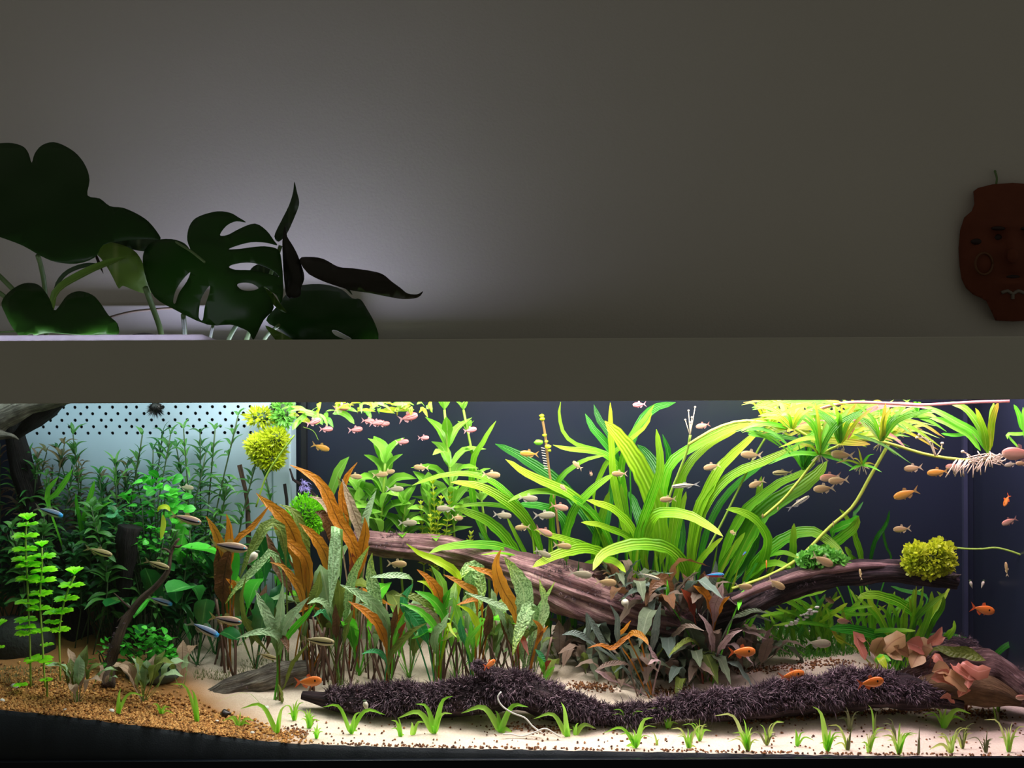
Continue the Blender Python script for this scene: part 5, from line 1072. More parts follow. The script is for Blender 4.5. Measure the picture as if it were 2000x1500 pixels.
# --- thicket of willow-leaved stems
def thicket(xs, ytop, Yr, n, L, w, mats, lab, grp, nodes=(10, 16), per=3, stem=2.6, start=.1, up=.35, arch=.7):
    for k in range(n):
        x = xs[0] + (xs[1] - xs[0]) * (k + R_(.1, .9)) / n; Y = R_(*Yr)
        stemplant('willow_stem_plant', ORD[k] + lab, (x + R_(-28, 28), R_(*ytop)), on_ground(x, Y), random.randint(*nodes), L * R_(.8, 1.2), w * R_(.8, 1.2), M[random.choice(mats)], Y, kind='willow', per=per, foli=True, group=grp, stem=stem, up=up, arch=arch, stemmat=M['stemd'], start=start, bend=.045, wild=.5, jit=1.0)
thicket((0, 130), (840, 970), (.36, .44), 13, 44, 6.5, ['will', 'willd', 'willred'], 'willow-leaved stem in the dusky back corner', 'willow stems in the back corner', start=.3)
thicket((120, 300), (840, 960), (.38, .44), 14, 46, 6.5, ['will', 'willd', 'will', 'willred'], 'willow-leaved stem in front of the perforated panel', 'willow stems before the panel', start=.35)
thicket((300, 420), (830, 970), (.38, .44), 8, 46, 6, ['will', 'will', 'willd'], 'open willow-leaved stem against the plain white panel', 'willow stems against the plain panel', start=.35)
thicket((0, 230), (980, 1080), (.26, .34), 20, 42, 12, ['willd', 'willd', 'will'], 'leafy dark green stem in the shaded front of the thicket', 'dark leafy stems of the thicket front', start=.35, nodes=(9, 13))
thicket((180, 400), (1020, 1120), (.30, .36), 18, 38, 12, ['willd', 'will'], 'leafy green stem in the lower middle of the thicket', 'leafy stems of the thicket middle', start=.3, nodes=(8, 12))
for (tx, ty, bx, lab) in ((465, 812, 390, 'long thin willow stem slanting across the white panel toward the yellow moss'), (420, 840, 385, 'thin willow stem crossing the white panel just left of the slanting one'), (500, 900, 480, 'thin willow stem rising beside the dark stick at the filter box corner'), (278, 850, 270, 'green-tipped willow stem whose crown covers the lower panel holes'), (520, 935, 515, 'thin leafy stem under the yellow moss ball')):
    stemplant('willow_stem_plant', lab, (tx, ty), on_ground(bx, .42), 11, 46, 6.5, M['will'], .40, kind='willow', per=3, foli=True, stem=3, up=.4, arch=.7, stemmat=M['stemd'], start=.35, group='single willow stems', wild=.5, jit=1.0, bend=.04)
t = thing('green_blade_plant', on_ground(165, .36), 'upright bright green blades standing among the dark willow stems', 'aquatic plant')
for pp, w in (([(185, 938), (178, 965), (168, 1000), (160, 1040)], 12), ([(148, 962), (150, 985), (156, 1015), (158, 1045)], 9), ([(218, 980), (195, 990), (170, 1000), (160, 1030)], 9), ([(142, 915), (128, 940), (110, 965), (95, 985)], 12), ([(115, 930), (100, 950), (92, 975)], 10)):
    traced(t, M['lime'], pp, w, .34, .32, root=on_ground(165, .36), kind='strap')
# yellow leaf and tip in thicket
t = thing('drifting_leaf', P(318, 1015, .28), 'single hanging yellow speckled leaf in front of the thicket', 'leaf')
traced(t, M['moss'], [(314, 1058), (317, 1040), (320, 1022), (318, 1005)], 12, .28, .28, kind='lance')
traced(t, M['ylime'], [(308, 1000), (312, 992), (325, 990), (332, 998)], 10, .28, .28, kind='lance')
# --- moss balls
def mossball(label, x, y, rx_, ry_, Y, mat, n, lw, long=False, name='moss_clump', depth=None, more=()):
    c = P(x, y, Y); t = thing(name, c, label, 'moss', 'moss clumps'); mb = MB(); ra, rb = W(rx_, Y), W(ry_, Y)
    for _ in range(n):
        d = Vector((random.gauss(0, 1), random.gauss(0, 1), random.gauss(0, 1))).normalized(); u = R_(.6, 1.02)
        p = c + Vector((d.x * ra, d.y * (depth or ra) * .7, d.z * rb)) * u; l = W(lw, Y) * R_(.6, 1.3)
        dd = (d + Vector((R_(-.8, .8), R_(-.8, .8), R_(-.5, .8)))).normalized(); s = dd.cross(Vector((R_(-1, 1), R_(-1, 1), R_(-1, 1)))).normalized() * l * (.16 if long else .42)
        mb.add([p, p + dd * l * .55 + s, p + dd * l, p + dd * l * .55 - s], [(0, 1, 2, 3)], [(.5, 0), (1, .5), (.5, 1), (0, .5)])
    for (x2, y2, ra2, rb2) in more:
        c2 = P(x2, y2, Y - .006); a2, b2 = W(ra2, Y), W(rb2, Y)
        for _ in range(n // 2):
            d = Vector((random.gauss(0, 1), random.gauss(0, 1), random.gauss(0, 1))).normalized(); u = R_(.5, 1.05)
            p = c2 + Vector((d.x * a2, d.y * a2 * .8, d.z * b2)) * u; l = W(lw, Y) * R_(.6, 1.3)
            dd = (d * .5 + Vector((R_(-1, 1), R_(-1, 1), R_(-.5, 1)))).normalized(); s = dd.cross(Vector((R_(-1, 1), R_(-1, 1), R_(-1, 1)))).normalized() * l * .42
            mb.add([p, p + dd * l * .3 + s * .8, p + dd * l * .7 + s * .9, p + dd * l, p + dd * l * .7 - s * .9, p + dd * l * .3 - s * .8], [(0, 1, 2, 3, 4, 5)], [(.5, 0), (1, .3), (1, .7), (.5, 1), (0, .7), (0, .3)])
    mb.build('leaves', mat, t, kind='stuff')
    mb = MB(); mb.ball(c, 1, 10, 7, (ra * .72, (depth or ra) * .5, rb * .72), .1); mb.build('core', M['stemd'], t)
    return t
mossball('round clump of tiny yellow-green leaves on the end of the forked branch', 1815, 1092, 40, 28, .21, M['moss'], 900, 8, more=((1790, 1080, 24, 20), (1836, 1076, 26, 22), (1848, 1098, 20, 22), (1782, 1104, 20, 18), (1812, 1112, 28, 18)))
mossball('low mat of small green leaves on the top of the forked branch', 1600, 1094, 34, 14, .235, M['mossg'], 300, 10, more=((1575, 1092, 18, 14), (1622, 1088, 20, 16), (1640, 1098, 14, 10), (1596, 1082, 18, 12)))
tm = mossball('shaggy yellow-green moss ball at the filter box corner', 522, 878, 33, 32, .40, M['moss'], 2200, 11, True)
for (mx_, my_, ma_, mb_) in ((538, 858, 24, 22), (505, 868, 22, 18), (530, 898, 22, 16)):
    tq = mossball('x', mx_, my_, ma_, mb_, .39, M['moss'], 800, 11, True)
    for ch in list(tq.children):
        ch.parent = tm; ch.location = tq.location - tm.location; ch.name = 'leaves'
    bpy.data.objects.remove(tq)
mossball('yellow wisp of moss above the shaggy moss ball', 510, 815, 24, 14, .41, M['moss'], 260, 15, True)
mossball('neon lime moss cushion behind the amber crypt leaves', 598, 1010, 34, 42, .36, M['mossf'], 2600, 9, True)
mossball('hanging green moss curtain at the filter box corner by the surface', 552, 805, 18, 28, .40, M['mossg'], 500, 14, True)
# --- red lily
t = thing('red_lily', ground(1888, 1390), 'salmon pink lily with crumpled leaves in front of the hollow bark', 'aquatic plant')
def lily(t, root, specs):
    for mt, w, pp, Y in specs:
        traced(t, M[mt], pp, w, Y, Y - .02, root=root, kind=random.choice(['oval', 'oval', 'lance']), wav=.2, freq=2.3, fold=.4, nseg=18)
lily(t, ground(1888, 1390), [('lotus', 28, [(1935, 1305), (1912, 1312), (1890, 1300), (1878, 1294)], .12), ('lotus', 24, [(1908, 1328), (1892, 1320), (1875, 1308), (1862, 1300)], .125), ('lotusb', 34, [(1888, 1352), (1872, 1335), (1858, 1322), (1846, 1318)], .12), ('lotus', 26, [(1818, 1325), (1835, 1322), (1850, 1325), (1862, 1335)], .13),
     ('lotusb', 26, [(1820, 1312), (1840, 1306), (1856, 1316)], .135), ('lotus', 18, [(1892, 1345), (1890, 1330), (1895, 1318)], .115), ('lotus', 16, [(1872, 1362), (1880, 1350), (1888, 1345)], .12), ('lotus', 14, [(1836, 1364), (1848, 1360), (1858, 1368)], .12)])
t = thing('red_lily', ground(1712, 1312), 'brownish pink lily with drooping leaves between the mossy log and the strap leaves', 'aquatic plant')
lily(t, ground(1712, 1312), [('lotus', 26, [(1690, 1290), (1680, 1265), (1672, 1245), (1690, 1250)], .2), ('lotusb', 26, [(1702, 1300), (1690, 1305), (1692, 1312), (1700, 1306)], .19), ('lotusb', 30, [(1725, 1245), (1715, 1262), (1708, 1280)], .21), ('lotusb', 36, [(1768, 1240), (1752, 1248), (1738, 1258), (1725, 1275)], .2), ('lotusb', 20, [(1762, 1290), (1748, 1280), (1730, 1272)], .2), ('ylime', 14, [(1732, 1308), (1725, 1295), (1718, 1285)], .19), ('float', 22, [(1624, 1232), (1632, 1245), (1640, 1250)], .26), ('lime', 18, [(1740, 1290), (1725, 1285), (1712, 1295)], .2)])
t = thing('red_lily', ground(1800, 1330), 'salmon pink lily reaching over the furred stump with one raised pink leaf', 'aquatic plant')
lily(t, on_ground(1800, .26), [('lotusb', 40, [(1822, 1268), (1800, 1262), (1780, 1268), (1768, 1262)], .21), ('lotus', 30, [(1770, 1255), (1790, 1262), (1805, 1275)], .2), ('lotus', 13, [(1840, 1224), (1832, 1238), (1822, 1250), (1812, 1258)], .2), ('lotus', 18, [(1846, 1245), (1828, 1252), (1812, 1262)], .21), ('lotusb', 30, [(1780, 1305), (1790, 1285), (1798, 1275)], .19), ('lotus', 24, [(1850, 1310), (1838, 1292), (1822, 1280)], .18), ('olive', 22, [(1925, 1290), (1890, 1278), (1850, 1272), (1820, 1270)], .22), ('lotusb', 24, [(1745, 1262), (1760, 1270), (1775, 1280)], .2)])

# ------------------------------------------------------------------ foreground grass tufts
def tuft(label, x, y, blades, mats=('sag',), name='grass_tuft'):
    if x > 1150 and len(blades) > 3: blades = list(blades) + [(x + R_(-42, 42), y - R_(18, 52), R_(2, 4)) for _ in range(4)]
    g = ground(x, y); t = thing(name, g, label, 'grass tuft', 'grass tufts on the front sand')
    for bl in blades:
        if len(bl) == 4: tx, ty, w, lift = bl
        else: (tx, ty, w), lift = bl, None
        dx, dy = tx - x, ty - y
        my = y + dy * .72 - abs(dx) * .28 if lift is None else y + dy * .5 - lift
        mx = x + dx * .42
        traced(t, M[random.choice(mats)], [(x + R_(-2, 2), y + 1), (mx, my), (tx, ty)], w * 1.35, g.y, g.y + R_(-.012, .012), tipfirst=False, kind='grass', nseg=9, fold=.3)
tuft('two-blade grass tuft alone in the ochre gravel', 230, 1398, [(236, 1345, 7), (281, 1359, 6)])
tuft('low fringe of grass in the gravel right of the two-blade tuft', 315, 1398, [(298, 1375, 5), (334, 1382, 4), (325, 1377, 4), (340, 1394, 3), (305, 1385, 4)])
tuft('single upright blade with a leaning one in the gravel by the weathered log', 386, 1412, [(374, 1347, 8), (333, 1336, 5), (380, 1392, 4)])
tuft('low curved grass tuft in the gravel beside the dark snail', 468, 1422, [(435, 1408, 5), (496, 1408, 5), (470, 1390, 4), (448, 1400, 3), (490, 1416, 4)])
tuft('arching grass tuft at the border of gravel and sand', 541, 1434, [(470, 1384, 7), (560, 1378, 7), (545, 1395, 4), (419, 1372, 0.5)])
tuft('feathery grass tuft near the end of the mossy log', 575, 1408, [(555, 1378, 4), (582, 1366, 5), (594, 1372, 4), (565, 1385, 4), (590, 1388, 4), (560, 1395, 3), (572, 1372, 3)])
tuft('thick short grass tuft beside the feathery one on the sand', 604, 1424, [(587, 1388, 4), (598, 1385, 5), (606, 1384, 5), (618, 1398, 4), (625, 1408, 4), (592, 1398, 4), (612, 1392, 4), (586, 1405, 3)])
tuft('small spiky tuft below the thick short grass', 619, 1443, [(612, 1420, 4), (620, 1412, 4), (628, 1422, 4), (606, 1430, 3), (632, 1430, 3)])
tuft('long arching three-blade tuft below the white-tipped spot of the mossy log', 686, 1434, [(630, 1381, 6), (704, 1391, 7), (752, 1396, 7), (698, 1428, 6), (684, 1414, 5)])
tuft('short yellowish tuft just left of the four-blade tuft', 783, 1440, [(764, 1407, 5), (778, 1402, 5), (790, 1436, 4), (776, 1420, 5), (763, 1424, 3)])
tuft('tiny two-blade sprout between the short tuft and the four-blade tuft', 806, 1436, [(804, 1410, 6), (830, 1411, 5)])
tuft('tall four-blade tuft in front of the mossy log left of its knob', 849, 1434, [(776, 1403, 9), (812, 1375, 8), (884, 1360, 9), (883, 1394, 6), (843, 1418, 5)])
tuft('broad spreading tuft under the white root strand', 977, 1431, [(901, 1393, 10), (967, 1388, 8), (1032, 1381, 9), (1000, 1430, 8), (973, 1415, 5)])
tuft('pair of yellowish tufts right of the white root strand', 1108, 1440, [(1042, 1404, 7), (1096, 1372, 8), (1110, 1412, 8), (1118, 1425, 4)])
tuft('arched yellow blades leaning right beside the yellowish pair', 1123, 1437, [(1164, 1423, 7), (1118, 1418, 5), (1130, 1412, 5)])
tuft('feathery dark tuft where the two log ends meet', 1227, 1425, [(1198, 1386, 4), (1240, 1385, 6), (1256, 1390, 4), (1196, 1404, 4), (1248, 1416, 4), (1218, 1398, 4), (1234, 1400, 5)], ('sag', 'sagd'))
tuft('bushy yellow-green tuft in front of the meeting log ends', 1242, 1460, [(1178, 1432, 5), (1276, 1402, 8), (1218, 1462, 5), (1236, 1424, 5), (1254, 1440, 5), (1225, 1445, 5), (1210, 1435, 4)])
tuft('thin pale sprout right of the bushy yellow-green tuft', 1283, 1456, [(1272, 1430, 3), (1288, 1444, 3), (1278, 1440, 3)], ('sagp',))
tuft('upright pale shoot leaning on the right log', 1304, 1424, [(1291, 1384, 5), (1325, 1414, 4), (1296, 1408, 4), (1308, 1410, 4)], ('sagp', 'sag'))
tuft('twin-forked yellow tuft below the shoot', 1345, 1462, [(1310, 1424, 4), (1343, 1430, 6), (1356, 1428, 4), (1336, 1440, 3), (1360, 1460, 4)], ('sag', 'sagp'))
tuft('airy pale tuft beside the twin-forked one', 1366, 1448, [(1350, 1412, 4), (1380, 1414, 5), (1390, 1428, 3), (1358, 1430, 3), (1376, 1436, 3)], ('sagp', 'sag'))
tuft('large yellow clump with one long blade reaching back', 1460, 1468, [(1396, 1398, 6), (1462, 1420, 6), (1436, 1440, 5), (1448, 1430, 6), (1470, 1432, 6), (1476, 1450, 4), (1430, 1432, 4), (1452, 1404, 4)], ('sag', 'sagp'))
tuft('wispy pale clump right of the large yellow clump', 1498, 1455, [(1484, 1415, 3), (1500, 1420, 4), (1514, 1430, 4), (1488, 1432, 4), (1510, 1412, 3), (1520, 1440, 3)], ('sagp', 'sag', 'sagd'))
tuft('short two-blade yellow sprout on open sand', 1557, 1458, [(1553, 1424, 6), (1572, 1430, 4), (1590, 1446, 3)])
tuft('dull green tuft half under the right mossy log', 1565, 1398, [(1538, 1394, 5), (1585, 1366, 5), (1611, 1366, 6), (1540, 1372, 5), (1560, 1372, 4)], ('sagd', 'sag'))
tuft('flat dull blade lying before the right mossy log', 1505, 1392, [(1482, 1396, 6), (1532, 1384, 7)], ('sagd',))
tuft('tallest yellow blade tuft on the pinkish sand', 1617, 1468, [(1587, 1380, 9), (1624, 1424, 7), (1604, 1430, 5), (1600, 1452, 4), (1630, 1440, 4)])
tuft('grey-green spindly tuft right of the tallest yellow one', 1656, 1466, [(1638, 1430, 3), (1664, 1428, 4), (1628, 1456, 3), (1670, 1420, 3), (1655, 1440, 4)], ('sagd', 'sagp'))
tuft('dry forked sprig at the log edge above the pinkish sand', 1682, 1396, [(1647, 1352, 4), (1707, 1352, 4), (1640, 1380, 4), (1678, 1368, 5)], ('sagd',))
tuft('tall thin curved blade standing before the log end', 1708, 1436, [(1696, 1377, 5), (1708, 1414, 5), (1712, 1390, 3)], ('sagd', 'sag'))
tuft('grass clump with slim curved blades under the thin curved blade', 1698, 1470, [(1682, 1450, 4), (1708, 1432, 6), (1720, 1440, 4), (1694, 1440, 4), (1690, 1458, 4), (1728, 1430, 3)], ('sag', 'sagp'))
tuft('yellow clump with a wide right-hand blade on the pinkish sand', 1755, 1474, [(1722, 1438, 5), (1758, 1412, 5), (1786, 1436, 5), (1764, 1430, 7), (1746, 1450, 4), (1732, 1446, 3)], ('sag', 'sagp'))
tuft('brown wiry sprig between two yellow clumps', 1750, 1447, [(1722, 1414, 3), (1732, 1402, 3), (1746, 1420, 3)], ('sagd',))
tuft('single thin wire blade standing straight on the sand', 1794, 1474, [(1797, 1418, 3), (1792, 1440, 2)], ('sagd',))
tuft('sprawling yellow tuft near the lily', 1858, 1470, [(1815, 1464, 5), (1830, 1440, 5), (1868, 1432, 5), (1880, 1420, 4), (1848, 1452, 4)], ('sag', 'sagp'))
tuft('bright leafy tuft just in front of the salmon lily', 1842, 1424, [(1828, 1384, 6), (1896, 1394, 8), (1886, 1408, 6), (1846, 1388, 5), (1854, 1396, 6), (1834, 1400, 5)], ('sag',))
tuft('loose thin blades right of the bright leafy tuft', 1880, 1462, [(1866, 1430, 3), (1896, 1414, 3), (1884, 1420, 3), (1870, 1440, 3), (1900, 1432, 3)], ('sagd', 'sagp'))
tuft('yellow fan tuft at the right end of the sand', 1970, 1470, [(1922, 1406, 4), (1970, 1430, 6), (1960, 1420, 4), (1990, 1428, 4), (1978, 1410, 3), (1950, 1440, 4)], ('sagp', 'sag'))
tuft('thin sprig behind the yellow fan tuft', 1948, 1412, [(1945, 1380, 3), (1925, 1370, 3), (1952, 1390, 4)], ('sagd', 'sag'))
tuft('thin shoot standing in front of the hollow bark', 1950, 1392, [(1944, 1340, 3), (1956, 1376, 4), (1940, 1372, 4)], ('sagd', 'sag'))
for (x, y, lab) in ((1925, 1470, 'wispy dry blades between the sprawling tuft and the fan tuft'), (1660, 1430, 'faint dry wisps on the pinkish sand below the dry forked sprig')):
    tuft(lab, x, y, [(x + R_(-20, 20), y - R_(15, 40), 2.5) for _ in range(6)], ('sagd',))
# white root strand and snails
runner('white_root', 'thin white root strand curling down the mossy log onto the sand', [(979, 1351), (972, 1362), (980, 1378), (1000, 1392), (1025, 1402), (1040, 1418), (1060, 1433)], 3.2, M['white'], .075, .05, 'root')
runner('white_root', 'thin white root lying along the sand beside the spreading tuft', [(982, 1434), (1000, 1434), (1020, 1438), (1045, 1430), (1065, 1423), (1085, 1434), (1095, 1440)], 3, M['white'], .045, .045, 'root')
M['shell'] = simple('pale_shell', lin(215, 208, 190), lin(165, 155, 135), 120, .4)
def snail(x, y, Y, l, ang, label, mat='shell', w=.32):
    c = P(x, y, Y); t = thing('snail', c, label, 'snail', 'snails'); L = W(l, Y); d = Vector((math.cos(ang), 0, math.sin(ang)))
    mb = MB(); mb.tube([c + d * L * (k / 6 - .5) for k in range(7)], [L * w * s for s in (.35, .75, .9, .75, .5, .28, .06)], 8); mb.build('shell', M[mat], t)
    mb = MB(); mb.ball(c - d * L * .52, L * .16, 7, 5, (1.2, .8, .7)); mb.build('foot', M['stemd'], t)
snail(715, 1380, .085, 22, -1.3, 'pale pointed snail hanging on the front of the mossy log', w=.28)
snail(493, 1090, .20, 30, -2.2, 'pale pointed snail on the olive crypt leaf below the blue-eyed fish', w=.28)
snail(1222, 1180, .25, 22, -1.2, 'white snail on the slanting log beside grey crypt leaves', w=.4)
snail(1897, 1142, .45, 16, -1.3, 'small pale snail on the dark rear pane, left of a pair', w=.22)
snail(1919, 1142, .45, 16, -1.9, 'small pale snail on the dark rear pane, right of a pair', w=.22)
M['dsnail'] = simple('dark_shell', lin(40, 30, 28), lin(25, 20, 20), 60, .35)
g = ground(442, 1397); snail(442, 1394, g.y - .004, 20, 0.1, 'dark round snail on the ochre gravel by the low curved tuft', 'dsnail', .55)
# ------------------------------------------------------------------ fish
def fishmat(name, top, mid, belly, stripe=None, band=(.40, .56), nose=None, spot=None, trans=.12, red=None, line=None):
    b = N(name); uv = b.n('SeparateXYZ', i_0=b.coord('UV')); u, v = uv.outputs[0], uv.outputs[1]; co = b.coord()
    col = b.ramp(v, [(.12, belly), (.5, mid), (.88, top)])
    if red: col = b.mix(b.math('MULTIPLY', b.ramp(v, [(.42, 1.0), (.5, 0.0)]), b.ramp(u, [(.0, 1.0), (.62, 1.0), (.7, 0.0)])), col, red)
    if line: col = b.mix(b.ramp(v, [(.56, 0.0), (.6, 1.0), (.72, 1.0), (.78, 0.0)]), col, line)
    if stripe:
        m_, h = (band[0] + band[1]) / 2, (band[1] - band[0]) / 2
        col = b.mix(b.ramp(b.math('ABSOLUTE', b.math('SUBTRACT', v, m_)), [(h * .8, 1.0), (h * 1.1, 0.0)]), col, stripe)
    if nose: col = b.mix(b.ramp(u, [(.78, 0.0), (.93, 1.0)]), col, nose)
    if spot:
        du = b.math('SUBTRACT', u, .70); dv = b.math('MULTIPLY', b.math('SUBTRACT', v, .58), .35)
        d = b.math('SQRT', b.math('ADD', b.math('MULTIPLY', du, du), b.math('MULTIPLY', dv, dv)))
        col = b.mix(b.ramp(d, [(.035, 1.0), (.05, 0.0)]), col, spot)
    col = b.mix(b.math('MULTIPLY', b.noise(60, 3, co), .25), col, b.mix(1.0, col, (.55, .5, .45), 'MULTIPLY'))
    p = b.pbr(col, .32, None, .55); tr = b.n('BsdfTranslucent'); b.put(tr.inputs[0], col)
    ms = b.n('MixShader'); ms.inputs[0].default_value = trans; b.t.links.new(p, ms.inputs[1]); b.t.links.new(tr.outputs[0], ms.inputs[2])
    return b.end(ms.outputs[0])
def finmat(name, col, alpha):
    b = N(name); p = b.pbr(col, .4); tr = b.n('BsdfTransparent'); ms = b.n('MixShader'); ms.inputs[0].default_value = alpha
    b.t.links.new(tr.outputs[0], ms.inputs[1]); b.t.links.new(p, ms.inputs[2]); return b.end(ms.outputs[0])
eye_m = simple('fish_eye', lin(18, 16, 18), None, rough=.15, spec=.7); eye_b = simple('blue_fish_eye', lin(40, 190, 225), lin(60, 210, 240), rough=.2, spec=.7); eye_r = simple('red_fish_eye', lin(190, 60, 45), None, rough=.2)
KIND = {  # body height, thickness, materials, eye, tail length
 'beige': (.36, .14, fishmat('beige_tetra', lin(165, 140, 95), lin(205, 170, 125), lin(222, 200, 165), trans=.3), finmat('clear_fin', lin(225, 200, 160), .6), eye_m),
 'gold': (.33, .14, fishmat('golden_tetra', lin(190, 130, 45), lin(225, 165, 65), lin(232, 195, 120), trans=.25), finmat('gold_fin', lin(225, 175, 90), .5), eye_r),
 'grey': (.34, .12, fishmat('grey_tetra', lin(150, 140, 115), lin(190, 180, 155), lin(215, 205, 190), trans=.3), finmat('grey_fin', lin(210, 200, 185), .55), eye_m),
 'rosy': (.36, .13, fishmat('rosy_tetra', lin(190, 125, 105), lin(222, 178, 152), lin(228, 200, 180), trans=.25), finmat('rosy_fin', lin(220, 160, 140), .45), eye_m),
 'black': (.27, .11, fishmat('black_striped_fish', lin(150, 120, 90), lin(165, 150, 165), lin(205, 195, 140), lin(14, 14, 18), (.32, .52), None, trans=.05), finmat('pale_yellow_fin', lin(200, 185, 110), .55), eye_b),
 'blackp': (.25, .11, fishmat('black_striped_pale_fish', lin(140, 125, 85), lin(185, 175, 120), lin(205, 200, 155), lin(16, 16, 16), (.30, .50), None, trans=.05), finmat('olive_fin', lin(170, 160, 110), .5), eye_m),
 'blue': (.25, .11, fishmat('black_striped_blue_fish', lin(120, 125, 140), lin(120, 160, 215), lin(200, 195, 170), lin(14, 16, 22), (.30, .50), lin(40, 150, 225), trans=.05), finmat('greyish_fin', lin(165, 165, 140), .5), eye_b),
 'serpae': (.38, .13, fishmat('orange_tetra', lin(228, 118, 42), lin(240, 140, 60), lin(242, 152, 84), spot=lin(30, 15, 12), trans=.15), finmat('orange_fin', lin(235, 105, 50), .8), eye_m),
 'pink': (.40, .12, fishmat('pink_striped_fish', lin(195, 90, 95), lin(235, 205, 205), lin(205, 110, 115), lin(180, 70, 80), (.44, .54), None, trans=.15), finmat('pink_fin', lin(225, 170, 175), .6), eye_m),
 'siam': (.17, .11, fishmat('slender_striped_fish', lin(150, 140, 110), lin(215, 210, 195), lin(235, 230, 225), lin(12, 12, 14), (.46, .62), None, trans=.05), finmat('white_fin', lin(215, 215, 210), .5), eye_m),
 'neon': (.22, .12, fishmat('neon_fish', lin(60, 90, 140), lin(40, 150, 230), lin(210, 40, 60), red=lin(205, 25, 50), line=lin(60, 190, 245), trans=.05), finmat('neon_fin', lin(205, 120, 120), .4), eye_m),
}
def fish_meshes(kind):
    H, TH, bm_, fm_, em = KIND[kind]
    nr, ns = 13, 10; v = []; f = []; uv = []
    for i in range(nr):
        t = i / (nr - 1); x = .5 - .80 * t
        h = H * (math.sin(PI * min(1, (t * .93 + .035)) ** .72) ** .85 * .94 + .06) * (1 if t < .9 else 1 - (t - .9) * 1.0)
        h = max(h, H * .2 if t > .5 else .02); w = TH * max(.05, math.sin(PI * (t * .96 + .04) ** .6) ** .8)
        dz = -.02 * math.sin(PI * t) * H
        for j in range(ns):
            a = 2 * PI * j / ns; v.append(Vector((x, math.sin(a) * w / 2, math.cos(a) * h / 2 + dz))); uv.append((1 - t, .5 + .5 * math.cos(a)))
    for i in range(nr - 1):
        for j in range(ns): f.append((i * ns + j, (i + 1) * ns + j, (i + 1) * ns + (j + 1) % ns, i * ns + (j + 1) % ns))
    f.append(tuple(range(ns))); f.append(tuple(range(nr * ns - 1, (nr - 1) * ns - 1, -1)))
    body = mesh(kind + '_body', v, f, uv, True, [bm_])
    def fin(nm, pts, faces): return mesh(kind + '_' + nm, [Vector(p) for p in pts], faces, None, False, [fm_])
    h = H / 2
    tail = fin('tail', [(-.29, 0, h * .18), (-.29, 0, -h * .18), (-.42, .004, h * .72), (-.53, .008, h * 1.15), (-.40, .004, 0), (-.53, .008, -h * 1.15), (-.42, .004, -h * .72)], [(0, 4, 2), (2, 4, 3), (1, 6, 4), (6, 5, 4), (0, 1, 4)])
    dors = fin('dorsal', [(.12, 0, h * .9), (.06, .003, h * 1.55), (-.04, .003, h * 1.35), (-.06, 0, h * .8)], [(0, 1, 2, 3)])
    anal = fin('anal', [(.0, 0, -h * .92), (-.08, .003, -h * 1.4), (-.2, .003, -h * .9), (-.24, 0, -h * .42)], [(0, 3, 2, 1)])
    pelv = fin('pelvic', [(.16, 0, -h * .95), (.11, .02, -h * 1.35), (.08, .01, -h * .95)], [(0, 2, 1)])
    mb = MB(); mb.ball((0, 0, 0), .028, 8, 5, (1, .5, 1)); eye = mesh(kind + '_eye', mb.v, mb.f, None, True, [em])
    return [('body', body, (0, 0, 0)), ('tail_fin', tail, (0, 0, 0)), ('dorsal_fin', dors, (0, 0, 0)), ('anal_fin', anal, (0, 0, 0)), ('pelvic_fin', pelv, (0, 0, 0)), ('eye', eye, (.42, -TH * .30, h * .14)), ('eye', eye, (.42, TH * .30, h * .14))]
FM = {k: fish_meshes(k) for k in KIND}
NAMES = {'beige': ('beige_tetra', 'small beige tetra '), 'gold': ('golden_tetra', 'golden tetra '), 'grey': ('grey_tetra', 'pale grey tetra '), 'rosy': ('rosy_tetra', 'rosy tetra '), 'black': ('striped_fish', 'black-striped fish with a blue eye '), 'blackp': ('striped_fish', 'pale olive fish with a black stripe '),
         'blue': ('striped_fish', 'black-striped bluish fish '), 'serpae': ('orange_tetra', 'orange tetra '), 'pink': ('pink_fish', 'tiny pink-striped fish '), 'siam': ('slender_fish', 'slender white fish with a black stripe '), 'neon': ('neon_fish', 'blue and red neon fish ')}
def fish(kind, x, y, L, yaw, pitch, Y, where):
    """yaw 0 looks to the right of the photograph, 180 to the left; pitch up positive"""
    nm, lab = NAMES[kind]
    t = thing(nm, P(x, y, Y), lab + where, 'fish', {'pink': 'pink-striped shoal', 'serpae': 'orange tetras'}.get(kind, 'tetras and striped fish'))
    s = W(L, Y); t.scale = (s, s, s); t.rotation_mode = 'XYZ'; t.rotation_euler = (0, -math.radians(pitch), math.radians(yaw))
    body = None
    for n_, me, loc in FM[kind]:
        o = bpy.data.objects.new(n_, me); COL.objects.link(o); o.parent = body if n_ == 'eye' else t; o.location = loc
        if n_ == 'body': body = o
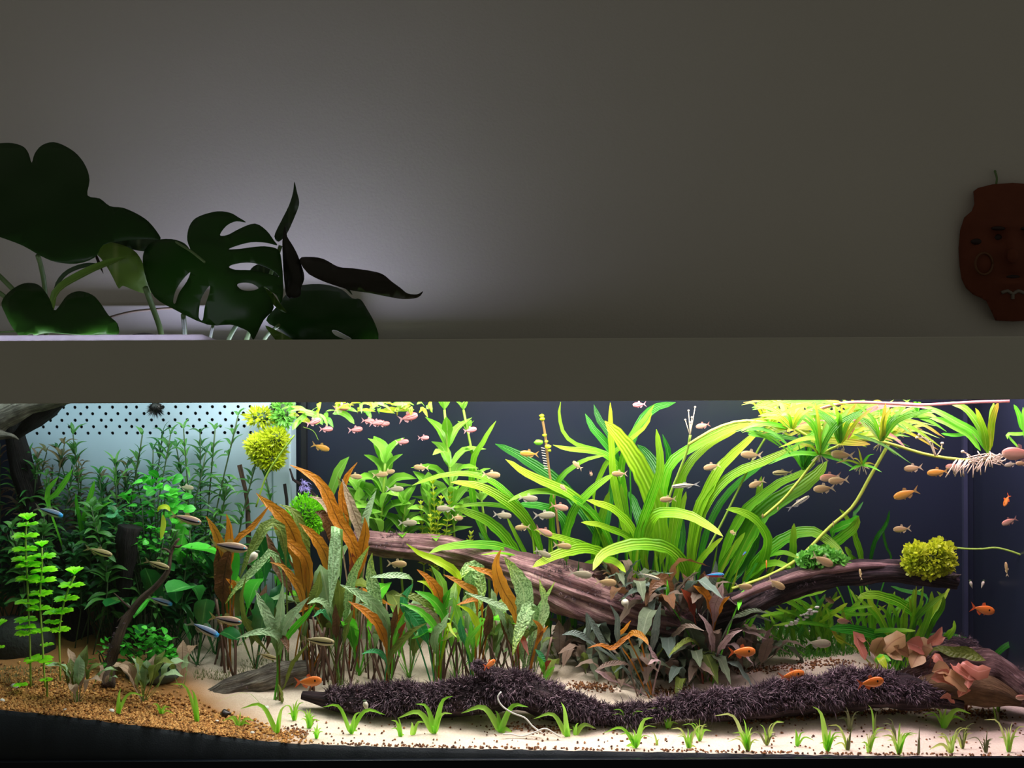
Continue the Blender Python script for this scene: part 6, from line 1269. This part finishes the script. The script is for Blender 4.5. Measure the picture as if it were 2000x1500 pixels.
for a in (
 ('blue', 95, 999, 56, 8, -20, .20, 'above the tallest whorled stem'), ('black', 362, 1013, 62, 6, -16, .18, 'over the yellow hanging leaf'), ('black', 446, 1067, 74, 4, -10, .14, 'swimming in front of the brown-footed crypt'), ('blackp', 192, 1077, 54, 10, -18, .20, 'in the middle of the dark thicket'),
 ('blackp', 306, 1102, 50, 8, -20, .19, 'just left of the bent branch tip'), ('blue', 311, 1173, 52, 10, -20, .20, 'under the bend of the branch'), ('black', 440, 1210, 64, 5, -12, .14, 'the upper of the pair near the silver crypt'), ('blue', 397, 1228, 66, 10, -28, .13, 'the lower of the pair near the silver crypt'), ('blackp', 620, 1251, 66, 3, -8, .11, 'before the dark stalks right of the silver crypt'), ('blackp', 521, 1281, 40, 6, -18, .19, 'in shade just above the weathered log'),
 ('grey', 363, 952, 30, 0, -5, .36, 'against the white panel'),
 ('gold', 626, 873, 36, 0, -18, .34, 'alone below the floating mat left of the pink shoal'), ('beige', 823, 913, 30, 185, 5, .36, 'beside the tallest lime stem'), ('beige', 692, 930, 30, 0, -8, .36, 'beside the single rounded lime leaf'), ('beige', 742, 927, 30, 5, 5, .36, 'over the broad lime plant, left of two'), ('beige', 758, 922, 26, 0, 10, .38, 'over the broad lime plant, right of two'),
 ('grey', 771, 955, 34, 0, 0, .34, 'in the broad lime plant'), ('grey', 871, 993, 36, 180, 0, .34, 'behind the upper strap arch'), ('grey', 796, 1021, 36, 0, 0, .33, 'just above the top of the slanting log'), ('beige', 775, 1101, 38, 0, -3, .24, 'beneath the top of the slanting log'), ('beige', 893, 1011, 28, 40, -10, .36, 'beside the fine yellowish stems'),
 ('beige', 959, 927, 36, 2, -5, .33, 'under the lone twisted strap leaf'), ('gold', 1034, 886, 36, 178, 4, .30, 'next to the brown jointed stalk'), ('beige', 1128, 909, 26, 140, 30, .34, 'below the thin curling strap'), ('rosy', 1154, 925, 22, 70, -15, .34, 'small, left of the yellow upright strap'), ('beige', 1210, 925, 30, 180, 0, .28, 'in front of the yellow upright strap'), ('rosy', 1101, 953, 26, 120, 15, .33, 'right of the jointed stalk'),
 ('grey', 1031, 973, 38, 0, -5, .31, 'over the middle strap arch'), ('rosy', 1092, 990, 36, 2, -12, .30, 'in the centre of the middle strap plant'), ('grey', 981, 1006, 36, 0, -6, .32, 'left of centre between two strap arches'), ('grey', 1063, 1006, 42, 0, 2, .32, 'close under the centre rosy tetra'), ('beige', 1021, 1030, 30, 175, -5, .33, 'below the strap arches'), ('rosy', 1062, 1038, 36, 0, -25, .30, 'at the tip of a falling strap leaf'),
 ('beige', 1098, 1066, 36, 0, -6, .30, 'between the two lower strap leaves'), ('grey', 1060, 1080, 34, 0, -25, .30, 'near the lower strap leaf tip'), ('grey', 1133, 1121, 46, 0, -8, .25, 'just above the slanting log, left of two'), ('beige', 1183, 1137, 42, 2, -5, .25, 'just above the slanting log, right of two'), ('siam', 1268, 1125, 44, 0, -18, .24, 'nosing down into the dark crypts'),
 ('beige', 1391, 911, 34, 180, -12, .26, 'in the dark gap under the long arching strap'), ('beige', 1468, 888, 42, 180, 4, .24, 'below the wavy upright strap tip'), ('blackp', 1529, 923, 40, 182, -2, .28, 'under the hanging grassy plantlet'), ('beige', 1479, 944, 34, 180, -22, .29, 'under the long diagonal strap'), ('siam', 1339, 948, 54, 180, -5, .24, 'in the gap between strap plants'), ('beige', 1305, 975, 32, 180, -3, .25, 'below the slender striped fish'),
 ('rosy', 1622, 932, 42, 182, -6, .24, 'beside the broad strap leaf tip, back one of two'), ('beige', 1638, 938, 40, 182, -4, .21, 'beside the broad strap leaf tip, front one of two'), ('beige', 1610, 954, 42, 180, -4, .22, 'just below the pair at the broad strap leaf tip'), ('siam', 1559, 982, 52, 12, 28, .22, 'slanting up below the broad strap leaf'), ('beige', 1519, 994, 22, 72, 0, .25, 'seen head-on beside the lower runner'), ('beige', 1489, 1008, 22, 70, 0, .27, 'seen head-on right of the curled strap tip'),
 ('beige', 1432, 1040, 22, 110, 0, .25, 'seen head-on near the falling strap tip'), ('beige', 1628, 1024, 16, 80, 40, .27, 'seen head-on at the sprout of the straight runner'), ('neon', 1453, 1082, 24, 60, 10, .22, 'turned head-on above the fork of the branch'), ('neon', 1393, 1123, 42, 2, 2, .18, 'side-on above the pink leaf in the fork'), ('serpae', 1497, 1105, 22, 80, 70, .25, 'small and upright behind the branch'), ('beige', 1646, 888, 46, 184, 6, .22, 'under the rosettes of the floating mass'), ('grey', 1612, 848, 36, 182, 0, .22, 'pale, hidden among floating leaves'),
 ('beige', 1516, 1140, 38, 0, -30, .19, 'over the foot of the forked branch'), ('beige', 1452, 1145, 34, 0, -5, .20, 'close above the fork'), ('beige', 1606, 1094, 46, 4, -25, .18, 'in front of the green mat on the branch'), ('beige', 1618, 1171, 26, 10, -30, .25, 'below the middle of the branch'), ('rosy', 1650, 1213, 30, 185, 5, .28, 'among the low splayed straps'), ('grey', 1598, 1256, 50, 2, -4, .22, 'above the grass carpet'), ('rosy', 1373, 831, 28, 180, -12, .24, 'small, at the budding filaments'),
 ('beige', 1784, 914, 36, 178, -6, .22, 'left of the trio under the floating runner'), ('gold', 1832, 922, 42, 180, -6, .20, 'in the trio under the floating runner'), ('rosy', 1864, 911, 34, 180, -4, .24, 'behind the white root beard'), ('gold', 1770, 964, 50, 178, -18, .18, 'largest one in open dark water on the right'), ('beige', 1762, 1033, 34, 180, -4, .24, 'in open water above the leafy clump'), ('serpae', 1966, 977, 28, 110, -60, .20, 'nose up by the corner seam'), ('rosy', 1972, 1018, 32, 180, -22, .22, 'beside the corner seam'), ('beige', 1966, 1112, 28, 95, 78, .22, 'upright by the corner seam'), ('beige', 1681, 1122, 22, 100, 70, .18, 'upright in front of the branch bark'),
 ('rosy', 1992, 886, 70, 182, 2, .12, 'largest one at the edge with a dark stripe'), ('grey', 1975, 907, 26, 180, -10, .20, 'below the large rosy one at the edge'), ('beige', 1996, 905, 24, 180, 0, .16, 'cut by the edge under the large rosy one'),
 ('serpae', 1919, 1190, 48, 2, -12, .22, 'alone beside the dark corner seam'), ('serpae', 1700, 1333, 52, 2, 8, .08, 'in front of the right mossy log'), ('serpae', 1546, 1319, 50, 2, 10, .15, 'partly behind the right mossy log'), ('serpae', 1449, 1273, 52, 0, 2, .16, 'beside the wiry crypts'), ('serpae', 602, 1331, 52, 2, 4, .13, 'above the end of the mossy log'), ('serpae', 956, 1297, 34, 50, 10, .085, 'turned toward the viewer above the log knob'),
 ('rosy', 1999, 1362, 30, 180, 0, .10, 'cut by the edge beside the hollow bark')): fish(*a)
for a in (
 (612, 824, 30, 20, 18, 'first of the shoal, beneath the floating mat'), (637, 838, 26, 10, 0, 'second of the shoal, above the lone golden tetra'), (694, 839, 28, 12, 5, 'lowest of the upper row of the shoal'), (719, 822, 26, 5, -5, 'left of the three tight together'), (735, 826, 28, 15, 5, 'middle of the three tight together'), (749, 828, 24, 10, 5, 'right of the three tight together'),
 (797, 815, 38, 8, 15, 'large, nearest the tall lime stem top'), (785, 863, 26, 10, 5, 'lowest of the whole shoal'), (827, 855, 22, 15, 0, 'beside the drooping leaf of the tall lime stem'), (918, 840, 26, 10, 10, 'alone right of the tall lime stem'), (1249, 790, 26, 180, -5, 'alone under the hood by the strap tips'), (668, 796, 34, 20, 10, 'hidden in the floating mat')):
    x, y, L, yaw, pitch, lab = a; fish('pink', x, y, L, yaw, pitch, .27 + .01 * (x % 3), lab)

# ------------------------------------------------------------------ house plant on the hood
def sheet(parent, mat, outline, holes=(), Y=.1, tilt=(0, 0), dome=.0, name='leaf', mid=None, step=16):
    """leaf blade from its outline: triangulated with inner points, tilted and bowed in depth, with a little thickness"""
    cx = sum(p[0] for p in outline) / len(outline); cy = sum(p[1] for p in outline) / len(outline)
    outline = smooth_out(outline); holes = [smooth_out(h) for h in holes]
    pts = [Vector(p) for p in outline]; edges = [(i, (i + 1) % len(outline)) for i in range(len(outline))]
    for h in holes:
        n = len(pts); pts += [Vector(p) for p in h]; edges += [(n + i, n + (i + 1) % len(h)) for i in range(len(h))]
    xs = [p[0] for p in outline]; ys = [p[1] for p in outline]
    x = min(xs) + step
    while x < max(xs):
        y = min(ys) + step
        while y < max(ys):
            pts.append(Vector((x + R_(-3, 3), y + R_(-3, 3)))); y += step
        x += step
    vs, es, fs, *_ = geometry.delaunay_2d_cdt(pts, edges, [], 1, 1e-4)
    fs = [f for f in fs if inside(sum((vs[i] for i in f), Vector((0, 0))) / len(f), outline) and not any(inside(sum((vs[i] for i in f), Vector((0, 0))) / len(f), h) for h in holes)]
    rx_, ry_ = (max(xs) - min(xs)) / 2, (max(ys) - min(ys)) / 2
    v = []; uv = []
    for p in vs:
        a, c = (p[0] - cx) / rx_, (p[1] - cy) / ry_
        v.append(P(p[0], p[1], Y + tilt[0] * a + tilt[1] * c + dome * (a * a + c * c) + .006 * math.sin(a * 7) * math.sin(c * 6))); uv.append((.5 + a * .5, .5 + c * .5))
    off = parent.location
    me = mesh(name, [q - off for q in v], [tuple(f) for f in fs], uv, True, [mat]); o = obj(name, me, parent)
    s = o.modifiers.new('thickness', 'SOLIDIFY'); s.thickness = .0012; s.offset = 0
    return o
def inside(p, poly):
    c = False; n = len(poly)
    for i in range(n):
        (x1, y1), (x2, y2) = poly[i], poly[i - 1]
        if (y1 > p[1]) != (y2 > p[1]) and p[0] < (x2 - x1) * (p[1] - y1) / (y2 - y1) + x1: c = not c
    return c
def smooth_out(o, k=3):
    q = [Vector((x, y, 0)) for x, y in o]; n = len(q); out = []
    for i in range(n):
        a, b_, c, d = q[i - 1], q[i], q[(i + 1) % n], q[(i + 2) % n]
        for j in range(k):
            t = j / k; p = .5 * (2 * b_ + (c - a) * t + (2 * a - 5 * b_ + 4 * c - d) * t * t + (3 * b_ - a - 3 * c + d) * t ** 3); out.append((p.x, p.y))
    return out
base = P(430, 700, .44)
mon = thing('monstera_plant', base, 'large dark-leaved monstera growing out of the back of the hood', 'house plant')
L2 = [(372, 488), (366, 470), (368, 448), (378, 430), (396, 420), (425, 413), (450, 416), (466, 425), (480, 434), (462, 432), (446, 438), (434, 450), (430, 460), (445, 459), (470, 446), (498, 437), (520, 450), (535, 470), (541, 479), (520, 474), (490, 473), (462, 480), (446, 487), (470, 486), (500, 482), (525, 482), (545, 490), (551, 520), (553, 550), (553, 575), (548, 592), (540, 577), (530, 570), (515, 560), (535, 600), (515, 625), (498, 660), (492, 660), (486, 648), (470, 640), (450, 634), (405, 634), (340, 604), (302, 580), (286, 545), (279, 510), (284, 487), (304, 470), (335, 467), (360, 475)]
holes2 = [[(447, 521), (462, 515), (490, 513), (515, 520), (535, 530), (545, 541), (525, 535), (490, 528), (460, 527)], [(463, 556), (475, 552), (492, 554), (505, 563), (490, 568), (472, 566)], [(388, 612), (392, 585), (402, 567), (410, 558), (409, 572), (400, 600), (396, 625), (389, 622)], [(338, 590), (342, 570), (355, 548), (372, 531), (365, 550), (350, 572), (343, 592)]]
sheet(mon, M['mon'], L2, holes2, .22, (-.02, -.06), .05)
L1 = [(62, 318), (56, 300), (46, 287), (25, 280), (0, 280), (-40, 284), (-80, 300), (-100, 350), (-90, 420), (-40, 452), (0, 463), (45, 480), (80, 500), (110, 512), (150, 515), (185, 503), (202, 478), (240, 470), (290, 467), (313, 468), (308, 455), (290, 433), (268, 418), (240, 406), (215, 403), (195, 388), (171, 382), (175, 352), (168, 326), (152, 303), (130, 287), (105, 278), (82, 284), (68, 300)]
sheet(mon, M['mon'], L1, (), .16, (.06, -.10), .04)
L3 = [(106, 606), (96, 582), (80, 560), (62, 553), (40, 556), (16, 572), (3, 592), (10, 612), (22, 636), (34, 652), (47, 664), (52, 655), (62, 652), (68, 656), (80, 652), (100, 650), (130, 652), (165, 655), (176, 663), (182, 655), (205, 653), (231, 653), (229, 632), (212, 616), (196, 592), (180, 576), (155, 569), (132, 577), (116, 598)]
sheet(mon, M['mon'], L3, (), .05, (0, -.05), .02)
L5 = [(157, 479), (178, 474), (195, 470), (230, 476), (260, 488), (276, 508), (286, 535), (297, 568), (282, 573), (258, 565), (240, 558), (232, 563), (222, 545), (208, 520), (190, 498), (170, 497), (158, 492)]
sheet(mon, M['monl'], L5, (), .30, (.02, .02), .02)
sheet(mon, M['mongrey'], [(575, 355), (580, 375), (584, 395), (580, 412), (570, 436), (560, 456), (545, 472), (536, 462), (545, 440), (558, 415), (568, 392), (573, 372)], (), .40, (.03, 0), .0)
sheet(mon, M['mond'], [(557, 440), (561, 462), (572, 480), (582, 500), (591, 525), (594, 545), (588, 562), (586, 578), (572, 582), (560, 578), (555, 545), (552, 500), (552, 465)], (), .25, (.0, 0), .0)
sheet(mon, M['mond'], [(585, 506), (606, 502), (632, 506), (660, 521), (690, 524), (728, 530), (748, 536), (765, 550), (782, 562), (796, 573), (815, 575), (826, 569), (816, 581), (788, 584), (760, 580), (720, 572), (690, 568), (662, 560), (628, 548), (600, 532)], (), .33, (.12, 0), .02)
sheet(mon, M['mongrey'], [(600, 532), (628, 528), (655, 540), (678, 560), (688, 576), (672, 562), (650, 552), (625, 546)], (), .30, (.05, 0), .0)
sheet(mon, M['mon'], [(520, 626), (540, 600), (555, 580), (575, 562), (600, 556), (635, 556), (668, 566), (688, 583), (704, 585), (718, 606), (732, 632), (739, 662), (720, 690), (640, 690), (580, 670), (548, 645)], [[(648, 646), (656, 645), (672, 653), (687, 662), (672, 662), (655, 655)]], .36, (.0, -.06), .05)
sheet(mon, M['monl'], [(512, 562), (530, 570), (545, 590), (560, 610), (545, 605), (525, 585)], (), .32, (0, 0), 0)
sheet(mon, M['monl'], [(518, 636), (545, 648), (570, 662), (585, 680), (555, 680), (535, 660)], (), .33, (0, 0), 0)
sheet(mon, M['mongrey'], [(488, 532), (496, 520), (512, 515), (530, 522), (545, 538), (530, 550), (505, 545)], (), .42, (0, 0), 0)
sheet(mon, M['mongrey'], [(214, 476), (240, 468), (280, 466), (312, 467), (330, 476), (290, 490), (262, 488), (240, 482)], (), .34, (0, 0), 0)
traced(mon, M['monl'], [(248, 503), (225, 512), (190, 525), (150, 545), (122, 562), (106, 582), (104, 605)], 20, .28, .22, kind='strap', fold=.7)
traced(mon, M['mongrey'], [(205, 520), (170, 518), (135, 530), (115, 550), (106, 575)], 12, .30, .28, kind='strap')
traced(mon, M['mond'], [(202, 535), (196, 520), (190, 505), (185, 492)], 6, .27, .26, kind='lance')
def stalk(pp, w, Y0, Y1, mat=M['petiole']):
    n = len(pp) - 1; q = spline([P(x, y, Y0 + (Y1 - Y0) * i / n) for i, (x, y) in enumerate(pp)], 12); mb = MB(); mb.tube(q, W(w / 2, Y0), 8); mb.build('stalk', mat, mon)
stalk([(322, 690), (312, 640), (296, 595), (284, 562)], 11, .42, .32); stalk([(92, 690), (88, 570), (80, 520), (74, 500)], 9, .40, .22); stalk([(60, 600), (35, 575), (0, 540), (-30, 515)], 10, .30, .26); stalk([(40, 610), (10, 580), (-20, 560)], 9, .3, .26)
stalk([(362, 690), (361, 650), (358, 615)], 9, .44, .30); stalk([(408, 690), (411, 660), (416, 635)], 6, .44, .32); stalk([(438, 690), (448, 660), (465, 630), (485, 600)], 9, .44, .32); stalk([(478, 690), (485, 655), (500, 615), (512, 585)], 8, .45, .34); stalk([(502, 690), (522, 655), (545, 635)], 7, .45, .36); stalk([(470, 690), (490, 640), (520, 560), (548, 480)], 8, .46, .40)
stalk([(208, 622), (235, 614), (270, 607), (330, 602), (360, 600)], 5, .40, .52, simple('dry_stalk', lin(110, 105, 80), lin(125, 100, 90), 30)); stalk([(-40, 651), (0, 649), (40, 647), (80, 647)], 4, .16, .16)
stalk([(340, 470), (352, 478), (372, 490), (400, 512)], 5, .30, .20)

# ------------------------------------------------------------------ carved mask on the wall
b = N('terracotta'); co = b.coord(); M['terra'] = b.end(b.pbr(b.mix(b.noise(18, 5, co), lin(98, 48, 32), lin(122, 66, 44)), .75, b.bump(b.noise(90, 4, co), .4, .002), .25))
M['terrad'] = simple('dark_glaze', lin(36, 20, 18), lin(50, 28, 24), 40, .5); M['terral'] = simple('ochre_glaze', lin(116, 76, 46), lin(100, 64, 40), 40, .6); M['terraw'] = simple('white_slip', lin(140, 130, 118), lin(122, 112, 102), 40, .6)
MY = WY - .002; mc = 1978
mask = thing('wall_mask', P(mc, 630, MY), 'terracotta carved face mask hanging on the wall beside the hood', 'mask')
half = [(0, 357), (-40, 360), (-68, 367), (-77, 374), (-75, 398), (-80, 412), (-95, 425), (-103, 450), (-106, 485), (-104, 520), (-100, 545), (-92, 562), (-78, 575), (-62, 582), (-52, 588), (-42, 608), (-34, 626), (0, 628)]
out = [(mc + x, y) for x, y in half] + [(mc - x, y) for x, y in half[::-1][1:-1]]
def mdep(x, y):
    a, c = (x - mc) / 106, (y - 490) / 140
    d = .052 * max(0, 1 - a * a) ** .5 * max(.2, 1 - .5 * c * c) + .006
    nose = math.exp(-((x - mc) / 13) ** 2) * (math.exp(-((y - 490) / 26) ** 2) * .028)
    sock = -.016 * (math.exp(-(((x - mc + 28) / 13) ** 2 + ((y - 463) / 11) ** 2)) + math.exp(-(((x - mc - 28) / 13) ** 2 + ((y - 463) / 11) ** 2)))
    brow = .010 * math.exp(-((y - 440) / 8) ** 2) * math.exp(-((x - mc) / 50) ** 2)
    cheek = .010 * (math.exp(-(((x - mc + 60) / 20) ** 2 + ((y - 515) / 20) ** 2)) + math.exp(-(((x - mc - 60) / 20) ** 2 + ((y - 515) / 20) ** 2)))
    mouth = -.016 * math.exp(-(((x - mc) / 20) ** 2 + ((y - 540) / 6) ** 2)) + .008 * math.exp(-(((x - mc) / 26) ** 2 + ((y - 552) / 6) ** 2))
    return d + nose + sock + brow + cheek + mouth
pts = [Vector(p) for p in out]; ed = [(i, (i + 1) % len(out)) for i in range(len(out))]; no = len(out)
for yy in range(366, 626, 7):
    for xx in range(-100, 101, 7): pts.append(Vector((mc + xx, yy)))
vs, es, fs, ov, *_ = geometry.delaunay_2d_cdt(pts, ed, [], 2, 1e-4)
v = [P(p[0], p[1], MY - mdep(p[0], p[1])) for p in vs]; f = [tuple(q) for q in fs]
nb = len(v)
for i in range(no): v.append(P(out[i][0], out[i][1], MY))
idx = {}
for i, o_ in enumerate(ov):
    for k in o_:
        if k < no: idx[k] = i
for i in range(no):
    j = (i + 1) % no; f.append((idx[i], idx[j], nb + j, nb + i))
face = obj('face', mesh('face', [q - mask.location for q in v], f, None, True, [M['terra']]), mask)
def mball(name, x, y, r, sc_, mat, lift=.002):
    mb = MB(); mb.ball(P(x, y, MY - mdep(x, y) - lift), W(r, MY), 12, 8, sc_); o_ = mb.build(name, mat, mask); o_.parent = face
for s in (-1, 1):
    mball('eye', mc + s * 28, 464, 9, (1, .4, .85), M['terrad']); mball('eyebrow', mc + s * 28, 446, 14, (1, .3, .3), M['terrad'])
    mb = MB(); ring = [P(mc + s * 56 + 17 * math.cos(a), 515 + 21 * math.sin(a), MY - mdep(mc + s * 56, 515) - .001) for a in [2 * PI * k / 20 for k in range(21)]]; mb.tube(ring, W(3), 6); mb.build('cheek_ring', M['terral'], mask).parent = face
    mball('ear_mark', mc + s * 70, 472, 12, (1, .3, .5), M['terrad'], 0)
mball('mouth', mc, 540, 16, (1.1, .3, .4), M['terrad']); mball('nose', mc, 500, 12, (.9, .5, 1.2), M['terra'], .004)
for pp in ([(-22, 572), (-10, 568), (0, 574), (10, 568), (22, 572)], [(0, 574), (0, 584)]):
    mb = MB(); mb.tube(spline([P(mc + x, y, MY - mdep(mc + x, y) - .001) for x, y in pp], 8), W(4.5), 6); mb.build('moustache', M['terraw'], mask).parent = face
mb = MB(); a0, a1 = P(1945, 362, MY - .012), P(1943, 334, MY - .012); mb.tube(spline([a0, (a0 + a1) / 2 + Vector((.004, 0, 0)), a1, a1 + Vector((.006, .010, 0))], 8), .0028, 6); mb.build('hanger', M['petiole'], mask)
